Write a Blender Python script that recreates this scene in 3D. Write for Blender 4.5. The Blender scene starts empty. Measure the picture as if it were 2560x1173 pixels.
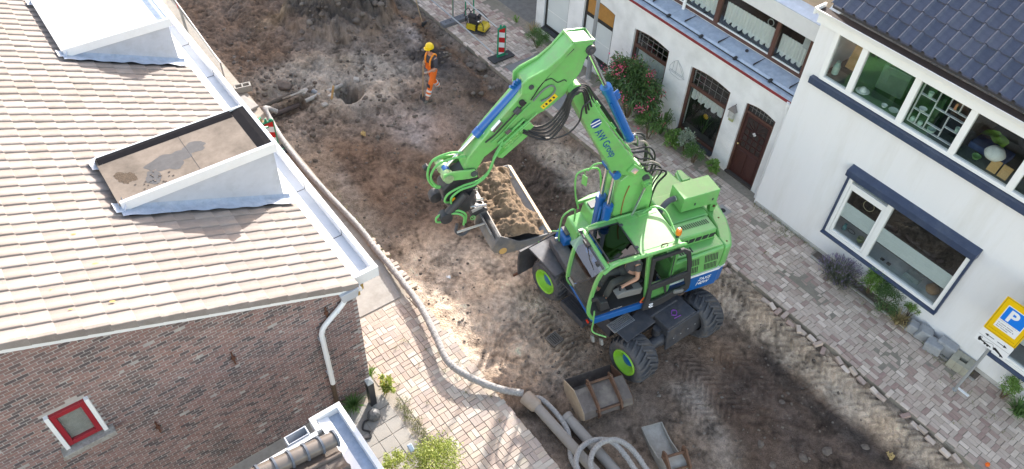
import bpy, bmesh, math, random
import numpy as np
from mathutils import Euler, Matrix, Vector

random.seed(7)
rng = np.random.default_rng(11)
SC = bpy.context.scene
COL = SC.collection
PI = math.pi

# ---------------------------------------------------------------- camera
# drone at 14 m above the pavement; x runs across the street, y along it
cam_d = bpy.data.cameras.new('camera')
cam = bpy.data.objects.new('camera', cam_d)
COL.objects.link(cam)
cam_d.sensor_width = 36.0
cam_d.lens = 36.0 * 1935.0 / 2560.0
cam_d.clip_end = 1500.0
cam.matrix_world = (Matrix.Translation((0, 0, 14.0)) @ Matrix.Rotation(math.radians(-39.302), 4, 'Z')
                    @ Matrix.Rotation(math.radians(43.229), 4, 'X') @ Matrix.Rotation(math.radians(3.45), 4, 'Z'))
SC.camera = cam

# ---------------------------------------------------------------- daylight
SUN_EL = math.radians(23.5)
SUN_AZ = math.atan2(1.04, 1.38)            # direction towards the sun, measured from +x
to_sun = Vector((math.cos(SUN_EL) * math.cos(SUN_AZ), math.cos(SUN_EL) * math.sin(SUN_AZ), math.sin(SUN_EL)))
world = bpy.data.worlds.new('World')
SC.world = world
world.use_nodes = True
wn = world.node_tree.nodes
wl = world.node_tree.links
wn.clear()
sky = wn.new('ShaderNodeTexSky')
sky.sky_type = 'NISHITA'
sky.sun_disc = False
sky.sun_elevation = SUN_EL
sky.sun_rotation = math.radians(90) - SUN_AZ
sky.air_density = 1.0
sky.dust_density = 1.0
sky.ozone_density = 0.25
bg = wn.new('ShaderNodeBackground')
bg.inputs['Strength'].default_value = 0.15
wo = wn.new('ShaderNodeOutputWorld')
tint = wn.new('ShaderNodeVectorMath')          # even warm white balance over the whole sky
tint.operation = 'MULTIPLY'
tint.inputs[1].default_value = (1.22, 1.0, 0.83)
wl.new(sky.outputs[0], tint.inputs[0])
wl.new(tint.outputs[0], bg.inputs[0])
wl.new(bg.outputs[0], wo.inputs[0])
sun_d = bpy.data.lights.new('sun', 'SUN')
sun_d.energy = 2.6
sun_d.angle = math.radians(0.5)
sun_d.color = (1.0, 0.96, 0.90)
sun = bpy.data.objects.new('sun', sun_d)
COL.objects.link(sun)
sun.rotation_euler = (-to_sun).to_track_quat('-Z', 'Y').to_euler()
sun.location = (40, 40, 40)
SC.view_settings.view_transform = 'Standard'
SC.view_settings.look = 'None'
SC.view_settings.gamma = 1.0
SC.view_settings.use_curve_mapping = False
SC.view_settings.exposure = 2.02

# ---------------------------------------------------------------- helpers
WM = {}                                     # world matrix of every parent


def link(o, parent=None):
    COL.objects.link(o)
    if parent is not None:
        o.parent = parent
    WM[o.name] = (WM[parent.name] if parent is not None else Matrix()) @ Matrix.LocRotScale(o.location, o.rotation_euler, o.scale)
    return o


def tag(o, label, cat, group=None, kind=None):
    if label:
        o['label'] = label
    if cat:
        o['category'] = cat
    if group:
        o['group'] = group
    if kind:
        o['kind'] = kind
    return o


def thing(name, label, cat, loc=(0, 0, 0), rotz=0.0, group=None):
    o = bpy.data.objects.new(name, None)
    o.empty_display_size = 0.1
    o.location = loc
    o.rotation_euler = (0, 0, rotz)
    link(o)
    return tag(o, label, cat, group)


def copy_tree(o, parent=None, loc=None, rotz=None, label=None):
    c = o.copy()
    if loc is not None:
        c.location = loc
    if rotz is not None:
        c.rotation_euler = (0, 0, rotz)
    link(c, parent)
    if label:
        c['label'] = label
    for ch in list(o.children):
        copy_tree(ch, c)
    return c


class MB:
    """collects shapes for ONE mesh object"""

    def __init__(self):
        self.v = []
        self.f = []
        self.m = []

    def add(self, vs, fs, mi=0):
        b = len(self.v)
        self.v.extend([tuple(p) for p in vs])
        for f in fs:
            self.f.append(tuple(b + i for i in f))
            self.m.append(mi)
        return self

    def box(self, x0, x1, y0, y1, z0, z1, mi=0):
        vs = [(x0, y0, z0), (x1, y0, z0), (x1, y1, z0), (x0, y1, z0), (x0, y0, z1), (x1, y0, z1), (x1, y1, z1), (x0, y1, z1)]
        return self.add(vs, [(0, 3, 2, 1), (4, 5, 6, 7), (0, 1, 5, 4), (1, 2, 6, 5), (2, 3, 7, 6), (3, 0, 4, 7)], mi)

    def obox(self, c, s, rot=None, mi=0):
        """box of size s centred on c, turned by the matrix rot"""
        hx, hy, hz = s[0] / 2, s[1] / 2, s[2] / 2
        rot = rot or Matrix()
        vs = []
        for p in [(-hx, -hy, -hz), (hx, -hy, -hz), (hx, hy, -hz), (-hx, hy, -hz), (-hx, -hy, hz), (hx, -hy, hz), (hx, hy, hz), (-hx, hy, hz)]:
            vs.append(Vector(c) + rot.to_3x3() @ Vector(p))
        return self.add(vs, [(0, 3, 2, 1), (4, 5, 6, 7), (0, 1, 5, 4), (1, 2, 6, 5), (2, 3, 7, 6), (3, 0, 4, 7)], mi)

    def prism(self, poly, axis, a, b, mi=0):
        """poly of 2d points extruded along axis from a to b; axis x: (y,z), y: (x,z), z: (x,y)"""
        n = len(poly)

        def P(p, t):
            return {'x': (t, p[0], p[1]), 'y': (p[0], t, p[1]), 'z': (p[0], p[1], t)}[axis]
        vs = [P(p, a) for p in poly] + [P(p, b) for p in poly]
        fs = [tuple(range(n))[::-1], tuple(range(n, 2 * n))]
        fs += [(i, (i + 1) % n, n + (i + 1) % n, n + i) for i in range(n)]
        return self.add(vs, fs, mi)

    def loft(self, rings, closed=True, caps=True, mi=0):
        n = len(rings[0])
        vs = [p for r in rings for p in r]
        fs = []
        for k in range(len(rings) - 1):
            for i in range(n if closed else n - 1):
                j = (i + 1) % n
                fs.append((k * n + i, k * n + j, (k + 1) * n + j, (k + 1) * n + i))
        if caps and closed:
            fs.append(tuple(range(n))[::-1])
            fs.append(tuple((len(rings) - 1) * n + i for i in range(n)))
        return self.add(vs, fs, mi)

    def tube(self, path, r, n=8, mi=0, caps=True, jit=0.0):
        path = [Vector(p) for p in path]
        rings = []
        up = Vector((0.03, 0.05, 1.0))
        prev = None
        for i, p in enumerate(path):
            d = (path[min(i + 1, len(path) - 1)] - path[max(i - 1, 0)])
            if d.length < 1e-9:
                d = Vector((0, 0, 1))
            d.normalize()
            if prev is None:
                s = d.cross(up)
                if s.length < 0.1:
                    s = d.cross(Vector((1, 0.1, 0)))
            else:
                s = prev - d * prev.dot(d)
            s.normalize()
            prev = s
            t = d.cross(s)
            rr = r[i] if isinstance(r, (list, tuple)) else r
            rings.append([p + (s * math.cos(2 * PI * k / n) + t * math.sin(2 * PI * k / n)) * (rr + (random.gauss(0, jit) if jit else 0.0)) for k in range(n)])
        return self.loft(rings, True, caps, mi)

    def cyl(self, p0, p1, r0, r1=None, n=12, mi=0):
        return self.tube([p0, p1], [r0, r0 if r1 is None else r1], n, mi)

    def lathe(self, prof, c=(0, 0, 0), axis='z', n=20, mi=0, caps=True):
        """prof: (radius, height) pairs turned round an axis through c"""
        rings = []
        for r, h in prof:
            ring = []
            for k in range(n):
                a = 2 * PI * k / n
                p = (r * math.cos(a), r * math.sin(a), h)
                if axis == 'x':
                    p = (h, p[0], p[1])
                elif axis == 'y':
                    p = (p[1], h, p[0])
                ring.append((p[0] + c[0], p[1] + c[1], p[2] + c[2]))
            rings.append(ring)
        return self.loft(rings, True, caps, mi)

    def build(self, name, mat, parent=None, world=False, smooth=False, bevel=0.0, seg=2, kind=None, angle=40, sub=0):
        me = bpy.data.meshes.new(name)
        vs = self.v
        if world and parent is not None:
            inv = WM[parent.name].inverted()
            vs = [tuple(inv @ Vector(p)) for p in vs]
        me.from_pydata(vs, [], self.f)
        mats = mat if isinstance(mat, (list, tuple)) else [mat]
        for mm in mats:
            me.materials.append(mm)
        if len(mats) > 1:
            me.polygons.foreach_set('material_index', self.m)
        bm = bmesh.new()
        bm.from_mesh(me)
        bmesh.ops.recalc_face_normals(bm, faces=bm.faces)
        bm.to_mesh(me)
        bm.free()
        o = bpy.data.objects.new(name, me)
        link(o, parent)
        if bevel > 0:
            b = o.modifiers.new('bevel', 'BEVEL')
            b.width = bevel
            b.segments = seg
            b.limit_method = 'ANGLE'
            b.angle_limit = math.radians(angle)
            b.harden_normals = False
        if sub:
            s = o.modifiers.new('sub', 'SUBSURF')
            s.levels = sub
            s.render_levels = sub
        if smooth:
            me.shade_smooth()
            if bevel > 0 or smooth == 'auto':
                me.set_sharp_from_angle(angle=math.radians(angle))
        if kind:
            o['kind'] = kind
        return o


def spline(pts, n=8):
    """Catmull-Rom curve through the points"""
    P = [Vector(p) for p in pts]
    P = [P[0] * 2 - P[1]] + P + [P[-1] * 2 - P[-2]]
    out = []
    for i in range(1, len(P) - 2):
        for k in range(n):
            t = k / n
            a, b, c, d = P[i - 1], P[i], P[i + 1], P[i + 2]
            out.append(0.5 * ((2 * b) + (c - a) * t + (2 * a - 5 * b + 4 * c - d) * t * t + (3 * b - a - 3 * c + d) * t ** 3))
    out.append(P[-2])
    return out


# ---------------------------------------------------------------- materials
MATS = {}


def mat(name, col, rough=0.6, metal=0.0, var=0.12, scale=6.0, bump=0.0, bscale=60.0, dirt=None, dirt_amt=0.0, dscale=2.5, palette=None, spec=0.5, coat=0.0, streak=False):
    """procedural paint/stone/metal: noise tone, optional dirt blotches, optional per-piece palette"""
    if name in MATS:
        return MATS[name]
    m = bpy.data.materials.new(name)
    m.use_nodes = True
    nt = m.node_tree
    N, L = nt.nodes, nt.links
    b = N['Principled BSDF']
    b.inputs['Roughness'].default_value = rough
    b.inputs['Metallic'].default_value = metal
    b.inputs['Specular IOR Level'].default_value = spec
    b.inputs['Coat Weight'].default_value = coat
    b.inputs['Coat Roughness'].default_value = 0.12
    tc = N.new('ShaderNodeTexCoord')
    n1 = N.new('ShaderNodeTexNoise')
    n1.inputs['Scale'].default_value = scale
    n1.inputs['Detail'].default_value = 6
    n1.inputs['Roughness'].default_value = 0.65
    src = tc.outputs['Object']
    if streak:
        mp = N.new('ShaderNodeMapping')
        mp.inputs['Scale'].default_value = (1, 1, 0.15)
        L.new(src, mp.inputs[0])
        src = mp.outputs[0]
    L.new(src, n1.inputs['Vector'])
    hsv = N.new('ShaderNodeHueSaturation')
    mr = N.new('ShaderNodeMapRange')
    mr.inputs['From Min'].default_value = 0.25
    mr.inputs['From Max'].default_value = 0.75
    mr.inputs['To Min'].default_value = 1 - var
    mr.inputs['To Max'].default_value = 1 + var
    L.new(n1.outputs['Fac'], mr.inputs['Value'])
    L.new(mr.outputs[0], hsv.inputs['Value'])
    if palette:
        oi = N.new('ShaderNodeObjectInfo')
        ge = N.new('ShaderNodeNewGeometry')
        ad = N.new('ShaderNodeMath')
        ad.operation = 'ADD'
        L.new(oi.outputs['Random'], ad.inputs[0])
        L.new(ge.outputs['Random Per Island'], ad.inputs[1])
        fr = N.new('ShaderNodeMath')
        fr.operation = 'FRACT'
        L.new(ad.outputs[0], fr.inputs[0])
        cr = N.new('ShaderNodeValToRGB')
        cr.color_ramp.interpolation = 'CONSTANT'
        els = cr.color_ramp.elements
        for i, c in enumerate(palette):
            if i < 2:
                e = els[i]
                e.position = i / len(palette)
            else:
                e = els.new(i / len(palette))
            e.color = (*c, 1)
        L.new(fr.outputs[0], cr.inputs[0])
        L.new(cr.outputs[0], hsv.inputs['Color'])
    else:
        hsv.inputs['Color'].default_value = (*col, 1)
    out = hsv.outputs[0]
    if dirt is not None:
        n2 = N.new('ShaderNodeTexNoise')
        n2.inputs['Scale'].default_value = dscale
        n2.inputs['Detail'].default_value = 8
        n2.inputs['Roughness'].default_value = 0.7
        L.new(src, n2.inputs['Vector'])
        r2 = N.new('ShaderNodeMapRange')
        r2.inputs['From Min'].default_value = 0.48
        r2.inputs['From Max'].default_value = 0.72
        r2.inputs['To Min'].default_value = 0.0
        r2.inputs['To Max'].default_value = dirt_amt
        L.new(n2.outputs['Fac'], r2.inputs['Value'])
        mx = N.new('ShaderNodeMix')
        mx.data_type = 'RGBA'
        mx.inputs[7].default_value = (*dirt, 1)
        L.new(r2.outputs[0], mx.inputs[0])
        L.new(out, mx.inputs[6])
        out = mx.outputs[2]
    L.new(out, b.inputs['Base Color'])
    if bump > 0:
        n3 = N.new('ShaderNodeTexNoise')
        n3.inputs['Scale'].default_value = bscale
        n3.inputs['Detail'].default_value = 5
        L.new(tc.outputs['Object'], n3.inputs['Vector'])
        bp = N.new('ShaderNodeBump')
        bp.inputs['Strength'].default_value = bump
        bp.inputs['Distance'].default_value = 0.02
        L.new(n3.outputs['Fac'], bp.inputs['Height'])
        L.new(bp.outputs[0], b.inputs['Normal'])
    MATS[name] = m
    return m


def glass_mat(name, tint=(0.92, 0.95, 0.945), refl=0.08, trans=1.0):
    """thin window pane: mostly see-through, mirror at grazing angles"""
    m = bpy.data.materials.new(name)
    m.use_nodes = True
    nt = m.node_tree
    N, L = nt.nodes, nt.links
    N.clear()
    o = N.new('ShaderNodeOutputMaterial')
    t = N.new('ShaderNodeBsdfTransparent')
    t.inputs[0].default_value = (*tint, 1)
    g = N.new('ShaderNodeBsdfGlossy')
    g.inputs['Roughness'].default_value = 0.02
    lw = N.new('ShaderNodeLayerWeight')
    lw.inputs['Blend'].default_value = 0.5
    pw = N.new('ShaderNodeMath')
    pw.operation = 'POWER'
    pw.inputs[1].default_value = 4.0
    L.new(lw.outputs['Facing'], pw.inputs[0])
    ad = N.new('ShaderNodeMath')
    ad.operation = 'MULTIPLY_ADD'
    ad.inputs[1].default_value = 0.8
    ad.inputs[2].default_value = refl
    ad.use_clamp = True
    L.new(pw.outputs[0], ad.inputs[0])
    mx = N.new('ShaderNodeMixShader')
    L.new(ad.outputs[0], mx.inputs[0])
    L.new(t.outputs[0], mx.inputs[1])
    L.new(g.outputs[0], mx.inputs[2])
    L.new(mx.outputs[0], o.inputs[0])
    MATS[name] = m
    return m


def frost_mat(name, col=(0.75, 0.8, 0.8), alpha=0.75):
    m = bpy.data.materials.new(name)
    m.use_nodes = True
    nt = m.node_tree
    N, L = nt.nodes, nt.links
    N.clear()
    o = N.new('ShaderNodeOutputMaterial')
    t = N.new('ShaderNodeBsdfTransparent')
    d = N.new('ShaderNodeBsdfDiffuse')
    d.inputs[0].default_value = (*col, 1)
    mx = N.new('ShaderNodeMixShader')
    mx.inputs[0].default_value = alpha
    L.new(t.outputs[0], mx.inputs[1])
    L.new(d.outputs[0], mx.inputs[2])
    L.new(mx.outputs[0], o.inputs[0])
    return m


def leaf_mat(name, cols, rough=0.55, trans=0.25):
    m = bpy.data.materials.new(name)
    m.use_nodes = True
    nt = m.node_tree
    N, L = nt.nodes, nt.links
    b = N['Principled BSDF']
    b.inputs['Roughness'].default_value = rough
    ge = N.new('ShaderNodeNewGeometry')
    cr = N.new('ShaderNodeValToRGB')
    els = cr.color_ramp.elements
    for i, c in enumerate(cols):
        e = els[i] if i < 2 else els.new(i / (len(cols) - 1))
        e.position = i / max(1, len(cols) - 1)
        e.color = (*c, 1)
    L.new(ge.outputs['Random Per Island'], cr.inputs[0])
    L.new(cr.outputs[0], b.inputs['Base Color'])
    tr = N.new('ShaderNodeBsdfTranslucent')
    L.new(cr.outputs[0], tr.inputs[0])
    mx = N.new('ShaderNodeMixShader')
    mx.inputs[0].default_value = trans
    L.new(b.outputs[0], mx.inputs[1])
    L.new(tr.outputs[0], mx.inputs[2])
    L.new(mx.outputs[0], N['Material Output'].inputs[0])
    return m


# ---------------------------------------------------------------- noise for terrain
def _hash(ix, iy, s):
    h = (ix.astype(np.int64) * 374761393 + iy.astype(np.int64) * 668265263 + s * 974634777) & 0x7fffffff
    h = ((h ^ (h >> 13)) * 1274126177) & 0x7fffffff
    return ((h ^ (h >> 16)) & 0xffff) / 65535.0


def vnoise(x, y, s=0):
    ix = np.floor(x)
    iy = np.floor(y)
    fx = x - ix
    fy = y - iy
    fx = fx * fx * (3 - 2 * fx)
    fy = fy * fy * (3 - 2 * fy)
    a = _hash(ix, iy, s)
    b = _hash(ix + 1, iy, s)
    c = _hash(ix, iy + 1, s)
    d = _hash(ix + 1, iy + 1, s)
    return (a * (1 - fx) + b * fx) * (1 - fy) + (c * (1 - fx) + d * fx) * fy


def fbm(x, y, oct=5, s=0, gain=0.5):
    t = np.zeros_like(x)
    a = 1.0
    n = 0.0
    for k in range(oct):
        t += a * vnoise(x * 2 ** k + 13.7 * k, y * 2 ** k + 5.1 * k, s + k)
        n += a
        a *= gain
    return t / n


def sstep(a, b, x):
    t = np.clip((x - a) / (b - a), 0, 1)
    return t * t * (3 - 2 * t)
# ================================================================ materials used widely
m_mortar = mat('mortar', (0.40, 0.37, 0.345), 0.9, var=0.2, scale=9, bump=0.3, bscale=150)
m_brick = mat('brick', (0.305, 0.156, 0.127), 0.85, var=0.22, scale=14, bump=0.35, bscale=110,
              palette=[(0.228, 0.143, 0.127), (0.275, 0.163, 0.144), (0.190, 0.128, 0.119), (0.305, 0.187, 0.162), (0.252, 0.152, 0.135),
                       (0.146, 0.107, 0.102), (0.290, 0.180, 0.159), (0.108, 0.086, 0.086), (0.268, 0.156, 0.133), (0.228, 0.149, 0.137)],
              dirt=(0.084, 0.076, 0.071), dirt_amt=0.7, dscale=0.9)
m_brick_yellow = mat('yellow_brick', (0.42, 0.27, 0.08), 0.8, var=0.25, scale=12, bump=0.3)
m_white_paint = mat('white_paint', (0.80, 0.80, 0.79), 0.45, var=0.03, scale=3, dirt=(0.5, 0.48, 0.44), dirt_amt=0.25, dscale=3)
m_zinc = mat('zinc', (0.52, 0.55, 0.60), 0.55, 0.35, var=0.12, scale=4, dirt=(0.32, 0.34, 0.36), dirt_amt=0.5, dscale=2)
m_lead = mat('lead_flashing', (0.34, 0.40, 0.50), 0.6, 0.1, var=0.18, scale=7, bump=0.4, bscale=12, dirt=(0.55, 0.6, 0.66), dirt_amt=0.5, dscale=5)
m_bitumen = mat('bitumen', (0.045, 0.042, 0.045), 0.8, var=0.3, scale=8, bump=0.3, bscale=80)
m_paver_left = mat('pale_paver', (0.473, 0.394, 0.326), 0.9, var=0.12, scale=10, bump=0.25, bscale=120,
                   palette=[(0.450, 0.377, 0.315), (0.495, 0.417, 0.338), (0.439, 0.349, 0.293), (0.517, 0.461, 0.394), (0.461, 0.372, 0.310), (0.405, 0.338, 0.298), (0.483, 0.394, 0.338), (0.540, 0.483, 0.417)],
                   dirt=(0.304, 0.248, 0.192), dirt_amt=0.5, dscale=1.2)
m_paver_right = mat('grey_paver', (0.641, 0.529, 0.450), 0.9, var=0.14, scale=12, bump=0.25, bscale=120,
                    palette=[(0.501, 0.410, 0.344), (0.557, 0.456, 0.385), (0.439, 0.333, 0.283), (0.483, 0.393, 0.329), (0.625, 0.520, 0.441), (0.351, 0.240, 0.207), (0.511, 0.412, 0.348), (0.469, 0.381, 0.315), (0.374, 0.267, 0.227), (0.534, 0.434, 0.364), (0.687, 0.575, 0.490), (0.483, 0.378, 0.316)],
                    dirt=(0.422, 0.343, 0.264), dirt_amt=0.6, dscale=0.9)
m_concrete = mat('concrete', (0.36, 0.34, 0.31), 0.9, var=0.14, scale=5, bump=0.25, bscale=90, dirt=(0.2, 0.18, 0.15), dirt_amt=0.5, dscale=2)
m_sandbed = mat('joint_sand', (0.27, 0.235, 0.19), 0.95, var=0.25, scale=12, bump=0.3, bscale=120, dirt=(0.10, 0.11, 0.06), dirt_amt=0.5, dscale=1.5)
m_stone = mat('field_stone', (0.135, 0.110, 0.092), 0.95, var=0.35, scale=9, bump=0.5, bscale=40)

# ================================================================ ground
g = MB()
g.add([(-250, -250, -1.4), (250, -250, -1.4), (250, 250, -1.4), (-250, 250, -1.4)], [(0, 1, 2, 3)])
gs = g.build('ground', mat('soil', (0.14, 0.11, 0.085), 0.95, var=0.3, scale=3, bump=0.4, bscale=20))
gs['kind'] = 'structure'

# dug-up street: one height field with its own soil colours
xs = np.arange(5.20, 12.30, 0.03)
ys = np.concatenate([np.arange(-1.6, 13.0, 0.03), np.arange(13.0, 27.5, 0.045)])
X, Y = np.meshgrid(xs, ys)
wx = X + (fbm(X * 0.9, Y * 0.9, 4, 3) - 0.5) * 1.1
wy = Y + (fbm(X * 0.9, Y * 0.9, 4, 9) - 0.5) * 1.4
n_lo = fbm(X * 0.55, Y * 0.55, 4, 21) - 0.5
n_md = fbm(X * 2.2, Y * 2.2, 5, 31) - 0.5
n_hi = fbm(X * 9, Y * 9, 3, 41) - 0.5


def blob(cx, cy, rx, ry, soft=0.5, ang=0.0):
    c, s = math.cos(ang), math.sin(ang)
    dx, dy = wx - cx, wy - cy
    u, v = (dx * c + dy * s) / rx, (-dx * s + dy * c) / ry
    return 1 - sstep(1 - soft, 1 + soft, np.sqrt(u * u + v * v))


rough = 0.26 + 0.85 * sstep(15.6, 16.6, wy) + 0.18 * blob(6.6, 8.6, 1.4, 2.6)
rid = np.abs(fbm(X * 1.6 + 7, Y * 1.6, 5, 141, 0.6) - 0.5) * 2
rid2 = np.abs(fbm(X * 4.0 + 3, Y * 4.0, 4, 151, 0.6) - 0.5) * 2
Z = -0.19 + 0.14 * n_lo + rough * (0.13 * n_md + 0.05 * n_hi + 0.16 * (rid - 0.2) + 0.07 * (rid2 - 0.2))
# the scraped lower level below a step across the street
stepline = Y - (17.0 - 0.25 * (X - 5.6)) + (fbm(X * 1.5, Y * 0.3, 3, 51) - 0.5) * 0.5
Z += 0.10 * sstep(-0.08, 0.14, stepline) * sstep(6.4, 7.4, X)
# dug hollow in the middle, spoil towards its rim
hol = blob(9.4, 11.8, 1.9, 2.2, 0.45)
Z -= 0.16 * hol
Z += 0.07 * blob(7.0, 8.9, 1.3, 1.2, 0.5) * (0.5 + n_md)
# sandy shoulder along the right pavement
sh = np.exp(-((X - 11.75) / 0.42) ** 2) * sstep(7.4, 6.2, Y)
Z += 0.12 * sh
Z += 0.07 * np.exp(-((X - 10.1) / 1.0) ** 2 - ((Y - 2.2) / 1.6) ** 2)
# edges come up under the pavements
Z = Z * sstep(5.28, 5.75, X) * sstep(12.2, 11.85, X) - 0.13 * (1 - sstep(5.28, 5.75, X)) - 0.13 * (1 - sstep(12.2, 11.85, X))
Z -= 0.10 * np.exp(-((X - 11.75) / 0.22) ** 2) * sstep(9.0, 10.5, Y)
# pit with pipes and the trench towards it
pit = np.exp(-((((X - 7.85) * 0.94 + (Y - 17.65) * 0.34 + 0.45 * n_md) / 0.27) ** 4 + ((-(X - 7.85) * 0.34 + (Y - 17.65) * 0.94 + 0.3 * n_lo) / 0.45) ** 4))
Z -= 0.62 * pit
tr = np.exp(-(((X - 6.1) / 0.75) ** 4 + ((Y - (18.15 + 0.02 * (X - 6))) / 0.26) ** 4))
Z -= 0.34 * tr
tr2 = np.exp(-(((X - 6.3) / 0.8) ** 4 + ((Y - 18.9) / 0.30) ** 4))
Z -= 0.20 * tr2
# spoil heap at the far end
hd = np.sqrt(((wx - 10.0) / 2.1) ** 2 + ((wy - 22.1) / 2.05) ** 2)
heap = np.clip(1 - hd, 0, 1)
cl_ = np.abs(fbm(X * 1.7, Y * 1.7, 5, 131) - 0.5) * 2
Z += 1.25 * heap ** 0.8 + sstep(0, 0.3, heap) * (0.55 * cl_ - 0.1 + n_md * 0.5 + n_hi * 0.22)
Z += 0.25 * np.exp(-((X - 8.6) / 0.7) ** 2 - ((Y - 17.2) / 0.5) ** 2) * (1 - pit)


def chevrons(xc, w, y0, y1, per, amp, slope=0.6, dx=0.0):
    xx = X - xc - dx * (Y - y0)
    m = sstep(w, w * 0.8, np.abs(xx)) * sstep(y0, y0 + 0.3, Y) * sstep(y1, y1 - 0.3, Y)
    ph = (Y + np.abs(xx) * slope) / per
    t = np.abs((ph % 1.0) - 0.5) * 2
    return m * (sstep(0.25, 0.75, t) - 0.6) * amp


for a in [(11.72, 0.30, -1.0, 6.4, 0.17, 0.050, 0.7), (11.30, 0.24, 0.5, 6.3, 0.17, 0.035, 0.7), (9.25, 0.34, 3.2, 5.3, 0.15, 0.04, 0.8), (8.62, 0.22, 3.4, 4.9, 0.15, 0.035, 0.8),
          (7.42, 0.28, 6.3, 8.2, 0.15, 0.085, 0.25), (7.05, 0.25, 5.9, 7.2, 0.16, 0.05, 0.3), (8.4, 0.3, 9.4, 11.5, 0.16, 0.03, 0.7), (10.2, 0.3, 3.2, 5.0, 0.16, 0.035, 0.8),
          (6.9, 0.28, 21.6, 24.4, 0.20, 0.06, 0.1, 0.12), (8.0, 0.28, 22.2, 25, 0.20, 0.05, 0.1, 0.12), (10.6, 0.34, 9.4, 12.5, 0.17, 0.035, 0.7)]:
    Z += chevrons(*a)
for x0, dx, y0, y1 in [(6.6, 0.1, 19.6, 22.5), (7.1, 0.14, 19.8, 22.0), (9.5, -0.03, 12.2, 15.5), (8.9, -0.03, 12.2, 15.2), (10.6, 0.05, 13, 16)]:
    xx = X - x0 - dx * (Y - y0) - 0.1 * (fbm(Y * 0.7, X * 0, 2, 77) - 0.5)
    Z -= 0.035 * np.exp(-(xx / 0.13) ** 2) * sstep(y0, y0 + 0.5, Y) * sstep(y1, y1 - 0.5, Y)

sw = fbm(X * 0.7 + 1.5 * n_lo, Y * 0.7, 3, 171) * 9 + 3 * n_md
Z += 0.022 * np.sin(sw * 6.28) * sstep(0.45, 0.6, fbm(X * 0.6, Y * 0.6, 2, 181))
DARK = np.array([0.062, 0.048, 0.039])
MID = np.array([0.150, 0.118, 0.094])
RED = np.array([0.125, 0.088, 0.064])
SAND = np.array([0.44, 0.36, 0.285])
GREY = np.array([0.225, 0.210, 0.188])
BLACK = np.array([0.026, 0.026, 0.028])
PALE = np.array([0.42, 0.37, 0.34])
Cc = np.ones(X.shape + (3,)) * MID


def paint(mask, c, amt=1.0):
    global Cc
    k = np.clip(mask * amt, 0, 1)[..., None]
    Cc = Cc * (1 - k) + c * k


def zone(pts, soft=0.35):
    """soft mask of a polygon on the warped street plan"""
    px, py = np.array([a for a, b in pts]), np.array([b for a, b in pts])
    d = np.full(X.shape, 1e9)
    ins = np.zeros(X.shape, bool)
    ax, ay = X + (wx - X) * 0.45, Y + (wy - Y) * 0.45
    n = len(pts)
    for k in range(n):
        x0, y0, x1, y1 = px[k], py[k], px[(k + 1) % n], py[(k + 1) % n]
        t = np.clip(((ax - x0) * (x1 - x0) + (ay - y0) * (y1 - y0)) / ((x1 - x0) ** 2 + (y1 - y0) ** 2), 0, 1)
        d = np.minimum(d, np.hypot(ax - x0 - t * (x1 - x0), ay - y0 - t * (y1 - y0)))
        c = ((y0 > ay) != (y1 > ay)) & (ax < (x1 - x0) * (ay - y0) / (y1 - y0 + 1e-12) + x0)
        ins ^= c
    return sstep(-soft, soft, np.where(ins, d, -d))


paint(sstep(15.4, 16.8, wy), GREY, 0.25)
ZI = zone([(5.3, 26.5), (9.39, 23.68), (8.26, 20.84), (5.97, 20.0), (5.3, 21.0)], 0.5)
paint(ZI, RED, 0.75)
ZJ = zone([(5.69, 19.94), (7.55, 19.97), (9.21, 19.41), (10.01, 17.83), (8.9, 16.5), (7.41, 16.9), (5.97, 18.2)], 0.4)
paint(ZJ, np.array([0.27, 0.24, 0.20]), 0.75)
paint(blob(8.9, 17.2, 0.9, 0.6, 0.5), SAND, 0.45)
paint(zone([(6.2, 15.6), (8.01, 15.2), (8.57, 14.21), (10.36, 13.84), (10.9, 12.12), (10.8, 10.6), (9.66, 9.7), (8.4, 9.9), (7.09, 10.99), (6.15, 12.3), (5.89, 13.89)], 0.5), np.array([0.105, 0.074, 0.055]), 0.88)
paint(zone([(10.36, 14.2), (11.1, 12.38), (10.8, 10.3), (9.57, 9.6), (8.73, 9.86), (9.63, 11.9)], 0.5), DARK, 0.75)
paint(blob(7.3, 13.6, 1.0, 1.2, 0.6), RED * 1.25, 0.5)
paint(zone([(8.09, 16.24), (9.3, 16.0), (9.13, 14.67), (8.48, 14.3), (7.92, 15.06)], 0.4), PALE, 0.45)
paint(zone([(8.6, 15.6), (9.6, 15.2), (9.4, 14.0), (8.8, 13.9)], 0.4), np.array([0.28, 0.20, 0.16]), 0.5)
paint(zone([(5.96, 11.61), (6.7, 10.94), (7.59, 10.0), (7.93, 8.83), (7.95, 7.51), (7.31, 6.8), (5.93, 6.9), (5.3, 7.88), (5.3, 9.79), (5.4, 11)], 0.35), SAND, 0.92)
paint(zone([(6.2, 12.0), (7.6, 11.0), (8.4, 9.6), (8.4, 7.6), (7.9, 6.2), (6.2, 6.2), (6.0, 8.0)], 0.5), SAND * 0.85, 0.6)
paint(blob(7.5, 6.7, 0.9, 0.6, 0.5), np.array([0.25, 0.20, 0.15]), 0.7)
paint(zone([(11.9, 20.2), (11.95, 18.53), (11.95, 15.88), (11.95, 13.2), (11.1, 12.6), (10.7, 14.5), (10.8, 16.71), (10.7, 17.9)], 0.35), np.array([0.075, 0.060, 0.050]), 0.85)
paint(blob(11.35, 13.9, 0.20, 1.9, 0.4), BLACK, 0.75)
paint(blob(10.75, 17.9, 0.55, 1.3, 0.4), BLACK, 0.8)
paint(np.exp(-((wx - 11.55) / 0.20) ** 2) * sstep(12.0, 13.0, Y), np.array([0.155, 0.10, 0.066]), 0.75)
paint(blob(11.10, 19.25, 0.22, 0.50, 0.4), PALE, 0.6)
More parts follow.
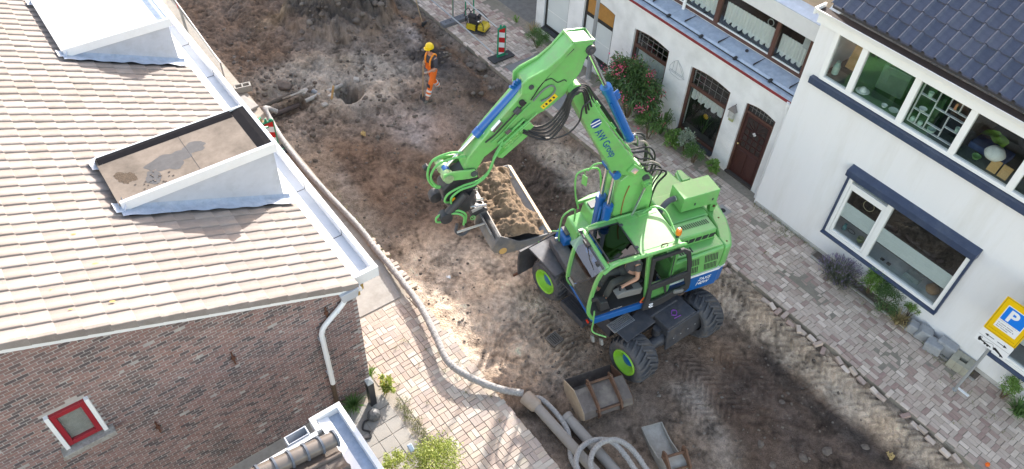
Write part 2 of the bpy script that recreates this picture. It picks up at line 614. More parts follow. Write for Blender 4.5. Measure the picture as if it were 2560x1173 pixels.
paint(blob(10.75, 18.75, 0.30, 0.25, 0.5), PALE, 0.3)
paint(blob(11.5, 10.9, 0.65, 2.2, 0.45), np.array([0.30, 0.27, 0.235]), 0.9)
paint(blob(11.7, 7.9, 0.45, 1.5, 0.5), np.array([0.30, 0.26, 0.215]), 0.7)
paint(zone([(5.3, 17.2), (5.97, 16.8), (6.06, 13.78), (6.03, 11.9), (5.3, 11.9), (5.3, 13.36)], 0.3), np.array([0.19, 0.165, 0.14]), 0.75)
paint(blob(8.3, 22.4, 1.0, 0.5, 0.5), np.array([0.26, 0.19, 0.12]), 0.6)
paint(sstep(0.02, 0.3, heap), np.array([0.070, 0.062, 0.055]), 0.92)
paint(zone([(6.99, 6.1), (8.7, 4.9), (8.6, 3.3), (8.3, 2.0), (5.3, 3.0), (5.3, 6.1)], 0.4), np.array([0.165, 0.130, 0.102]), 0.8)
paint(blob(9.2, 4.6, 1.2, 0.9, 0.5), np.array([0.135, 0.098, 0.075]), 0.7)
paint(zone([(8.55, 4.9), (9.1, 4.6), (9.0, 3.5), (8.6, 2.6), (8.0, 2.0), (7.6, 2.4), (8.3, 3.6)], 0.25), np.array([0.235, 0.20, 0.165]), 0.7)
paint(zone([(11.0, 6.0), (11.11, 3.81), (11.2, 2.61), (11.35, 0.28), (11.4, -1.6), (12.4, -1.6), (12.4, 6.6), (11.6, 7.4)], 0.25), np.array([0.36, 0.30, 0.235]), 0.92)
paint(zone([(9.11, 3.88), (10.0, 4.45), (10.85, 4.3), (11.12, 3.7), (11.15, 2.92), (11.12, 2.05), (11.2, 1.11), (11.3, -1.6), (8.0, 0.0), (8.22, 2.4), (8.75, 3.16)], 0.22), np.array([0.072, 0.054, 0.044]), 0.95)
paint(blob(10.9, 2.6, 0.25, 2.0, 0.5), np.array([0.045, 0.040, 0.037]), 0.6)
paint(blob(6.0, 5.0, 0.5, 1.4, 0.5), MID * 0.8, 0.8)
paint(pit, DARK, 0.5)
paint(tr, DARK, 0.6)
nm = (fbm(X * 3.1, Y * 3.1, 5, 61) - 0.5)
nh = (fbm(X * 14, Y * 14, 3, 71) - 0.5)
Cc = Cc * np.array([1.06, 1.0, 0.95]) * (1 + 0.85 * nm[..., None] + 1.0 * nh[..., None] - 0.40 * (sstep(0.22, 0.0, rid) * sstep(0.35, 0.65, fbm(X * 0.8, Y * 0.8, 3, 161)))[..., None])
Cc *= (1 + np.array([0.05, 0.0, -0.06]) * (fbm(X * 1.3, Y * 1.3, 4, 81) - 0.5)[..., None] * 4)
Cc = np.clip(Cc * 1.36, 0.012, 0.7)

ny, nx = X.shape
vv = np.stack([X.ravel(), Y.ravel(), Z.ravel()], 1)
idx = np.arange(ny * nx).reshape(ny, nx)
ff = np.stack([idx[:-1, :-1].ravel(), idx[:-1, 1:].ravel(), idx[1:, 1:].ravel(), idx[1:, :-1].ravel()], 1)


def np_mesh(name, verts, faces, m, smooth=True):
    me = bpy.data.meshes.new(name)
    k = faces.shape[1]
    me.vertices.add(len(verts))
    me.vertices.foreach_set('co', np.asarray(verts, dtype=np.float32).ravel())
    me.loops.add(faces.size)
    me.loops.foreach_set('vertex_index', faces.astype(np.int32).ravel())
    me.polygons.add(len(faces))
    me.polygons.foreach_set('loop_start', np.arange(0, faces.size, k, dtype=np.int32))
    me.polygons.foreach_set('loop_total', np.full(len(faces), k, dtype=np.int32))
    me.update(calc_edges=True)
    me.validate()
    for mm in (m if isinstance(m, (list, tuple)) else [m]):
        me.materials.append(mm)
    if smooth:
        me.shade_smooth()
    return me


def soil_material():
    m = bpy.data.materials.new('dug_soil')
    m.use_nodes = True
    N, L = m.node_tree.nodes, m.node_tree.links
    b = N['Principled BSDF']
    b.inputs['Roughness'].default_value = 0.95
    b.inputs['Specular IOR Level'].default_value = 0.2
    at = N.new('ShaderNodeAttribute')
    at.attribute_name = 'soil'
    tc = N.new('ShaderNodeTexCoord')
    n = N.new('ShaderNodeTexNoise')
    n.inputs['Scale'].default_value = 38
    n.inputs['Detail'].default_value = 6
    n.inputs['Roughness'].default_value = 0.75
    L.new(tc.outputs['Object'], n.inputs['Vector'])
    mr = N.new('ShaderNodeMapRange')
    mr.inputs['From Min'].default_value = 0.3
    mr.inputs['From Max'].default_value = 0.7
    mr.inputs['To Min'].default_value = 0.62
    mr.inputs['To Max'].default_value = 1.42
    L.new(n.outputs['Fac'], mr.inputs['Value'])
    mx = N.new('ShaderNodeVectorMath')
    mx.operation = 'SCALE'
    L.new(at.outputs['Color'], mx.inputs[0])
    L.new(mr.outputs[0], mx.inputs['Scale'])
    # crumbs
    vo = N.new('ShaderNodeTexVoronoi')
    vo.inputs['Scale'].default_value = 26
    L.new(tc.outputs['Object'], vo.inputs['Vector'])
    n2 = N.new('ShaderNodeTexNoise')
    n2.inputs['Scale'].default_value = 16
    n2.inputs['Detail'].default_value = 7
    n2.inputs['Roughness'].default_value = 0.7
    L.new(tc.outputs['Object'], n2.inputs['Vector'])
    ad = N.new('ShaderNodeMath')
    ad.operation = 'MULTIPLY_ADD'
    ad.inputs[1].default_value = -0.35
    L.new(vo.outputs['Distance'], ad.inputs[0])
    L.new(n2.outputs['Fac'], ad.inputs[2])
    bp = N.new('ShaderNodeBump')
    bp.inputs['Strength'].default_value = 0.85
    bp.inputs['Distance'].default_value = 0.06
    L.new(ad.outputs[0], bp.inputs['Height'])
    L.new(bp.outputs[0], b.inputs['Normal'])
    L.new(mx.outputs[0], b.inputs['Base Color'])
    return m


m_soil = soil_material()
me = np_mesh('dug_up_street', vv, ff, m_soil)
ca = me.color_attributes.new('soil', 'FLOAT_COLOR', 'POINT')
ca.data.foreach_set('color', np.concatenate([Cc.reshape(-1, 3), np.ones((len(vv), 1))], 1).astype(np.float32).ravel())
street = bpy.data.objects.new('dug_up_street', me)
link(street)
street['kind'] = 'structure'


def gz(x, y):
    """height of the dug street at x, y"""
    i = int(np.clip(np.searchsorted(ys, y), 0, ny - 1))
    j = int(np.clip(np.searchsorted(xs, x), 0, nx - 1))
    return float(Z[i, j])


# pebbles and crumbs lying on the soil: nobody could count them
def rock_verts(r, s, seed):
    rr = np.random.default_rng(seed)
    base = np.array([(0, 0, 1), (0.9, 0, 0.35), (0.28, 0.86, 0.4), (-0.73, 0.53, 0.35), (-0.73, -0.53, 0.4), (0.28, -0.86, 0.35),
                     (0.73, 0.53, -0.4), (-0.28, 0.86, -0.4), (-0.9, 0, -0.4), (-0.28, -0.86, -0.4), (0.73, -0.53, -0.4), (0, 0, -0.7)], float)
    base *= (0.75 + 0.5 * rr.random((12, 1)))
    return base * np.array(s) * r


ICO = [(0, 1, 2), (0, 2, 3), (0, 3, 4), (0, 4, 5), (0, 5, 1), (1, 6, 2), (2, 6, 7), (2, 7, 3), (3, 7, 8), (3, 8, 4), (4, 8, 9), (4, 9, 5), (5, 9, 10), (5, 10, 1), (1, 10, 6), (11, 7, 6), (11, 8, 7), (11, 9, 8), (11, 10, 9), (11, 6, 10)]
pv, pf = [], []
cnt = 0
for k in range(9000):
    x = random.uniform(5.5, 12.0)
    y = random.uniform(0.2, 24)
    dens = fbm(np.array([x * 0.8]), np.array([y * 0.8]), 3, 91)[0]
    if y < 6 and random.random() < 0.35:
        continue
    if dens < random.uniform(0.25, 0.6):
        continue
    r = 0.008 + (0.04 if y < 15.5 else 0.085) * random.random() ** 5
    if (x - 10.1) ** 2 + (y - 22.0) ** 2 < 3.4:
        r *= 1.7
    vs = rock_verts(r, (1, random.uniform(0.7, 1.2), 0.7), k % 40)
    a = random.uniform(0, 6.28)
    c, s = math.cos(a), math.sin(a)
    vs = np.stack([vs[:, 0] * c - vs[:, 1] * s + x, vs[:, 0] * s + vs[:, 1] * c + y, vs[:, 2] + gz(x, y)], 1)
    pv.append(vs)
    pf.append(np.array(ICO) + cnt * 12)
    cnt += 1
m_peb = mat('pebbles', (0.144, 0.122, 0.108), 0.9, var=0.15, palette=[(0.144, 0.119, 0.097), (0.173, 0.144, 0.119), (0.094, 0.076, 0.061), (0.202, 0.173, 0.144), (0.158, 0.130, 0.104), (0.122, 0.097, 0.079), (0.137, 0.112, 0.090), (0.108, 0.086, 0.068)])
me = np_mesh('pebbles', np.concatenate(pv), np.concatenate(pf), m_peb, smooth=False)
o = bpy.data.objects.new('pebbles', me)
link(o)
tag(o, 'small pebbles and soil crumbs scattered over the dug street', 'pebbles', kind='stuff')

# single stones one can pick out
STONES = [(10.05, 1.85, 0.14), (9.55, 2.05, 0.11), (10.25, 3.15, 0.08), (8.95, 2.30, 0.09), (10.8, 1.45, 0.09), (9.1, 2.75, 0.10), (11.15, 0.55, 0.15), (7.93, 20.92, 0.12), (8.10, 21.15, 0.10), (8.45, 21.02, 0.16), (7.70, 20.85, 0.09),
          (11.92, 16.55, 0.22), (11.75, 17.0, 0.18), (11.95, 17.6, 0.14), (6.5, 19.25, 0.26), (9.9, 12.3, 0.05), (7.6, 20.5, 0.12)]
SL = ['brown stone lying in dark soil between sandy tyre tracks at bottom right', 'squat stone left of a bigger stone in the dark soil', 'small stone in the dark soil just below the excavator', 'stone at the left rim of the dark soil patch', 'stone in the dark soil close to the bottom picture edge',
      'small stone at the left of the dark soil patch', 'clod half sunk at the sandy shoulder bottom right', 'middle stone of a small row before the spoil heap', 'round pale stone of a small row before the spoil heap',
      'biggest stone of the small row before the spoil heap', 'leftmost stone of the small row before the spoil heap', 'broken concrete lump at pavement edge left of the striped beacon', 'smaller broken lump beside the concrete lump near the striped beacon',
      'loose lump on the pavement edge below the plate compactor', 'tan flat boulder in the grey sand left of the pit', 'tiny stone in the dark hollow before the bucket', 'brown stone on rutted soil left of the spoil heap']
for i, (x, y, r) in enumerate(STONES):
    q = MB()
    vs = rock_verts(r, (1.1, 0.9, 0.55), 200 + i)
    q.add(vs, ICO)
    o = q.build('stone', m_stone, bevel=r * 0.12)
    o.location = (x, y, gz(x, y) - r * 0.02)
    o.rotation_euler = (0.1, 0.1, i * 1.3)
    tag(o, SL[i], 'stone', 'stones lying in the street')

# ================================================================ pavements
CAMP = Vector((0, 0, 14))


def paver_mesh(name, lx, ly, h, m, bev=0.006):
    q = MB()
    b = bev
    r0 = [(-lx / 2, -ly / 2, -h), (lx / 2, -ly / 2, -h), (lx / 2, ly / 2, -h), (-lx / 2, ly / 2, -h)]
    r1 = [(-lx / 2, -ly / 2, -b), (lx / 2, -ly / 2, -b), (lx / 2, ly / 2, -b), (-lx / 2, ly / 2, -b)]
    r2 = [(-lx / 2 + b, -ly / 2 + b, 0), (lx / 2 - b, -ly / 2 + b, 0), (lx / 2 - b, ly / 2 - b, 0), (-lx / 2 + b, ly / 2 - b, 0)]
    q.loft([r0, r1, r2])
    me = bpy.data.meshes.new(name)
    me.from_pydata(q.v, [], q.f)
    me.materials.append(m)
    return me, np.array(q.v), q.f


def lay_pieces(name, items, mesh_data, parent, m, limit=300, stuff_name='far_pavers', local_inv=None):
    """items: (location, euler); the nearest become objects of their own, the rest one stuff mesh"""
    me, V, F = mesh_data
    items = sorted(items, key=lambda t: (Vector(t[0]) - CAMP).length)
    inv = WM[parent.name].inverted()
    for loc, eu in items[:limit]:
        o = bpy.data.objects.new(name, me)
        o.location = inv @ Vector(loc)
        o.rotation_euler = eu
        o.parent = parent
        COL.objects.link(o)
    rest = items[limit:]
    if rest:
        vs, fs = [], []
        n = len(V)
        for k, (loc, eu) in enumerate(rest):
            M = Matrix.LocRotScale(Vector(loc), Euler(eu), None)
            R = np.array(M.to_3x3())
            vs.append(V @ R.T + np.array(inv @ Vector(loc)))
            fs += [tuple(i + k * n for i in f) for f in F]
        q = MB()
        q.v = [tuple(p) for p in np.concatenate(vs)]
        q.f = fs
        q.m = [0] * len(fs)
        me2 = bpy.data.meshes.new(stuff_name)
        me2.from_pydata(q.v, [], q.f)
        me2.materials.append(m)
        o = bpy.data.objects.new(stuff_name, me2)
        o['kind'] = 'stuff'
        link(o, parent)


# right pavement: bedding slab, then bricks in running bond with turned pairs
q = MB().box(12.13, 14.60, -3.0, 9.5, -0.6, -0.010).box(12.13, 14.62, 9.5, 30, -0.6, -0.0101)
pav_r = q.build('right_pavement', m_sandbed)
pav_r['kind'] = 'structure'
items = []
L_, W_ = 0.212, 0.106
wave = lambda x, y: 0.012 * (vnoise(np.array([x * 1.3]), np.array([y * 1.3]), 5)[0] - 0.5) * 2
cols = int(2.16 / L_)
for c in range(cols):
    y = -1.3 + random.uniform(0, L_)
    while y < 24:
        cx, cy = 12.14 + L_ * (c + 0.5), y + L_ / 2
        turned = random.random() < 0.28
        for s_ in (-1, 1):
            x_, y_ = (cx, cy + s_ * W_ / 2) if turned else (cx + s_ * W_ / 2, cy)
            if (x_ > 14.0 and y_ > 9.4 and random.random() < 0.5) or (x_ > 13.98 and 1.2 < y_ < 5.5) or (12.45 < x_ < 13.85 and 13.35 < y_ < 16.1):
                continue
            edge = c == 0 and s_ < 0
            items.append(((x_ + random.gauss(0, 0.012 if edge else 0.0022), y_ + random.gauss(0, 0.003), wave(x_, y_) + random.gauss(0, 0.005 if edge else 0.002)),
                          (random.gauss(0, 0.04 if edge else 0.009), random.gauss(0, 0.04 if edge else 0.009), (0 if turned else PI / 2) + random.gauss(0, 0.06 if edge else 0.010))))
        y += L_ + 0.002
pm = paver_mesh('paver', L_ - 0.008, W_ - 0.008, 0.07, m_paver_right)
lay_pieces('paver', items, pm, pav_r, m_paver_right, 300, 'far_paver')
# large grey slab under the beacon
for i, (x0, x1, y0, y1) in enumerate([(12.45, 13.75, 13.4, 14.75), (12.45, 13.75, 14.77, 16.05)]):
    MB().box(x0, x1, y0, y1, -0.08, 0.004).build('concrete_slab', mat('dark_slab', (0.23, 0.225, 0.22), 0.85, var=0.12, bump=0.2), pav_r, True, bevel=0.006)
# loosened edge bricks tipped towards the street
for i in range(34):
    y = 0.2 + i * 0.19 + random.uniform(-0.05, 0.05)
    if 5.4 < y < 7.0 and random.random() < 0.6:
        continue
    if random.random() < 0.25:
        continue
    o = bpy.data.objects.new('paver', pm[0])
    o.location = (12.03 + random.uniform(-0.09, 0.04), y, -0.015 + random.uniform(-0.04, 0.015))
    o.rotation_euler = (random.gauss(0, 0.12), -0.15 + random.gauss(0, 0.1), PI / 2 * (random.random() < 0.6) + random.gauss(0, 0.2))
    o.parent = pav_r
    COL.objects.link(o)

# passage beside the painted row house
q = MB().box(14.62, 22.0, 17.30, 19.9, -0.4, -0.012).box(14.63, 22.0, 19.9, 30, -0.4, -0.016)
o = q.build('passage', mat('dark_paving', (0.17, 0.165, 0.155), 0.9, var=0.25, scale=6, bump=0.3))
o['kind'] = 'structure'
# left pavement
q = MB().box(3.34, 5.36, 11.2, 30.0, -0.6, -0.02).box(0.2, 5.36, -3.0, 11.2, -0.6, -0.012)
pav_l = q.build('left_pavement', mat('left_bed', (0.42, 0.37, 0.31), 0.95, var=0.18, scale=5, bump=0.4, bscale=60, dirt=(0.2, 0.17, 0.13), dirt_amt=0.6, dscale=1.3))
pav_l['kind'] = 'structure'
items = []
S = L_ + 0.004
nX = 10
for a in range(nX):
    for b in range(34):
        cx, cy = 5.40 - S * (a + 0.5), 10.02 - S * (b + 0.5)
        if cy < 2.8:
            continue
        if cx < (3.42 if cy > 8.3 else 3.66) + 0.08:
            continue
        hz = ((a + b) % 2 == 0) != (random.random() < 0.12)
        for s_ in (-1, 1):
            ed = a == 0
            if ed and random.random() < 0.08:
                continue
            d = s_ * W_ / 2
            lx = cx + (0 if hz else d) + random.gauss(0, 0.012 if ed else 0.0025)
            ly = cy + (d if hz else 0) + random.gauss(0, 0.0025)
            items.append(((lx, ly, wave(lx, ly) + random.gauss(0, 0.0022)), (random.gauss(0, 0.008), random.gauss(0, 0.008), (0 if hz else PI / 2) + random.gauss(0, 0.012))))
pml = paver_mesh('paver', L_ - 0.006, W_ - 0.006, 0.07, m_paver_left)
lay_pieces('paver', items, pml, pav_l, m_paver_left, 300, 'far_paver')
# loose kerb bricks along the hose
for i in range(15):
    y = 10.2 + i * 0.13 + random.uniform(-0.03, 0.03)
    o = bpy.data.objects.new('paver', pml[0])
    o.location = (5.43 + random.uniform(-0.05, 0.05) - 0.004 * i, y, 0.0 + random.uniform(-0.03, 0.04))
    o.rotation_euler = (random.gauss(0, 0.1), 0.1 + random.gauss(0, 0.12), random.gauss(0, 0.18))
    o.parent = pav_l
    COL.objects.link(o)
# concrete slab by the corner and grey tiles near the passage
MB().prism([(3.4, 10.08), (5.06, 10.06), (5.28, 11.35), (3.4, 11.35)], 'z', -0.06, 0.012).build('concrete_slab', m_concrete, pav_l, True, bevel=0.008)
for a in range(5):
    for b in range(6):
        x, y = 3.28 - a * 0.305 + random.gauss(0, 0.004), 7.95 - b * 0.305 + random.gauss(0, 0.004)
        o = MB().box(-0.148, 0.148, -0.148, 0.148, -0.05, 0).build('tile', m_concrete, pav_l, bevel=0.005)
        o.location = (x, y, random.gauss(0, 0.003))
        o.rotation_euler = (random.gauss(0, 0.01), random.gauss(0, 0.01), random.gauss(0, 0.015))
# ================================================================ brick house on the left
m_tile_l = mat('pale_roof_tile', (0.3, 0.26, 0.23), 0.85, var=0.14, scale=7, bump=0.25, bscale=90,
               palette=[(0.255, 0.220, 0.198), (0.280, 0.244, 0.219), (0.235, 0.203, 0.183), (0.295, 0.257, 0.231), (0.265, 0.230, 0.207), (0.246, 0.210, 0.186), (0.274, 0.242, 0.222)],
               dirt=(0.17, 0.145, 0.12), dirt_amt=0.55, dscale=3.0)
m_lichen = mat('lichen', (0.42, 0.31, 0.10), 0.9, var=0.3)
m_red_frame = mat('red_frame', (0.30, 0.02, 0.03), 0.4, var=0.1)
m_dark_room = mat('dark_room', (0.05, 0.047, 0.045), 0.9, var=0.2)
m_glass = glass_mat('window_glass')
m_net = frost_mat('net_curtain', (0.8, 0.8, 0.78), 0.7)
m_rust = mat('rust', (0.11, 0.045, 0.025), 0.85, var=0.4, scale=12)
m_black = mat('black_plastic', (0.028, 0.028, 0.031), 0.5, var=0.2)

house_a = thing('brick_house', 'brown brick house with pale tiled roof and two flat dormers beside the dug street', 'house', (3.33, 8.35, 0))
K = 0.45
rz_ = lambda x: 3.48 + K * (3.3 - x)            # roof surface
# gable wall: recessed mortar slab with bricks proud of it
wall = MB().prism([(-4.5, -0.3), (3.32, -0.3), (3.32, rz_(3.32) - 0.14), (-4.5, rz_(-4.5) - 0.14)], 'y', 8.357, 8.62).build('gable_wall', m_mortar, house_a, True)
MB().box(3.05, 3.33, 8.62, 20.2, -0.3, 3.26).build('street_wall', mat('brown_wall', (0.16, 0.1, 0.085), 0.85, var=0.2, scale=9, bump=0.3), house_a, True)
WX0, WX1, WZ0, WZ1 = -1.60, -1.11, 2.98, 3.80
items = []
BL, BH = 0.155, 0.0625
for r in range(int(6.2 / BH)):
    z = r * BH + 0.03
    x = 3.33 - BL / 2 - (BL / 2 if r % 2 else 0)
    if r % 2:
        items_half = ((3.33 - BL / 4, 8.362, z), 'h')
    while x > -2.5:
        if z < rz_(x) - 0.20 and not (WX0 - 0.05 < x < WX1 + 0.05 and WZ0 - 0.05 < z < WZ1 + 0.06):
            items.append(((x, 8.352 + random.gauss(0, 0.0022), z), (random.gauss(0, 0.006), random.gauss(0, 0.006), random.gauss(0, 0.008))))
        x -= BL
q = MB()
a_, b_, c_ = (BL - 0.013) / 2, 0.045, (BH - 0.013) / 2
e_ = 0.003
q.loft([[(-a_, 0.03, -c_), (a_, 0.03, -c_), (a_, 0.03, c_), (-a_, 0.03, c_)], [(-a_, e_, -c_), (a_, e_, -c_), (a_, e_, c_), (-a_, e_, c_)],
        [(-a_ + e_, 0, -c_ + e_), (a_ - e_, 0, -c_ + e_), (a_ - e_, 0, c_ - e_), (-a_ + e_, 0, c_ - e_)]])
me = bpy.data.meshes.new('brick')
me.from_pydata(q.v, [], q.f)
me.materials.append(m_brick)
lay_pieces('brick', items, (me, np.array(q.v), q.f), wall, m_brick, 300, 'remaining_bricks')
MB().box(3.33, 3.52, 8.42, 8.56, 3.04, 3.18).box(3.33, 3.44, 8.42, 8.56, 2.92, 3.032).build('corbel', m_brick_yellow, house_a, True, bevel=0.004)
# window with red frame
win = MB()
win.box(WX0, WX0 + 0.075, 8.30, 8.40, WZ0, WZ1).box(WX1 - 0.075, WX1, 8.30, 8.40, WZ0, WZ1).box(WX0 + 0.075, WX1 - 0.075, 8.30, 8.40, WZ1 - 0.09, WZ1).box(WX0 + 0.075, WX1 - 0.075, 8.30, 8.40, WZ0, WZ0 + 0.09)
w = win.build('window', m_red_frame, house_a, True, bevel=0.006)
MB().box(WX0 + 0.075, WX1 - 0.075, 8.338, 8.344, WZ0 + 0.09, WZ1 - 0.09).build('pane', m_glass, w, True)
MB().box(WX0 - 0.065, WX0 - 0.003, 8.285, 8.45, WZ0 - 0.04, WZ1 + 0.02).build('jamb', m_white_paint, w, True, bevel=0.004)
MB().box(WX1 + 0.003, WX1 + 0.065, 8.285, 8.45, WZ0 - 0.04, WZ1 + 0.02).build('jamb', m_white_paint, w, True, bevel=0.004)
MB().box(WX0 - 0.14, WX1 + 0.14, 8.20, 8.44, WZ0 - 0.16, WZ0 - 0.045).build('sill', mat('lichen_sill', (0.3, 0.28, 0.25), 0.95, var=0.3, scale=20, bump=0.5, dirt=(0.5, 0.49, 0.45), dirt_amt=0.7, dscale=12), w, True, bevel=0.008)
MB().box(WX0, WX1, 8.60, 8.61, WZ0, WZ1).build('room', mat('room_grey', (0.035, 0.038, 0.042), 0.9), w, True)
cur = MB()
pts = []
for i in range(40):
    x = WX0 + 0.1 + (WX1 - WX0 - 0.2) * i / 39
    low = WZ1 - 0.34 + 0.10 * abs(math.sin(i * 0.24)) - 0.06 * math.cos(i * 0.5)
    pts.append((x, low))
cur.add([(x, 8.39 + 0.012 * math.sin(i * 1.1), WZ1 - 0.08) for i, (x, l) in enumerate(pts)] + [(x, 8.39 + 0.012 * math.sin(i * 1.1), l) for i, (x, l) in enumerate(pts)],
        [(i, i + 1, 41 + i, 40 + i) for i in range(39)])
cur.build('curtain', m_net, w, True)
for x, z in [(2.72, 3.0), (1.02, 3.05), (-0.45, 2.30)]:
    MB().box(x - 0.014, x + 0.014, 8.325, 8.352, z - 0.16, z + 0.16).box(x - 0.035, x + 0.035, 8.322, 8.350, z - 0.02, z + 0.03).build('wall_anchor', m_rust, house_a, True)

# roof: board slab and tiles one by one
xe = 3.36                                          # tile end at the gutter
roof = MB()
roof.prism([(xe - 0.03, rz_(xe) - 0.16), (xe - 0.03, rz_(xe) - 0.075), (-4.6, rz_(-4.6) - 0.075), (-4.6, rz_(-4.6) - 0.16)], 'y', 8.30, 21.0)
roof = roof.build('roof', m_bitumen, house_a, True)
MB().prism([(-4.6, rz_(-4.6) - 0.16), (-10, rz_(-4.6) - 2.6), (-10, -0.3), (-4.6, -0.3)], 'y', 8.40, 21.0).build('rear_slope', m_tile_l, house_a, True)
TW, TE = 0.245, 0.335                                # tile width along y, exposure along the slope
prof = [(-0.005, -0.022), (0.0, 0.002), (0.012, 0.016), (0.035, 0.024), (0.07, 0.021), (0.11, 0.008), (0.15, -0.006), (0.19, -0.014), (0.22, -0.017), (0.245, -0.018)]
ang = math.atan(K)
q = MB()
TL = TE + 0.05
vs = []
for t, lift in ((0.0, 0.0), (TL, -0.030)):         # t runs up the slope (towards -x)
    for (py, pz) in prof:
        vs.append((-t * math.cos(ang) - (pz + lift) * -math.sin(ang) * -1, py, t * math.sin(ang) + (pz + lift) * math.cos(ang)))
n = len(prof)
fs = [(i, i + 1, n + i + 1, n + i) for i in range(n - 1)]
lowr = []
for (py, pz) in prof:
    lowr.append((0.004, py, pz - 0.028))
b0 = len(vs)
vs += lowr
fs += [(b0 + i, b0 + i + 1, i + 1, i) for i in range(n - 1)]
q.add(vs, fs)
me_t = bpy.data.meshes.new('roof_tile')
me_t.from_pydata(q.v, [], q.f)
me_t.materials.append(m_tile_l)
me_t.shade_smooth()
me_t.set_sharp_from_angle(angle=math.radians(50))
items = []
D1 = (10.81, 12.18, 0.55)
D2 = (16.19, 18.70, 1.05)
for r in range(23):
    x = xe - r * TE * math.cos(ang)
    for c in range(46):
        y = 8.26 + c * TW
        skip = False
        for (a, b, xb) in (D1, D2):
            if y + TW * 0.5 > a and y + TW * 0.5 < b and x > xb + 0.25:
                skip = True
        if not skip:
            items.append(((x, y, rz_(x)), (random.gauss(0, 0.006), random.gauss(0, 0.004), random.gauss(0, 0.004))))
lay_pieces('roof_tile', items, (me_t, np.array(q.v), q.f), roof, m_tile_l, 300, 'remaining_tiles')
# verge tiles: thick side lips over the gable
for r in range(23):
    x = xe - r * TE * math.cos(ang)
    MB().prism([(x, rz_(x) - 0.03), (x, rz_(x) + 0.032), (x - TL * math.cos(ang), rz_(x - TL * math.cos(ang)) + 0.004), (x - TL * math.cos(ang), rz_(x - TL * math.cos(ang)) - 0.12), (x, rz_(x) - 0.13)], 'y', 8.232 - 0.001 * (r % 2), 8.30).build('verge_tile', m_tile_l, roof, True, bevel=0.012)
MB().prism([(3.42, rz_(3.42) - 0.215), (3.42, rz_(3.42) - 0.135), (-4.6, rz_(-4.6) - 0.135), (-4.6, rz_(-4.6) - 0.215)], 'y', 8.262, 8.345).build('verge_board', m_white_paint, house_a, True)
# lichen spots on the tiles near the picture edge
lv, lf = [], []
for i in range(16):
    x, y = random.uniform(-1.6, -0.1), 8.4 + 5 * random.random() ** 1.5
    if i > 12:
        x, y = random.uniform(-1, 3.0), random.uniform(8.6, 18)
    vs = rock_verts(random.uniform(0.010, 0.030), (1.6, 0.8, 0.10), 300 + i)
    lf += [tuple(a + len(lv) for a in f) for f in ICO]
    lv += [(x + a, y + b, rz_(x + a) + 0.006 + c) for a, b, c in vs]
q = MB()
q.add(lv, lf)
q.build('lichen', m_lichen, roof, True)['kind'] = 'stuff'
# dead leaves
# box gutter
gt = 3.44
q = MB()
GY0, GY1 = 8.50, 21.0
q.prism([(3.26, gt - 0.02), (3.30, gt + 0.012), (3.53, gt - 0.06), (3.535, gt - 0.17), (3.745, gt - 0.17), (3.745, gt), (3.845, gt), (3.845, gt - 0.24), (3.26, gt - 0.24)], 'y', GY0, GY1)
gut = q.build('gutter', mat('gutter_white', (0.72, 0.73, 0.75), 0.5, var=0.05, scale=2, dirt=(0.4, 0.42, 0.45), dirt_amt=0.35, dscale=3), house_a, True, bevel=0.006)
MB().box(3.30, 3.847, 8.41, 8.498, gt - 0.24, gt + 0.002).build('gutter_end', m_white_paint, house_a, True, bevel=0.006)
MB().box(3.537, 3.743, GY0, GY1, gt - 0.169, gt - 0.158).build('gutter_lining', m_zinc, house_a, True)
for y in np.arange(9.6, 20, 1.52):
    MB().box(3.54, 3.742, y, y + 0.008, gt - 0.157, gt - 0.150).box(3.738, 3.7445, y, y + 0.008, gt - 0.15, gt - 0.002).build('gutter_seam', m_bitumen, gut, True)
MB().box(3.24, 3.62, 8.62, 21.0, gt - 0.42, gt - 0.245).build('soffit', m_white_paint, house_a, True)
# downpipe
q = MB()
q.tube(spline([(3.12, 8.29, 3.22), (2.98, 8.27, 3.08), (2.62, 8.27, 2.78), (2.53, 8.27, 2.60)], 6) + [Vector((2.53, 8.27, 1.0))], 0.05, 14)
q.cyl((2.53, 8.27, 1.86), (2.53, 8.27, 1.90), 0.056)
dp = q.build('downpipe', m_white_paint, house_a, True, smooth='auto')
MB().prism([(3.02, 3.20), (3.30, 3.20), (3.34, 3.40), (2.98, 3.40)], 'y', 8.20, 8.345).build('hopper', m_zinc, house_a, True, bevel=0.01)
MB().cyl((2.53, 8.29, -0.1), (2.53, 8.29, 0.995), 0.045).build('standpipe', mat('cast_iron', (0.085, 0.055, 0.035), 0.8, var=0.35, scale=10), house_a, True, smooth='auto')
for z in (2.42, 1.35):
    MB().box(2.47, 2.59, 8.25, 8.35, z, z + 0.03).build('pipe_clip', m_zinc, dp, True)
MB().cyl((2.88, 8.20, 3.02), (2.97, 8.35, 3.02), 0.02).build('pipe_clip', m_white_paint, dp, True)


m_tar = mat('tar_upstand', (0.016, 0.015, 0.017), 0.95, var=0.25, scale=8, spec=0.1)


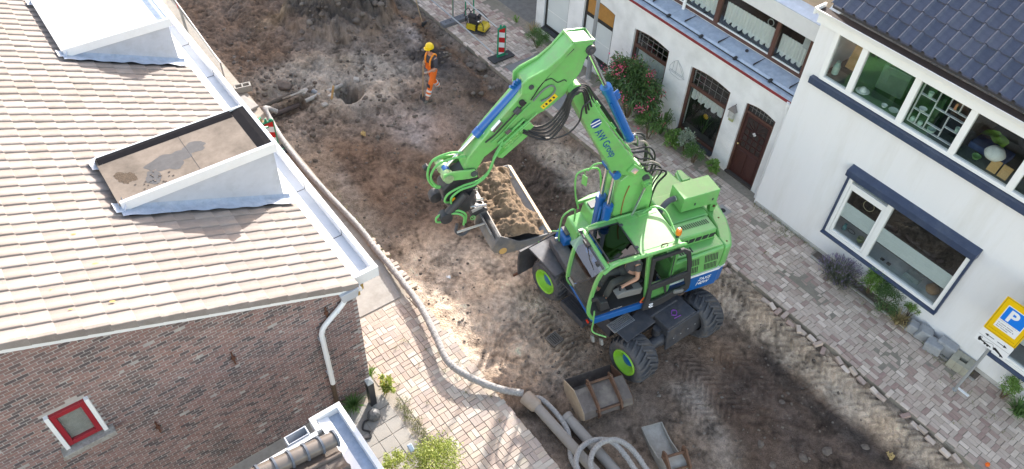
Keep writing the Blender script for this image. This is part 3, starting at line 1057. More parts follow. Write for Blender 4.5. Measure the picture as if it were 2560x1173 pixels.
def dormer_deck_mat(name, kind):
    m = bpy.data.materials.new(name)
    m.use_nodes = True
    N, L = m.node_tree.nodes, m.node_tree.links
    b = N['Principled BSDF']
    b.inputs['Roughness'].default_value = 0.85
    tc = N.new('ShaderNodeTexCoord')
    n1 = N.new('ShaderNodeTexNoise')
    n1.inputs['Scale'].default_value = 1.5
    n1.inputs['Detail'].default_value = 7
    n1.inputs['Roughness'].default_value = 0.7
    L.new(tc.outputs['Object'], n1.inputs['Vector'])
    cr = N.new('ShaderNodeValToRGB')
    e = cr.color_ramp.elements
    if kind == 'brown':
        e[0].position, e[0].color = 0.30, (0.10, 0.080, 0.062, 1)
        e[1].position, e[1].color = 0.62, (0.22, 0.18, 0.145, 1)
    else:
        e[0].position, e[0].color = 0.25, (0.56, 0.53, 0.49, 1)
        e[1].position, e[1].color = 0.6, (0.66, 0.65, 0.63, 1)
    L.new(n1.outputs['Fac'], cr.inputs[0])
    L.new(cr.outputs[0], b.inputs['Base Color'])
    return m


def dormer(y0, y1, xb, top, kind):
    """flat dormer: deck with upstand rim, side cheeks, fascia boards and lead flashing"""
    xf = 3.26
    deck = dormer_deck_mat('deck_' + kind, kind)
    d = MB().box(xb, xf - 0.02, y0 + 0.05, y1 - 0.02, top - 0.16, top - 0.045).build('dormer', deck, house_a, True)
    # cheeks
    for (ya, yb) in ((y0 + 0.06, y0 + 0.10), (y1 - 0.10, y1 - 0.06)):
        x_hit = 3.3 - (top - 0.165 - 3.48) / K
        MB().prism([(xf - 0.03, rz_(xf) - 0.05), (xf - 0.03, top - 0.165), (max(x_hit, xb), top - 0.165), (max(x_hit, xb) - 0.1, rz_(max(x_hit, xb) - 0.1) - 0.05)], 'y', ya, yb).build('cheek', mat('cheek_board', (0.50, 0.52, 0.56), 0.7, var=0.10, scale=3, dirt=(0.36, 0.37, 0.38), dirt_amt=0.7, dscale=2.2), d, True)
    # fascia boards round the deck
    f = MB()
    f.box(xb + 0.02, xf + 0.03, y0, y0 + 0.055, top - 0.19, top)
    f.box(xf - 0.012, xf + 0.03, y0 + 0.056, y1, top - 0.19, top)
    f.box(xb + 0.02, xf - 0.013, y1 - 0.035, y1, top - 0.19, top)
    f.build('fascia', m_white_paint, d, True, bevel=0.004)
    # dark upstand inside the far and street sides
    if kind == 'brown':
        MB().prism([(xf - 0.014, top - 0.008), (xf - 0.12, top - 0.012), (xf - 0.27, top - 0.043), (xf - 0.014, top - 0.043)], 'y', y0 + 0.06, y1 - 0.04).build('upstand', m_tar, d, True)
        MB().prism([(y1 - 0.037, top - 0.006), (y1 - 0.10, top - 0.010), (y1 - 0.20, top - 0.042), (y1 - 0.037, top - 0.042)], 'x', xb + 0.03, xf - 0.28).build('upstand', m_tar, d, True)
        MB().box(xb + 0.03, xf - 0.02, y0 + 0.057, y0 + 0.075, top - 0.044, top - 0.006).build('upstand', m_zinc, d, True)
        MB().box(1.95, 1.957, y0 + 0.08, y1 - 0.2, top - 0.0445, top - 0.0425).build('deck_seam', m_bitumen, d, True)
        # wet dark stain and moss patches, thin films with an irregular outline
        def film(cx, cy, r, seed, m, sx=1.0, sy=1.0, rag=0.5):
            pts = []
            for k in range(48):
                a = 2 * PI * k / 48
                rr = r * (1 + rag * (fbm(np.array([2 + math.cos(a) * 1.4]), np.array([2 + math.sin(a) * 1.4]), 4, seed)[0] - 0.5) * 2)
                pts.append((cx + sx * rr * math.cos(a), cy + sy * rr * math.sin(a)))
            MB().prism(pts, 'z', top - 0.0440, top - 0.0435 + 0.0001 * (seed % 7)).build('stain', m, d, True)
        wet = mat('wet_bitumen', (0.085, 0.08, 0.078), 0.45, var=0.25, scale=9)
        film(1.62, 11.42, 0.36, 5, wet, 1.1, 0.62, 0.7)
        film(2.05, 11.55, 0.22, 8, wet, 1.1, 0.7, 0.6)
        film(1.22, 11.16, 0.22, 13, wet, 0.6, 0.95, 0.5)
        film(0.86, 11.42, 0.16, 17, mat('moss_dirt', (0.085, 0.06, 0.04), 0.95, var=0.4, scale=30, bump=0.6), 0.9, 1.2, 0.9)
        # black bits on the wet patch
        for i in range(26):
            s = random.uniform(0.006, 0.014)
            x, y = random.gauss(1.25, 0.16), random.gauss(11.12, 0.08)
            MB().box(x - s, x + s, y - s, y + s, top - 0.043, top - 0.040 + s * 0.5).build('grit', m_stone, d, True)
    else:
        MB().prism([(xf - 0.014, top - 0.012), (xf - 0.10, top - 0.012), (xf - 0.20, top - 0.043), (xf - 0.014, top - 0.043)], 'y', y0 + 0.06, y1 - 0.04).build('upstand', m_lead, d, True)
    # front wall with its window strip towards the street
    MB().box(xf - 0.07, xf - 0.032, y0 + 0.10, y1 - 0.10, rz_(xf) - 0.1, top - 0.2).build('front_board', m_white_paint, d, True)
    # lead flashing lying on the tiles along the cheek: a wavy strip
    for (yy, s_) in ((y0 + 0.06, -1), (y1 - 0.06, 1)):
        top_v, low_v, mid_v = [], [], []
        nseg = 44
        for i in range(nseg + 1):
            x = xb - 0.02 + (3.36 - xb) * i / nseg
            wv = 0.012 * math.sin(i * 0.9) + 0.01 * math.sin(i * 0.37)
            top_v.append((x, yy, rz_(x) + 0.11))
            mid_v.append((x, yy + s_ * 0.02, rz_(x) + 0.038))
            low_v.append((x, yy + s_ * (0.20 + 0.05 * vnoise(np.array([i * 0.25]), np.array([yy]), 3)[0]), rz_(x) + 0.040 + wv))
        q = MB()
        n_ = nseg + 1
        q.add(top_v + mid_v + low_v, [(i, i + 1, n_ + i + 1, n_ + i) for i in range(nseg)] + [(n_ + i, n_ + i + 1, 2 * n_ + i + 1, 2 * n_ + i) for i in range(nseg)])
        q.build('lead_flashing', m_lead, d, True, smooth=True)
    # lead apron at the back corners
    for yy in (y0 + 0.02, y1 - 0.1):
        q = MB()
        gx = [(xb - 0.09 + 0.06 * i) for i in range(4)]
        vs = []
        for i, x in enumerate(gx):
            for k in range(4):
                y = yy - 0.10 + 0.09 * k
                vs.append((x, y, max(rz_(x) + 0.045 + 0.01 * math.sin(i * 2 + k * 3), top - 0.035 if i > 2 else -9)))
        q.add(vs, [(i * 4 + k, i * 4 + k + 1, i * 4 + k + 5, i * 4 + k + 4) for i in range(3) for k in range(3)])
        q.build('lead_flashing', mat('new_lead', (0.62, 0.66, 0.72), 0.5, 0.1, var=0.1, scale=9), d, True, smooth=True)
    return d


dormer(D1[0], D1[1], D1[2], 4.89, 'brown')
dormer(D2[0], D2[1], D2[2], 4.65, 'white')

# ================================================================ neighbour's roof at the bottom left
house_b = thing('neighbour_house', 'low neighbouring roof with white box gutter and glazed half-round ridge tiles at the bottom left', 'house', (2.0, 6.0, 0))
GB = 3.0
MB().box(0.0, 1.90, 3.0, 6.30, -0.3, GB - 0.25).build('wall', m_brick, house_b, True)
q = MB()
# gutter along the street and its return
q.prism([(1.98, GB), (2.06, GB), (2.06, GB - 0.24), (1.62, GB - 0.24), (1.62, GB - 0.05), (1.80, GB - 0.09), (1.80, GB - 0.16), (1.98, GB - 0.16)], 'y', 3.0, 6.56)
q.build('gutter', MATS['gutter_white'], house_b, True, bevel=0.005)
q = MB()
q.box(1.58, 2.06, 6.562, 6.64, GB - 0.24, GB + 0.001)
q.box(1.52, 1.60, 6.36, 6.638, GB - 0.24, GB + 0.002)
q.box(0.0, 1.52, 6.30, 6.38, GB - 0.20, GB - 0.001)
q.build('gutter_return', m_white_paint, house_b, True, bevel=0.005)
MB().box(1.6, 1.978, 6.40, 6.560, GB - 0.17, GB - 0.155).box(1.81, 1.978, 3.0, 6.40, GB - 0.158, GB - 0.15).build('gutter_lining', m_lead, house_b, True)
q = MB()
q.box(1.08, 1.40, 6.382, 6.40, GB - 0.25, GB + 0.02).box(1.08, 1.40, 6.53, 6.55, GB - 0.25, GB + 0.02).box(1.06, 1.08, 6.382, 6.55, GB - 0.25, GB + 0.02).box(1.40, 1.42, 6.382, 6.55, GB - 0.25, GB + 0.02).box(1.08, 1.40, 6.40, 6.53, GB - 0.25, GB - 0.2)
hb = q.build('hopper', m_zinc, house_b, True, bevel=0.004)
MB().cyl((1.25, 6.465, GB - 0.199), (1.25, 6.465, GB - 0.19), 0.035).build('outlet', m_black, hb, True)
# roof slope down to the street gutter, interlocking brown tiles
m_tile_b = mat('brown_glazed_tile', (0.11, 0.085, 0.068), 0.5, var=0.15, scale=8, bump=0.1)
m_ridge = mat('glazed_ridge', (0.16, 0.135, 0.115), 0.25, var=0.18, scale=7, coat=0.3)
KB = 0.20
rb = lambda x: GB - 0.02 + KB * (1.62 - x)
roofb = MB().prism([(1.64, rb(1.64) - 0.15), (1.64, rb(1.64) - 0.03), (-1.5, rb(-1.5) - 0.03), (-1.5, rb(-1.5) - 0.15)], 'y', 3.0, 6.28).build('roof', m_bitumen, house_b, True)
ab = math.atan(KB)
prb = [(0.0, 0.0), (0.05, -0.012), (0.12, -0.012), (0.16, 0.01), (0.19, 0.040), (0.215, 0.048), (0.238, 0.036), (0.25, 0.0)]
q = MB()
vs = []
for t, lift in ((0.0, 0.0), (0.32, -0.028)):
    for (py, pz) in prb:
        vs.append((-t * math.cos(ab) + (pz + lift) * math.sin(ab), -py, t * math.sin(ab) + (pz + lift) * math.cos(ab)))
n = len(prb)
fs = [(i, i + 1, n + i + 1, n + i) for i in range(n - 1)]
b0 = len(vs)
vs += [(0.003, -py, pz - 0.03) for py, pz in prb]
fs += [(b0 + i, b0 + i + 1, i + 1, i) for i in range(n - 1)]
q.add(vs, fs)
me_b = bpy.data.meshes.new('roof_tile')
me_b.from_pydata(q.v, [], q.f)
me_b.materials.append(m_tile_b)
me_b.shade_smooth()
me_b.set_sharp_from_angle(angle=math.radians(60))
for r in range(8):
    x = 1.66 - r * 0.27 * math.cos(ab)
    for c in range(6):
        o = bpy.data.objects.new('roof_tile', me_b)
        o.location = WM[roofb.name].inverted() @ Vector((x, 6.02 - c * 0.25, rb(x) + 0.02))
        o.rotation_euler = (random.gauss(0, 0.01), random.gauss(0, 0.006), random.gauss(0, 0.008))
        o.parent = roofb
        COL.objects.link(o)
# half-round ridge tiles with raised collars, climbing along the verge
q = MB()
RR = 0.135
rings = []
for t in (0.0, 0.035, 0.036, 0.27, 0.30):
    rr = RR * (1.16 if t < 0.0355 else (0.97 if t < 0.2 else 1.0))
    rings.append([(-t, rr * math.cos(PI * k / 14), rr * math.sin(PI * k / 14)) for k in range(15)])
q.loft(rings[:3], False, False, 1)
q.loft(rings[2:], False, False, 0)
me_r = bpy.data.meshes.new('ridge_tile')
me_r.from_pydata(q.v, [], q.f)
me_r.materials.append(m_ridge)
me_r.materials.append(mat('slate_collar', (0.10, 0.115, 0.14), 0.3, var=0.1))
me_r.polygons.foreach_set('material_index', q.m)
me_r.shade_smooth()
me_r.set_sharp_from_angle(angle=math.radians(40))
for i in range(9):
    x = 1.70 - i * 0.245 * math.cos(ab)
    o = bpy.data.objects.new('ridge_tile', me_r)
    o.location = WM[roofb.name].inverted() @ Vector((x, 6.07, rb(x) + 0.055))
    o.rotation_euler = (0, ab, random.gauss(0, 0.01))
    o.parent = roofb
    COL.objects.link(o)

# ================================================================ row house further up the street, beyond the passage
house_e = thing('far_row_house', 'brick house with tiled roof beyond the passage past the painted row house', 'house', (15.2, 20.2, 0))
MB().box(15.2, 24.0, 20.0, 36.0, -0.3, 5.2).build('wall', m_brick, house_e, True)
MB().prism([(15.0, 5.2), (24.2, 5.2), (19.6, 7.3)], 'y', 19.9, 36.1).build('roof', m_tile_l, house_e, True)

# ================================================================ rendered house on the right
m_render = mat('white_render', (0.78, 0.775, 0.775), 0.9, var=0.035, scale=1.6, bump=0.35, bscale=170, dirt=(0.56, 0.54, 0.48), dirt_amt=0.42, dscale=1.6, streak=True)
m_navy = mat('navy_trim', (0.035, 0.052, 0.10), 0.45, var=0.15, scale=5, dirt=(0.09, 0.11, 0.15), dirt_amt=0.5, dscale=3)
m_navy_tile = mat('navy_glazed_tile', (0.04, 0.048, 0.075), 0.28, var=0.2, scale=10, coat=0.35,
                  palette=[(0.050, 0.058, 0.094), (0.062, 0.069, 0.108), (0.042, 0.050, 0.082), (0.056, 0.063, 0.098), (0.070, 0.076, 0.112)], dirt=(0.09, 0.095, 0.11), dirt_amt=0.4, dscale=5)
m_pvc = mat('white_frame', (0.80, 0.80, 0.78), 0.35, var=0.03, scale=3)
house_d = thing('rendered_house', 'white rendered house with navy tiled roof and navy window trim', 'house', (14.28, 2.0, 0))
XD = 14.28
BW = (2.48, 5.47, 0.72, 2.55)                    # ground floor window opening
BW2 = (-2.2, 1.13, 0.72, 2.55)
UB = (-3.2, 7.08, 4.20, 5.38)                    # window strip upstairs
q = MB()
T = 0.28


def slab(y0, y1, z0, z1):
    q.box(XD, XD + T, y0, y1, z0, z1)


slab(-6, 7.50, -0.3, BW[2])
slab(BW[1], 7.50, BW[2], BW[3])
slab(BW2[1], BW[0], BW[2], BW[3])
slab(-6, BW2[0], BW[2], BW[3])
slab(-6, 7.50, BW[3], UB[2])
slab(UB[1], 7.50, UB[2], UB[3])
slab(-6, UB[0], UB[2], UB[3])
slab(-6, 7.50, UB[3], 5.62)
q.box(XD + T, XD + 8, 7.22, 7.50, -0.3, 5.6)      # side wall
q.prism([(XD + 0.0, 5.62), (XD + 8, 5.62), (XD + 8, 5.63), (XD + 5.5, 9.6)], 'y', 7.22, 7.48)
wall_d = q.build('wall', m_render, house_d, True)
# grime band under the upstairs sill is in the render noise; base plinth
MB().box(XD - 0.012, XD - 0.001, -6, 7.46, -0.1, 0.10).build('plinth', mat('plinth', (0.45, 0.44, 0.42), 0.9, var=0.15, scale=3, dirt=(0.25, 0.23, 0.18), dirt_amt=0.7, dscale=2), house_d, True)
# fascia, gutter, navy roof
MB().box(XD - 0.10, XD - 0.002, -6, 7.56, 5.38, 5.62).build('fascia', m_pvc, house_d, True, bevel=0.004)
MB().prism([(XD - 0.27, 5.74), (XD - 0.25, 5.74), (XD - 0.23, 5.64), (XD - 0.02, 5.64), (XD - 0.02, 5.625), (XD - 0.22, 5.625)], 'y', -6, 7.62).box(XD - 0.26, XD + 0.1, 7.58, 7.62, 5.60, 5.75).build('gutter', m_pvc, house_d, True)
MB().box(XD - 0.225, XD + 0.10, -6, 7.57, 5.642, 5.67).build('gutter_dark_strip', mat('gutter_dark', (0.05, 0.035, 0.03), 0.9, var=0.3), house_d, True)  # flat dark brown strip along the gutter bottom
KD = 0.80
ad_ = math.atan(KD)
rd = lambda x: 5.80 + KD * (x - 14.16)
roof_d = MB().prism([(14.30, rd(14.30) - 0.16), (14.30, rd(14.30) - 0.05), (19.4, rd(19.4) - 0.05), (19.4, rd(19.4) - 0.14)], 'y', -6, 7.40).prism([(19.4, rd(19.4) - 0.05), (19.4, rd(19.4) - 0.14), (24.4, 5.6), (24.4, 5.7)], 'y', -6, 7.40).build('roof', m_bitumen, house_d, True)
DW, DE = 0.265, 0.335
prd = [(0.0, 0.0), (0.015, -0.012), (0.17, -0.014), (0.195, 0.0), (0.21, 0.030), (0.232, 0.042), (0.252, 0.032), (0.263, 0.002), (0.266, -0.015)]
q = MB()
vs = []
for t, lift in ((0.0, 0.004), (DE + 0.04, -0.026)):
    for (py, pz) in prd:
        vs.append((t * math.cos(ad_) - (pz + lift) * math.sin(ad_), py, t * math.sin(ad_) + (pz + lift) * math.cos(ad_)))
n = len(prd)
fs = [(i, i + 1, n + i + 1, n + i) for i in range(n - 1)]
b0 = len(vs)
vs += [(0.004, py, pz - 0.03) for py, pz in prd]
fs += [(b0 + i, b0 + i + 1, i + 1, i) for i in range(n - 1)]
q.add(vs, fs)
me_d = bpy.data.meshes.new('roof_tile')
me_d.from_pydata(q.v, [], q.f)
me_d.materials.append(m_navy_tile)
me_d.shade_smooth()
me_d.set_sharp_from_angle(angle=math.radians(35))
items = []
for r in range(15):
    x = 14.25 + r * DE * math.cos(ad_)
    for c in range(32):
        y = 7.43 - (c + 1) * DW
        if r > 9 and c > 24:
            continue
        items.append(((x, y, rd(x)), (random.gauss(0, 0.004), random.gauss(0, 0.004), random.gauss(0, 0.004))))
lay_pieces('roof_tile', items, (me_d, np.array(q.v), q.f), roof_d, m_navy_tile, 300, 'remaining_tiles')
# chimney on the ridge and an aerial: their shadows fall across the street
q = MB().box(19.0, 19.7, 2.6, 3.3, 8.6, 11.0).box(18.92, 19.78, 2.52, 3.38, 11.002, 11.15)
q.build('chimney', m_brick, house_d, True)

# upstairs window strip
posts = [7.08, 6.34, 5.10, 3.895, 2.66, 1.45, 0.25, -0.95, -2.15, -3.2]
q = MB()
xs_, xo = XD - 0.04, XD + 0.07
q.box(xs_, xo, UB[0], UB[1], UB[2], UB[2] + 0.085)
q.box(xs_, xo, UB[0], UB[1], UB[3] - 0.04, UB[3] + 0.0)
for i, y in enumerate(posts):
    wd = 0.068 if 0 < i < len(posts) - 1 else 0.055
    if i == 0:
        y -= 0.04
    q.box(xs_ + 0.001, xo - 0.001, y - wd, y + wd, UB[2] + 0.0855, UB[3] - 0.0405)
strip = q.build('window', m_pvc, house_d, True, bevel=0.006)
for i in range(len(posts) - 1):
    MB().box(XD + 0.012, XD + 0.018, posts[i + 1] + 0.069, posts[i] - (0.069 if i else 0.096), UB[2] + 0.087, UB[3] - 0.042).build('pane', m_glass, strip, True)
MB().box(XD - 0.13, XD - 0.002, -3.3, 7.24, 4.03, 4.19).build('sill_band', m_navy, house_d, True, bevel=0.008)
# room behind the strip
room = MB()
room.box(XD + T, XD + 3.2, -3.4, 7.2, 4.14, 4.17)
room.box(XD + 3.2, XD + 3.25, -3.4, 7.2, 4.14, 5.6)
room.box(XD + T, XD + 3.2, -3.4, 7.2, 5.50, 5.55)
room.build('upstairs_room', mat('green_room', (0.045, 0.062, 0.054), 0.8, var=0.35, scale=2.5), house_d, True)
for y, m_ in ((5.13, 'a'), (3.90, 'b')):
    MB().box(XD + T, XD + 3.2, y - 0.02, y + 0.02, 4.17, 5.5).build('partition', MATS['green_room'] if m_ == 'a' else m_dark_room, house_d, True)


def big_window(o4, div):
    y0, y1, z0, z1 = o4
    q = MB()
    # white frame with a small opening light on the left
    for (a, b, c, d) in [(y0, y0 + 0.09, z0 + 0.10, z1), (y1 - 0.09, y1, z0 + 0.10, z1)]:
        q.box(XD - 0.06, XD + 0.06, a, b, c, d)
    q.box(XD - 0.061, XD + 0.061, y0, y1, z0 + 0.02, z0 + 0.099)
    q.box(XD - 0.06, XD + 0.06, y0 + 0.09, y1 - 0.09, z1 - 0.05, z1)
    q.box(XD - 0.065, XD + 0.06, div - 0.065, div + 0.065, z0 + 0.10, z1 - 0.051)
    q.box(XD - 0.062, XD + 0.058, div + 0.066, y1 - 0.091, z1 - 0.30, z1 - 0.20)
    f = q.build('window', m_pvc, house_d, True, bevel=0.008)
    q = MB()
    a, b, c, d = div + 0.07, y1 - 0.095, z0 + 0.105, z1 - 0.305
    q.box(XD - 0.05, XD + 0.04, a, a + 0.06, c, d).box(XD - 0.05, XD + 0.04, b - 0.06, b, c, d).box(XD - 0.05, XD + 0.04, a + 0.061, b - 0.061, c, c + 0.06).box(XD - 0.05, XD + 0.04, a + 0.061, b - 0.061, d - 0.06, d)
    q.build('casement', m_pvc, f, True, bevel=0.006)
    MB().box(XD + 0.0, XD + 0.006, y0 + 0.09, div - 0.066, z0 + 0.1, z1 - 0.052).build('pane', m_glass, f, True)
    MB().box(XD + 0.0, XD + 0.006, div + 0.131, y1 - 0.156, z0 + 0.166, z1 - 0.366).build('pane', m_glass, f, True)
    MB().box(XD + 0.0, XD + 0.006, div + 0.067, y1 - 0.092, z1 - 0.199, z1 - 0.052).build('pane', m_glass, f, True)
    # frosted film across the middle
    MB().box(XD + 0.010, XD + 0.013, y0 + 0.092, div - 0.067, z0 + 0.62, z0 + 1.05).build('frosted_film', frost_mat('film', (0.66, 0.70, 0.69), 0.85), f, True)
    MB().box(XD + 0.010, XD + 0.013, div + 0.132, y1 - 0.157, z0 + 0.62, z0 + 1.05).build('frosted_film', bpy.data.materials['film'], f, True)
    # navy casing: side strips, sill and hood
    MB().box(XD - 0.075, XD - 0.001, y0 - 0.055, y0 - 0.001, z0 - 0.02, z1 + 0.0).build('casing', m_navy, f, True)
    MB().box(XD - 0.075, XD - 0.001, y1 + 0.001, y1 + 0.055, z0 - 0.02, z1).build('casing', m_navy, f, True)
    MB().prism([(XD - 0.14, z0 - 0.035), (XD - 0.14, z0 - 0.005), (XD + 0.0, z0 + 0.018), (XD - 0.0, z0 - 0.035)], 'y', y0 - 0.06, y1 + 0.06).build('sill', m_navy, f, True, bevel=0.004)
    MB().prism([(XD - 0.20, z1 + 0.0), (XD - 0.20, z1 + 0.17), (XD - 0.001, z1 + 0.24), (XD - 0.001, z1 + 0.0)], 'y', y0 - 0.08, y1 + 0.08).build('hood', m_navy, f, True, bevel=0.01)
    # inside: pale window board and dim room
    MB().box(XD + 0.062, XD + 0.62, y0 - 0.1, y1 + 0.1, z0 + 0.02, z0 + 0.06).build('window_board', mat('board', (0.55, 0.56, 0.55), 0.5, var=0.06), f, True)
    r = MB()
    r.box(XD + T, XD + 3.2, y0 - 0.3, y1 + 0.3, z0 - 0.3, z0 - 0.25)
    r.box(XD + 3.2, XD + 3.25, y0 - 0.3, y1 + 0.3, z0 - 0.3, z1 + 0.3)
    r.box(XD + T, XD + 3.2, y0 - 0.35, y0 - 0.3, z0 - 0.3, z1 + 0.3)
    r.box(XD + T, XD + 3.2, y1 + 0.3, y1 + 0.35, z0 - 0.3, z1 + 0.3)
    r.box(XD + T, XD + 3.2, y0 - 0.3, y1 + 0.3, z1 + 0.3, z1 + 0.35)
    r.build('room', mat('brown_room', (0.075, 0.062, 0.055), 0.9, var=0.4, scale=4), f, True)
    return f


bw = big_window(BW, 4.385)
big_window(BW2, -0.2)

# ================================================================ painted brick row house
def painted_brick():
    m = bpy.data.materials.new('white_painted_brick')
    m.use_nodes = True
    N, L = m.node_tree.nodes, m.node_tree.links
    b = N['Principled BSDF']
    b.inputs['Roughness'].default_value = 0.6
    tc = N.new('ShaderNodeTexCoord')
    sp = N.new('ShaderNodeSeparateXYZ')
    cb = N.new('ShaderNodeCombineXYZ')
    L.new(tc.outputs['Object'], sp.inputs[0])
    L.new(sp.outputs['Y'], cb.inputs['X'])
    L.new(sp.outputs['Z'], cb.inputs['Y'])
    br = N.new('ShaderNodeTexBrick')
    br.inputs['Scale'].default_value = 1.0
    br.inputs['Brick Width'].default_value = 0.22
    br.inputs['Row Height'].default_value = 0.0625
    br.inputs['Mortar Size'].default_value = 0.006
    br.inputs['Mortar Smooth'].default_value = 0.6
    br.inputs['Color1'].default_value = (1, 1, 1, 1)
    br.inputs['Color2'].default_value = (0.9, 0.9, 0.9, 1)
    br.inputs['Mortar'].default_value = (0, 0, 0, 1)
    L.new(cb.outputs[0], br.inputs['Vector'])
    n = N.new('ShaderNodeTexNoise')
    n.inputs['Scale'].default_value = 2.0
    n.inputs['Detail'].default_value = 8
    L.new(tc.outputs['Object'], n.inputs['Vector'])
    cr = N.new('ShaderNodeValToRGB')
    cr.color_ramp.elements[0].position = 0.3
    cr.color_ramp.elements[0].color = (0.66, 0.66, 0.645, 1)
    cr.color_ramp.elements[1].position = 0.6
    cr.color_ramp.elements[1].color = (0.80, 0.80, 0.79, 1)
    L.new(n.outputs['Fac'], cr.inputs[0])
    L.new(cr.outputs[0], b.inputs['Base Color'])
    bp = N.new('ShaderNodeBump')
    bp.inputs['Strength'].default_value = 0.55
    bp.inputs['Distance'].default_value = 0.008
    L.new(br.outputs['Color'], bp.inputs['Height'])
    L.new(bp.outputs[0], b.inputs['Normal'])
    return m


m_pbrick = painted_brick()
m_galv_roof = mat('roof_galvanised', (0.4, 0.41, 0.42), 0.45, 0.5, var=0.12)
m_brown = mat('brown_frame', (0.095, 0.045, 0.032), 0.4, var=0.2, scale=6)
m_lace = frost_mat('lace', (0.86, 0.85, 0.81), 0.86)
XC = 14.57
house_c = thing('painted_row_house', 'white painted brick row house with brown windows, red gutter edge and panelled door', 'house', (14.57, 12.0, 0))
# openings: (y0, y1, z0, z1)
DOOR = (7.86, 8.80, 0.0, 2.30)
W2 = (9.33, 10.72, 0.20, 2.28)
W1 = (11.55, 12.91, 0.20, 2.28)
W0 = (13.74, 15.05, 0.42, 2.28)
W00 = (15.72, 16.86, 0.30, 2.28)
OPEN = [DOOR, W2, W1, W0, W00]
q = MB()
TC = 0.3
edges = [7.46] + [v for o in OPEN for v in o[:2]] + [17.25]
for i in range(0, len(edges), 2):
    q.box(XC, XC + TC, edges[i], edges[i + 1], -0.3, 3.02)
ARC = 0.075
for (y0, y1, z0, z1) in OPEN:
    q.box(XC, XC + TC, y0, y1, -0.3, z0)
    # segmental arch head
    pts = [(y0, 3.02), (y0, z1)]
    for k in range(1, 12):
        t = k / 12
        pts.append((y0 + (y1 - y0) * t, z1 + ARC * math.sin(PI * t)))
    pts += [(y1, z1), (y1, 3.02)]
    q.prism(pts, 'x', XC, XC + TC)
q.box(XC + TC, XC + 9, 17.0, 17.25, -0.3, 4.6)
wall_c = q.build('wall', m_pbrick, house_c, True)
MB().box(XC - 0.025, XC - 0.001, 7.60, 17.25, 2.93, 3.025).build('moulding', m_white_paint, house_c, True, bevel=0.006)
MB().box(XC - 0.10, XC + 0.02, 7.56, 17.3, 3.026, 3.10).build('gutter_edge', mat('dark_red', (0.22, 0.025, 0.03), 0.5, var=0.25, scale=8), house_c, True, bevel=0.006)
# lead lined gutter strip
q = MB()
q.prism([(XC - 0.09, 3.101), (XC - 0.09, 3.135), (XC - 0.02, 3.145), (XC + 0.10, 3.12), (XC + 0.16, 3.19), (XC + 0.62, 3.25), (XC + 0.62, 3.101)], 'y', 7.58, 17.3)
lg = q.build('lead_gutter', m_lead, house_c, True)
MB().box(XC + 0.095, XC + 0.125, 7.6, 17.2, 3.122, 3.142).build('silt', m_bitumen, lg, True)
for y in (8.42, 9.55, 10.72, 11.9, 13.1, 14.3, 15.5):
    MB().box(XC + 0.03, XC + 0.15, y - 0.035, y + 0.035, 3.135, 3.20).build('gutter_bracket', m_black, lg, True, bevel=0.008)
    MB().box(XC + 0.17, XC + 0.60, y - 0.5, y - 0.493, 3.198, 3.256).build('lead_seam', m_bitumen, lg, True)
MB().box(XC + 0.44, XC + 0.50, 9.50, 9.56, 3.23, 3.28).build('gutter_bracket', m_black, lg, True)
# upper storey set back
XU = 15.20
q = MB()
q.box(XU, XU + 0.15, 7.50, 17.2, 3.0, 3.28)
q.box(XU, XU + 8, 7.50, 7.94, 3.0, 4.30)
q.box(XU + 0.0, XU + 0.15, 15.5, 17.2, 3.28, 4.3)
q.build('upper_wall', m_pbrick, house_c, True)
q = MB()
q.box(XU - 0.03, XU + 0.06, 7.95, 15.4, 3.281, 3.37)
for y, wd in ((8.00, 0.045), (8.97, 0.055), (10.78, 0.07), (12.55, 0.055), (14.3, 0.055)):
    q.box(XU - 0.031, XU + 0.061, y - wd, y + wd, 3.371, 4.36)
upw = q.build('upper_window', m_brown, house_c, True, bevel=0.006)
ys_ = [8.00, 8.97, 10.78, 12.55, 14.3]
for a, b in zip(ys_[:-1], ys_[1:]):
    MB().box(XU + 0.01, XU + 0.016, a + 0.05, b - 0.06, 3.37, 4.36).build('pane', m_glass, upw, True)
    MB().box(XU - 0.02, XU + 0.03, a + 0.055, b - 0.075, 3.372, 3.39).build('glazing_bead', m_pvc, upw, True)


def lace_curtain(xp, y0, y1, ztop, zlow, name='curtain', parent=None, folds=9, amp=0.05, scal=0.05):
    """gathered net curtain with scalloped hem"""
    n = max(40, int((y1 - y0) * 90))
    rows = 5
    vs = []
    for j in range(rows):
        t = j / (rows - 1)
        for i in range(n):
            y = y0 + (y1 - y0) * i / (n - 1)
            ph = 2 * PI * folds * i / (n - 1)
            hem = scal * (0.5 + 0.5 * math.sin(ph * 0.5 + 1)) * (1 if j == rows - 1 else 0)
            ruff = 0.02 * abs(math.sin(ph * 1.5)) if j == 0 else 0
            vs.append((xp + amp * (0.4 + 0.6 * t) * math.sin(ph + 0.6 * math.sin(ph * 0.37)), y, ztop + (zlow - ztop) * t + hem + ruff))
    fs = [(j * n + i, j * n + i + 1, (j + 1) * n + i + 1, (j + 1) * n + i) for j in range(rows - 1) for i in range(n - 1)]
    q = MB()
    q.add(vs, fs)
    return q.build(name, m_lace, parent, True, smooth=True)


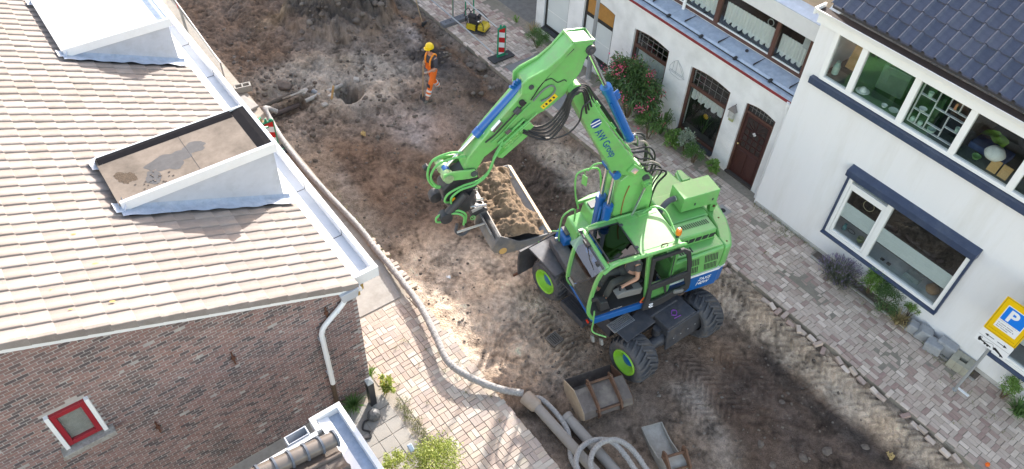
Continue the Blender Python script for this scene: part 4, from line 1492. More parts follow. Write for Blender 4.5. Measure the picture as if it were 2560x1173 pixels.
for a, b, f in ((8.06, 8.90, 9), (9.05, 10.66, 17), (10.88, 12.45, 16), (12.62, 14.2, 16)):
    lace_curtain(XU + 0.13, a + (0.02 if a > 8.1 else 0.05), b, 3.98, 3.40, 'curtain', upw, f, 0.028, 0.10)
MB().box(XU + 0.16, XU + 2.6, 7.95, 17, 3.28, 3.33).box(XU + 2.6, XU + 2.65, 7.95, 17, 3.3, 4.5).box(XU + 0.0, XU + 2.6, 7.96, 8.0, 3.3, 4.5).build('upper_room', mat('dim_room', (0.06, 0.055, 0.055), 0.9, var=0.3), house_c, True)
ring = MB()
ring.tube([(XU + 0.05, 9.25 + 0.085 * math.cos(t * PI / 12), 4.13 + 0.085 * math.sin(t * PI / 12)) for t in range(25)], 0.012, 6)
ring.build('window_ring', mat('ring_glass', (0.35, 0.36, 0.34), 0.3), upw, True, smooth=True)
MB().box(XU + 0.10, XU + 0.12, 7.97, 8.28, 3.95, 4.36).build('blind', mat('pale_blind', (0.5, 0.5, 0.5), 0.8), upw, True)
# roof edge box and flat roof
MB().box(XU - 0.12, XU + 0.02, 7.86, 17.3, 4.361, 4.78).build('fascia', mat('fascia_grey', (0.62, 0.62, 0.61), 0.5, var=0.05), house_c, True, bevel=0.006)
q = MB()
q.box(XU + 0.021, XU + 9, 7.80, 17.4, 4.40, 4.79)
q.build('flat_roof', mat('tan_roof', (0.42, 0.31, 0.20), 0.9, var=0.25, scale=3), house_c, True)
q = MB()
pts = [(XU - 0.125, 4.781), (XU - 0.125, 4.80), (XU + 0.05, 4.86), (XU + 0.30, 4.85), (XU + 0.42, 4.795), (XU + 0.42, 4.791), (XU + 0.03, 4.791)]
q.prism(pts, 'y', 7.80, 17.4)
q.build('roof_edge', mat('new_zinc_edge', (0.45, 0.50, 0.58), 0.5, 0.2, var=0.12, scale=5), house_c, True)


def leaded_transom(y0, y1, z0, z1, parent, nx_=6, nz_=2):
    q = MB()
    for i in range(1, nx_):
        y = y0 + (y1 - y0) * i / nx_
        q.box(XC + 0.085, XC + 0.098, y - 0.006, y + 0.006, z0, z1)
    for j in range(1, nz_ + 1):
        z = z0 + (z1 - z0) * j / (nz_ + 0.8)
        q.box(XC + 0.0865, XC + 0.0965, y0, y1, z - 0.006, z + 0.006)
    q.build('lead_came', mat('came', (0.16, 0.15, 0.14), 0.6), parent, True)


def arched_window(o4, zt, kind, nx_=6):
    """brown timber window under a segmental arch; zt is the transom height"""
    y0, y1, z0, z1 = o4
    q = MB()
    fx0, fx1 = XC + 0.06, XC + 0.14
    q.box(fx0, fx1, y0, y0 + 0.075, z0, z1)
    q.box(fx0, fx1, y1 - 0.075, y1, z0, z1)
    pts = [(y0, z1 + 0.001)]
    for k in range(1, 12):
        t = k / 12
        pts.append((y0 + (y1 - y0) * t, z1 + ARC * math.sin(PI * t) - 0.002))
    pts += [(y1, z1 + 0.001)]
    low = [(y, z - 0.07) for y, z in reversed(pts)]
    q.prism(pts + low, 'x', fx0 + 0.001, fx1 - 0.001)
    q.box(fx0 + 0.002, fx1, y0 + 0.0751, y1 - 0.0751, zt - 0.05, zt + 0.05)
    q.box(fx0 + 0.002, fx1, y0 + 0.0751, y1 - 0.0751, z0, z0 + 0.09)
    fr = m_brown if kind != 'panel' else mat('black_frame', (0.03, 0.028, 0.026), 0.4, var=0.2)
    f = q.build('window', fr, house_c, True, bevel=0.005)
    if kind != 'panel':
        MB().box(XC + 0.10, XC + 0.106, y0 + 0.075, y1 - 0.075, z0 + 0.09, zt - 0.05).build('pane', m_glass, f, True)
        MB().box(XC + 0.10, XC + 0.106, y0 + 0.075, y1 - 0.075, zt + 0.05, z1 + 0.03).build('pane', m_glass, f, True)
        leaded_transom(y0 + 0.075, y1 - 0.075, zt + 0.05, z1 + 0.03, f, nx_)
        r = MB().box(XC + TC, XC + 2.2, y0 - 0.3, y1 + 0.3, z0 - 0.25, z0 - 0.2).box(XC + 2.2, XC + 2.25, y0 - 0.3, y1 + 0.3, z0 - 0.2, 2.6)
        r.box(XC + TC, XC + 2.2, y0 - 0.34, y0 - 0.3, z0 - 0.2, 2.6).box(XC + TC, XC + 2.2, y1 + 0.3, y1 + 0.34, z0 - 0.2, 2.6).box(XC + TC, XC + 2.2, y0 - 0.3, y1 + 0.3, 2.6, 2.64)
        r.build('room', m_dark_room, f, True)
        MB().box(XC + 0.145, XC + 0.40, y0, y1, z0 + 0.02, z0 + 0.05).build('window_board', mat('dark_board', (0.12, 0.11, 0.1), 0.5), f, True)
    else:
        MB().box(XC + 0.085, XC + 0.11, y0 + 0.076, y1 - 0.076, z0 + 0.091, zt - 0.051).build('panel', mat('pale_panel', (0.62, 0.65, 0.64), 0.35, var=0.06, scale=1.5), f, True)
        MB().box(XC + 0.080, XC + 0.0845, y0 + 0.076, y1 - 0.076, z0 + 0.62, z0 + 0.64).build('glazing_bar', m_pvc, f, True)
        am = mat('amber_board', (0.40, 0.20, 0.05), 0.5, var=0.2) if nx_ == 1 else MATS['pale_panel']
        MB().box(XC + 0.09, XC + 0.11, y0 + 0.076, y1 - 0.076, zt + 0.051, z1 + 0.01).build('upper_panel', am, f, True)
    MB().prism([(XC - 0.10, z0 - 0.055), (XC - 0.10, z0 - 0.02), (XC + 0.058, z0 + 0.012), (XC + 0.058, z0 - 0.055)], 'y', y0 + 0.002, y1 - 0.002).build('sill', mat('dark_sill', (0.035, 0.035, 0.04), 0.5, var=0.3), f, True, bevel=0.004)
    return f


aw2 = arched_window(W2, 1.72, 'lace')
aw1 = arched_window(W1, 1.77, 'lace')
arched_window(W0, 1.72, 'panel', 1)
aw00 = arched_window(W00, 1.78, 'panel', 2)
lace_curtain(XC + 0.20, W2[0] + 0.1, W2[1] - 0.1, 1.66, 1.22, 'curtain', aw2, 10, 0.03, 0.10)
lace_curtain(XC + 0.20, W1[0] + 0.1, W1[1] - 0.1, 1.72, 0.95, 'curtain', aw1, 9, 0.03, 0.12)
# unseen block added behind the flat roof to shade the excavator's rear deck
MB().box(17.5, 22.0, 8.0, 13.2, 4.7, 7.1).build('shade_block', m_pbrick, house_c, True)
# flue and aerial on the flat roof
MB().cyl((17.0, 15.2, 4.7), (17.0, 15.2, 7.2), 0.11).cyl((17.0, 15.2, 7.2), (17.0, 15.2, 7.32), 0.17).build('flue', m_galv_roof, house_c, True, smooth='auto')
q = MB().cyl((17.0, 14.75, 4.7), (17.0, 14.75, 7.6), 0.022)
for k in range(5):
    q.cyl((16.6 + 0.2 * k, 14.45, 7.3), (16.6 + 0.2 * k, 15.05, 7.3), 0.010, n=6)
q.cyl((16.5, 14.75, 7.3), (17.5, 14.75, 7.3), 0.012, n=6)
q.build('aerial', m_galv_roof, house_c, True)
# front door with a sunburst of small lights
y0, y1, z0, z1 = DOOR
q = MB()
q.box(XC + 0.05, XC + 0.13, y0, y0 + 0.06, 0.0, z1).box(XC + 0.05, XC + 0.13, y1 - 0.06, y1, 0.0, z1).box(XC + 0.051, XC + 0.129, y0 + 0.0601, y1 - 0.0601, 2.02, 2.08)
pts = [(y0, z1 + 0.001)] + [(y0 + (y1 - y0) * k / 12, z1 + ARC * math.sin(PI * k / 12) - 0.002) for k in range(1, 12)] + [(y1, z1 + 0.001)]
q.prism(pts + [(y, z - 0.055) for y, z in reversed(pts)], 'x', XC + 0.051, XC + 0.129)
df = q.build('door_frame', m_brown, house_c, True, bevel=0.004)
MB().box(XC + 0.09, XC + 0.096, y0 + 0.06, y1 - 0.06, 2.08, 2.33).build('fanlight', mat('dark_pane', (0.03, 0.03, 0.03), 0.15), df, True)
leaded_transom(y0 + 0.06, y1 - 0.06, 2.08, 2.30, df, 7, 1)
m_door = mat('brown_door', (0.055, 0.021, 0.018), 0.35, var=0.18, scale=8)
dr = MB().box(XC + 0.085, XC + 0.13, y0 + 0.062, y1 - 0.062, 0.06, 2.018).build('door', m_door, house_c, True)
ym = (y0 + y1) / 2
pn = MB()
for j in range(3):
    for i in range(4):
        w_ = 0.155
        ya = ym - 2 * w_ - 0.015 + i * (w_ + 0.01)
        zb = 0.98 + j * 0.20
        pn.box(XC + 0.070, XC + 0.084, ya, ya + 0.012, zb, zb + 0.19).box(XC + 0.070, XC + 0.084, ya + w_ - 0.012, ya + w_, zb, zb + 0.19).box(XC + 0.0705, XC + 0.0835, ya + 0.0121, ya + w_ - 0.0121, zb, zb + 0.012).box(XC + 0.0705, XC + 0.0835, ya + 0.0121, ya + w_ - 0.0121, zb + 0.178, zb + 0.19)
pn.build('light_frame', m_door, dr, True)
MB().box(XC + 0.080, XC + 0.0845, ym - 0.32, ym + 0.32, 0.98, 1.92).build('door_glass', mat('door_glass', (0.03, 0.022, 0.02), 0.12, var=0.3, scale=20), dr, True)
sb = MB()
for k in range(7):
    a = PI * (k + 0.0) / 6
    sb.obox((XC + 0.074, ym + 0.16 * math.cos(a), 1.60 + 0.16 * math.sin(a)), (0.014, 0.30, 0.012), Matrix.Rotation(a, 4, 'X'))
sb.build('sunburst_bar', m_door, dr, True)
for i in range(2):
    ya = ym - 0.33 + i * 0.345
    MB().box(XC + 0.068, XC + 0.084, ya, ya + 0.315, 0.16, 0.88).build('raised_panel', m_door, dr, True, bevel=0.02, seg=1)
MB().box(XC + 0.055, XC + 0.068, ym - 0.05, ym + 0.05, 1.53, 1.57).box(XC + 0.055, XC + 0.068, ym - 0.02, ym + 0.02, 1.50, 1.60).build('number_plate', m_white_paint, dr, True)
MB().lathe([(0.0, -0.05), (0.026, -0.045), (0.030, -0.02), (0.014, 0.0), (0.014, 0.03)], (XC + 0.045, y1 - 0.12, 1.05), 'x', 12).build('handle', mat('brass', (0.6, 0.45, 0.2), 0.3, 0.8), dr, True, smooth=True)
MB().box(XC - 0.02, XC + 0.15, y0 + 0.001, y1 - 0.001, 0.002, 0.058).build('door_step', mat('dark_step', (0.06, 0.05, 0.045), 0.7), house_c, True)
# downpipe between the two houses
q = MB()
q.tube(spline([(14.46, 7.66, 3.08), (14.46, 7.64, 2.9), (14.46, 7.60, 2.75)], 4) + [Vector((14.46, 7.60, 0.0))], 0.042, 12)
q.cyl((14.46, 7.62, 2.98), (14.46, 7.62, 3.06), 0.055)
q.build('downpipe', m_white_paint, house_c, True, smooth='auto')
MB().cyl((XU - 0.06, 11.85, 3.2), (XU - 0.06, 11.85, 4.5), 0.045).build('upper_downpipe', m_white_paint, house_c, True, smooth='auto')
MB().cyl((XU - 0.16, 7.88, 3.3), (XU - 0.16, 7.88, 4.4), 0.02).build('drain_tube', m_bitumen, house_c, True, smooth='auto')
# ================================================================ wheeled excavator
m_green = mat('lime_paint', (0.160, 0.45, 0.118), 0.40, var=0.12, scale=2.2, coat=0.55, dirt=(0.20, 0.27, 0.14), dirt_amt=0.6, dscale=4.5, bump=0.06, bscale=9)
m_green2 = mat('lime_rim', (0.28, 0.62, 0.045), 0.4, var=0.1, scale=5, dirt=(0.25, 0.24, 0.14), dirt_amt=0.5, dscale=5)
m_blue = mat('blue_paint', (0.008, 0.105, 0.36), 0.33, var=0.1, scale=4, coat=0.2, dirt=(0.05, 0.12, 0.25), dirt_amt=0.4, dscale=4)
m_white_decal = mat('white_decal', (0.8, 0.8, 0.8), 0.4, var=0.03)
m_blue_decal = mat('blue_decal', (0.005, 0.05, 0.25), 0.4, var=0.05)
m_steel = mat('dark_steel', (0.066, 0.069, 0.080), 0.5, 0.2, var=0.3, scale=7, dirt=(0.16, 0.14, 0.12), dirt_amt=0.55, dscale=3)
m_tyre = mat('tyre_rubber', (0.066, 0.068, 0.075), 0.75, var=0.25, scale=10, dirt=(0.19, 0.16, 0.13), dirt_amt=0.6, dscale=3)
m_chrome = mat('chrome_rod', (0.62, 0.62, 0.62), 0.18, 0.95, var=0.05)
m_hose = mat('hydraulic_hose', (0.022, 0.022, 0.024), 0.55, var=0.2)
m_ghose = mat('green_sleeve', (0.13, 0.42, 0.11), 0.5, var=0.1)
m_grate = mat('galvanised', (0.42, 0.42, 0.41), 0.45, 0.6, var=0.15)
m_tint = glass_mat('tinted_glass', (0.03, 0.034, 0.05), 0.07)
m_cabglass = glass_mat('cab_glass', (0.82, 0.87, 0.86), 0.03)
m_cabdark = mat('cab_trim', (0.035, 0.035, 0.036), 0.6, var=0.2)
m_greyplastic = mat('grey_console', (0.20, 0.20, 0.19), 0.5, var=0.1)

EX = thing('excavator', 'lime green and blue wheeled excavator lifting a bucket of soil in the dug street', 'excavator', (9.15, 7.22, 0), math.radians(166))


def part(mb, name, m, parent=None, **k):
    return mb.build(name, m, parent or EX, **k)


# ---------------------------------------------------------------- wheels (street axes)
def wheel(xo, side, yc, zc=0.40):
    """xo: outer face; side -1 left of the street, +1 right"""
    R, Wd = 0.525, 0.60
    xc = xo - side * Wd / 2
    q = MB()
    prof = [(0.30, -0.26), (0.36, -0.29), (0.43, -0.295), (0.47, -0.27), (0.482, -0.22), (0.486, 0.0), (0.482, 0.22), (0.47, 0.27), (0.43, 0.295), (0.36, 0.29), (0.30, 0.26)]
    q.lathe(prof, (0, 0, 0), 'x', 40, caps=False)
    # chevron lugs
    for s in (-1, 1):
        for k in range(20):
            a0 = 2 * PI * (k + (0.5 if s > 0 else 0)) / 20
            pts = []
            for t in range(6):
                xx = s * (-0.03 + 0.33 * t / 5)
                a = a0 + 0.34 * t / 5
                rr = 0.534 - (0.0 if t < 4 else (0.03 if t == 4 else 0.10))
                pts.append((xx, a, rr))
            ring = []
            for (xx, a, rr) in pts:
                wdt = 0.062
                ring.append([(xx, (rr - 0.06) * math.cos(a - wdt), (rr - 0.06) * math.sin(a - wdt)), (xx, rr * math.cos(a - wdt * 0.75), rr * math.sin(a - wdt * 0.75)),
                             (xx, rr * math.cos(a + wdt * 0.75), rr * math.sin(a + wdt * 0.75)), (xx, (rr - 0.06) * math.cos(a + wdt), (rr - 0.06) * math.sin(a + wdt))])
            q.loft(ring)
    w = bpy.data.objects.new('wheel', None)
    w.empty_display_size = 0.1
    inv = WM[EX.name].inverted()
    w.matrix_local = inv @ Matrix.Translation((xc, yc, zc))
    COL.objects.link(w)
    w.parent = EX
    WM[w.name] = Matrix.Translation((xc, yc, zc))
    ty = q.build('tyre', m_tyre, w, smooth='auto', angle=30)
    ty.rotation_euler = (yc, 0, 0)
    o = -side
    MB().lathe([(0.315, -side * -0.0 + 0.26 * side), (0.30, 0.30 * side), (0.275, 0.285 * side), (0.255, 0.20 * side), (0.21, 0.10 * side), (0.20, 0.09 * side), (0.0, 0.09 * side)], (0, 0, 0), 'x', 32, caps=False).build('rim', m_green2, w, smooth='auto', angle=35)
    MB().lathe([(0.15, 0.088 * side), (0.15, 0.17 * side), (0.12, 0.19 * side), (0.0, 0.19 * side)], (0, 0, 0), 'x', 20).build('hub', m_blue, w, smooth='auto', angle=35)
    bl = MB()
    for k in range(8):
        a = 2 * PI * k / 8
        bl.cyl((0.09 * side, 0.178 * math.cos(a), 0.178 * math.sin(a)), (0.125 * side, 0.178 * math.cos(a), 0.178 * math.sin(a)), 0.014, n=6)
    b = bl.build('wheel_nut', m_steel, w)
    b['kind'] = 'stuff'


for (xo, sd, yc) in [(7.80, -1, 5.60), (7.80, -1, 8.28), (10.40, 1, 5.60), (10.40, 1, 8.28)]:
    wheel(xo, sd, yc)

# ---------------------------------------------------------------- undercarriage (street axes)
part(MB().box(8.65, 9.60, 5.9, 8.55, 0.42, 0.92), 'chassis', m_steel, world=True, bevel=0.03)
for yc in (5.60, 8.28):
    part(MB().tube([(8.2, yc, 0.40), (8.75, yc, 0.42), (9.1, yc, 0.46), (9.5, yc, 0.42), (10.0, yc, 0.40)], [0.11, 0.13, 0.24, 0.13, 0.11], 14), 'axle', m_steel, world=True, smooth='auto')
part(MB().prism([(7.74, 7.86), (7.76, 8.86), (8.46, 8.86), (8.46, 7.86)], 'z', 1.02, 1.06), 'fender', m_steel, world=True, bevel=0.015)
part(MB().prism([(9.75, 7.86), (9.75, 8.86), (10.46, 8.86), (10.46, 7.86)], 'z', 1.02, 1.06), 'fender', m_steel, world=True, bevel=0.015)
part(MB().prism([(7.90, 5.70), (7.90, 6.06), (8.76, 6.20), (8.76, 5.74)], 'z', 0.93, 0.96), 'fender', m_steel, world=True, bevel=0.01)
part(MB().prism([(8.88, 5.46), (8.88, 6.08), (9.72, 6.04), (9.72, 5.46)], 'z', 0.62, 0.90), 'rear_box', m_steel, world=True, bevel=0.02)
part(MB().prism([(5.36, 0.28), (5.43, 0.86), (5.48, 0.86), (5.41, 0.28)], 'x', 8.84, 10.02), 'rear_plate', m_steel, world=True, bevel=0.01)
for i in range(5):
    part(MB().lathe([(0.0, 0.0), (0.016, 0.0), (0.016, 0.012), (0, 0.014)], (9.0 + 0.22 * i, 5.352, 0.60), 'y', 8), 'bolt', m_grate, world=True)
pt = MB().tube(spline([(9.22, 5.72, 0.905), (9.30, 5.78, 0.905), (9.36, 5.72, 0.905), (9.28, 5.64, 0.905), (9.20, 5.70, 0.905)], 5), 0.012, 6)
pt.tube([(9.18, 5.60, 0.905), (9.36, 5.58, 0.905)], 0.010, 6)
part(pt, 'chalk_mark', mat('purple_chalk', (0.22, 0.06, 0.33), 0.9), world=True)
part(MB().lathe([(0.0, 0.0), (0.10, 0.0), (0.11, 0.10), (0.10, 0.22), (0.0, 0.23)], (8.83, 5.70, 0.50), 'z', 16), 'air_tank', m_steel, world=True, smooth='auto')
part(MB().lathe([(0.0, 0.0), (0.09, 0.02), (0.10, 0.12), (0.06, 0.20), (0.0, 0.21)], (9.72, 5.95, 0.66), 'z', 14), 'pump', m_steel, world=True, smooth='auto')
# dozer blade in front of the front axle
bl = []
for t in range(9):
    a = t / 8
    bl.append((9.02 + 0.035 * math.sin(PI * a), 0.12 + 0.80 * a))
part(MB().prism(bl + [(y - 0.05, z) for y, z in reversed(bl)], 'x', 7.62, 10.58), 'dozer_blade', m_steel, world=True, smooth='auto', angle=50)
part(MB().prism([(8.50, 0.55), (8.98, 0.25), (8.98, 0.75), (8.50, 0.80)], 'x', 8.75, 8.87).prism([(8.50, 0.55), (8.98, 0.25), (8.98, 0.75), (8.50, 0.80)], 'x', 9.40, 9.52), 'blade_arm', m_steel, world=True)
part(MB().box(7.52, 10.60, 9.025, 9.06, 0.05, 0.119), 'cutting_edge', m_rust, world=True)


def grating(x0, x1, y0, y1, z, m, nx_, ny_, name='step', diag=0.0):
    q = MB()
    t = 0.008
    q.box(x0, x1, y0, y0 + 0.015, z - 0.03, z).box(x0, x1, y1 - 0.015, y1, z - 0.03, z).box(x0, x0 + 0.015, y0 + 0.0151, y1 - 0.0151, z - 0.03, z).box(x1 - 0.015, x1, y0 + 0.0151, y1 - 0.0151, z - 0.03, z)
    for i in range(1, nx_):
        x = x0 + (x1 - x0) * i / nx_
        q.box(x - t / 2, x + t / 2, y0 + 0.016, y1 - 0.016, z - 0.025, z - 0.003)
    for j in range(1, ny_):
        y = y0 + (y1 - y0) * j / ny_
        q.box(x0 + 0.016, x1 - 0.016, y - t / 2, y + t / 2, z - 0.024, z - 0.004)
    return q.build(name, m, EX, True)


grating(7.86, 8.12, 6.95, 7.84, 0.86, m_steel, 9, 26)
grating(7.70, 7.92, 6.85, 7.55, 0.55, m_steel, 7, 20)
part(MB().box(7.72, 8.12, 6.82, 7.60, 0.30, 0.50), 'tool_box', m_steel, world=True, bevel=0.02)
part(MB().box(8.05, 8.60, 6.30, 7.80, 0.30, 0.82), 'side_tank', m_steel, world=True, bevel=0.03)

# ---------------------------------------------------------------- upper structure (machine axes: x forward, y left)
part(MB().lathe([(0.62, 0.92), (0.62, 1.12), (0.0, 1.12)], (0, 0, 0), 'z', 32), 'slew_ring', m_steel, smooth='auto')
part(MB().prism([(1.30, 1.05), (1.30, -1.15), (-1.70, -1.20), (-1.95, -0.6), (-1.95, 0.6), (-1.70, 1.12)], 'z', 1.10, 1.30), 'deck', m_steel, bevel=0.02)


def cw_outline(r=1.0):
    return [(-1.62, 1.16), (-1.80, 1.12), (-1.97, 0.84), (-2.13, 0.42), (-2.20, 0.0), (-2.20, -0.45), (-2.13, -0.92), (-1.99, -1.24), (-1.85, -1.28)]


# counterweight: curved outer shell, horns reach forward on both sides
out = cw_outline()
inn = [(-1.72, -0.85), (-1.80, -0.40), (-1.82, 0.10), (-1.76, 0.55), (-1.62, 0.86)]
part(MB().prism(out + inn, 'z', 1.62, 2.26), 'counterweight', m_green, bevel=0.05, seg=3, smooth=True)
part(MB().prism([(x * 0.995 + 0.01, y * 0.995) for x, y in out] + inn, 'z', 1.12, 1.60), 'counterweight_base', m_blue, bevel=0.04, seg=3, smooth=True)
part(MB().prism([(x * 1.001, y * 1.001) for x, y in out] + inn, 'z', 1.602, 1.618), 'counterweight_stripe', m_white_decal)
for (x, y) in [(-2.02, -0.05), (-1.96, 0.35), (-1.74, 1.0)]:
    part(MB().lathe([(0.022, 2.255), (0.022, 2.262), (0.0, 2.263)], (x, y, 0), 'z', 10), 'lifting_hole', m_rust)
part(MB().prism([(-1.86, -1.26), (-1.98, -1.24), (-2.02, -0.9), (-1.80, -0.9)], 'z', 2.262, 2.30), 'horn', m_green, bevel=0.03)
# left body side: blue below, white line, green above
part(MB().prism([(-0.30, 1.10), (-0.30, 1.54), (-1.64, 1.58), (-1.64, 1.10)], 'y', 0.80, 1.16), 'side_panel', m_blue, bevel=0.02)
part(MB().prism([(-0.30, 1.542), (-0.30, 1.585), (-1.64, 1.635), (-1.64, 1.582)], 'y', 0.80, 1.163), 'side_stripe', m_white_decal)
part(MB().prism([(-0.30, 1.587), (-0.30, 2.24), (-1.60, 2.30), (-1.60, 1.637)], 'y', 0.50, 1.158), 'side_door', m_green, bevel=0.05, seg=3, smooth=True)


def louvres(u0, u1, z0, z1, n, slant, vface, name='louvre'):
    q = MB()
    for i in range(n):
        u = u0 + (u1 - u0) * (i + 0.5) / n
        w = abs(u1 - u0) / n * 0.30
        q.add([(u - w, vface, z0), (u + w, vface, z0), (u + w + slant, vface, z1), (u - w + slant, vface, z1), (u - w, vface - 0.02, z0), (u + w, vface - 0.02, z0), (u + w + slant, vface - 0.02, z1), (u - w + slant, vface - 0.02, z1)],
              [(0, 1, 2, 3), (4, 5, 6, 7), (0, 1, 5, 4), (1, 2, 6, 5), (2, 3, 7, 6), (3, 0, 4, 7)])
    o = q.build(name, m_black, EX)
    o['kind'] = 'stuff'
    return o


louvres(-1.50, -1.16, 1.96, 2.20, 9, 0.05, 1.1595)
louvres(-1.52, -1.20, 1.72, 1.92, 9, 0.04, 1.1595)
louvres(-1.04, -0.84, 1.96, 2.18, 5, 0.05, 1.1595)
louvres(-1.06, -0.86, 1.72, 1.92, 5, 0.04, 1.1595)
part(MB().prism([(-0.34, 0.60), (-0.34, 1.10), (-1.58, 1.10), (-1.58, 0.60)], 'z', 2.29, 2.33), 'top_panel', m_green, bevel=0.015)
g_ = MB()
for i in range(6):
    g_.box(-0.86 + 0.055 * i, -0.83 + 0.055 * i, 0.93, 1.07, 2.328, 2.334)
g_.build('louvre', m_black, EX)['kind'] = 'stuff'
# raised engine hood with slots
part(MB().prism([(0.46, 2.332), (0.88, 2.332), (0.86, 2.60), (0.46, 2.62)], 'x', -1.50, -0.56), 'engine_hood', m_green, bevel=0.03, seg=3, smooth=True)
hs = MB()
for i in range(13):
    u = -0.78 - 0.050 * i
    hs.add([(u, 0.56, 2.6225), (u - 0.022, 0.56, 2.6225), (u - 0.037, 0.68, 2.6195), (u - 0.015, 0.68, 2.6195)], [(0, 1, 2, 3)])
hs.build('hood_slot', m_black, EX)['kind'] = 'stuff'
for i in range(5):
    u = -0.66 - 0.165 * i
    part(MB().prism([(u, 2.40), (u - 0.125, 2.40), (u - 0.155, 2.50), (u - 0.03, 2.50)], 'y', 0.870, 0.8825), 'hood_vent', m_black)
# pump cover and filter box on top
part(MB().box(-1.56, -0.62, -0.42, 0.44, 1.32, 2.60), 'engine_cover', m_green, bevel=0.035, seg=3, smooth=True)
part(MB().prism([(-0.60, -0.45), (-0.72, -1.12), (-1.60, -1.22), (-1.72, -0.45)], 'z', 1.32, 2.42), 'right_cover', m_green, bevel=0.04, seg=3, smooth=True)
fb = part(MB().box(-1.86, -0.97, -0.23, 0.25, 2.66, 3.05), 'filter_box', m_green, bevel=0.012)
MB().box(-1.30, -1.27, 0.2505, 0.262, 2.78, 2.84).box(-1.74, -1.71, 0.2505, 0.262, 2.78, 2.84).build('latch', m_steel, fb)['kind'] = 'stuff'
part(MB().tube(spline([(-0.96, 0.0, 2.86), (-0.80, 0.0, 2.84), (-0.62, 0.06, 2.76), (-0.48, 0.14, 2.58), (-0.44, 0.18, 2.4)], 6), 0.062, 14), 'air_hose', mat('air_hose', (0.075, 0.08, 0.10), 0.7, var=0.15), smooth='auto')
part(MB().cyl((-0.955, 0.0, 2.86), (-0.925, 0.0, 2.858), 0.07, n=16), 'hose_clamp', m_chrome)
part(MB().prism([(-1.86, 2.27), (-1.97, 2.27), (-2.02, 2.48), (-1.90, 2.62), (-1.80, 2.60)], 'y', 0.02, 0.14), 'box_bracket', m_green, bevel=0.01)
part(MB().cyl((-1.92, 0.141, 2.44), (-1.92, 0.16, 2.44), 0.03, n=12), 'bracket_pin', m_rust)
part(MB().box(-0.62, 0.35, -0.45, 0.16, 1.30, 1.75), 'boom_foot', m_green, bevel=0.03)
# right side: stepped tank boxes up to the engine deck
rf = part(MB().prism([(0.62, 1.32), (0.52, 2.02), (0.50, 2.14), (-0.50, 2.20), (-0.50, 1.32)], 'y', -1.25, -0.55), 'tank_box', m_green, bevel=0.04, seg=3, smooth=True)
MB().prism([(0.16, -1.18), (0.46, -1.14), (0.46, -0.94), (0.16, -0.98)], 'z', 2.150, 2.188).build('tread_pad', m_steel, rf)
part(MB().prism([(0.94, 1.32), (0.86, 1.78), (0.50, 1.84), (0.50, 1.32)], 'y', -1.25, -0.70), 'step_box', m_green, bevel=0.04, seg=3, smooth=True)
sb_ = part(MB().prism([(1.14, 1.10), (1.06, 1.46), (0.64, 1.52), (0.64, 1.10)], 'y', -1.26, -0.84), 'tool_step', m_blue, bevel=0.03)
MB().prism([(0.70, -1.20), (1.00, -1.20), (1.00, -0.94), (0.70, -0.94)], 'z', 1.505, 1.535).build('tread_pad', m_steel, sb_)
part(MB().prism([(1.05, 1.12), (1.02, 1.30), (0.5, 1.30), (0.5, 1.12)], 'y', -0.83, 0.2), 'front_skirt', m_blue, bevel=0.02)
part(MB().prism([(0.66, -1.27), (0.30, -1.36), (-0.10, -1.38), (-0.50, -1.34), (-0.50, -1.26), (0.64, -1.22)], 'z', 2.10, 2.17), 'side_rim', m_green, bevel=0.02)
# handrails
rail = spline([(0.66, -1.15, 2.05), (0.78, -1.15, 2.52), (0.83, -1.15, 3.02), (0.74, -1.15, 3.16), (0.42, -1.15, 3.17), (0.29, -1.14, 3.08), (0.25, -1.10, 2.90), (0.20, -1.05, 2.40), (0.18, -1.02, 2.16)], 5)
part(MB().tube(rail, 0.021, 8), 'handrail', m_green, smooth='auto')
part(MB().tube(spline([(0.58, -1.12, 3.165), (0.45, -1.08, 3.34), (0.20, -1.05, 3.26), (0.12, -1.02, 2.7), (0.08, -1.0, 2.16)], 5), 0.018, 8), 'handrail', m_green, smooth='auto')
part(MB().tube(spline([(0.80, -1.02, 1.82), (0.82, -1.02, 2.18), (0.98, -1.02, 2.18), (1.12, -1.02, 2.0), (1.13, -1.02, 1.40), (1.06, -1.02, 1.25), (0.90, -1.02, 1.24)], 5), 0.02, 8), 'handrail', m_green, smooth='auto')
mr_ = part(MB().obox((0.60, -1.16, 2.86), (0.03, 0.14, 0.26), Matrix.Rotation(0.4, 4, 'Z')), 'mirror', m_green, bevel=0.02)
part(MB().tube([(0.64, -1.15, 3.16), (0.60, -1.16, 3.0)], 0.010, 6), 'mirror_arm', m_green)
part(MB().lathe([(0.0, 0.0), (0.05, 0.0), (0.05, 0.05), (0.0, 0.05)], (1.18, -1.0, 1.40), 'x', 12), 'work_lamp', m_chrome)
part(MB().tube(spline([(1.12, -1.1, 1.55), (1.28, -1.15, 1.55), (1.40, -1.18, 1.48)], 4), 0.016, 6), 'lamp_arm', m_green)
part(MB().tube([(1.56, -1.15, 1.30), (1.56, -1.15, 1.62)], 0.012, 6), 'marker_rod', m_green)

# ---------------------------------------------------------------- cab
ZR = 2.97
V0, V1 = 0.20, 1.22
cab = part(MB().prism([(1.36, 1.12), (1.46, 1.30), (-0.34, 1.30), (-0.34, 1.12)], 'y', V0, V1), 'cab', m_blue, bevel=0.02)


def cpart(mb, name, m, **k):
    return mb.build(name, m, cab, **k)


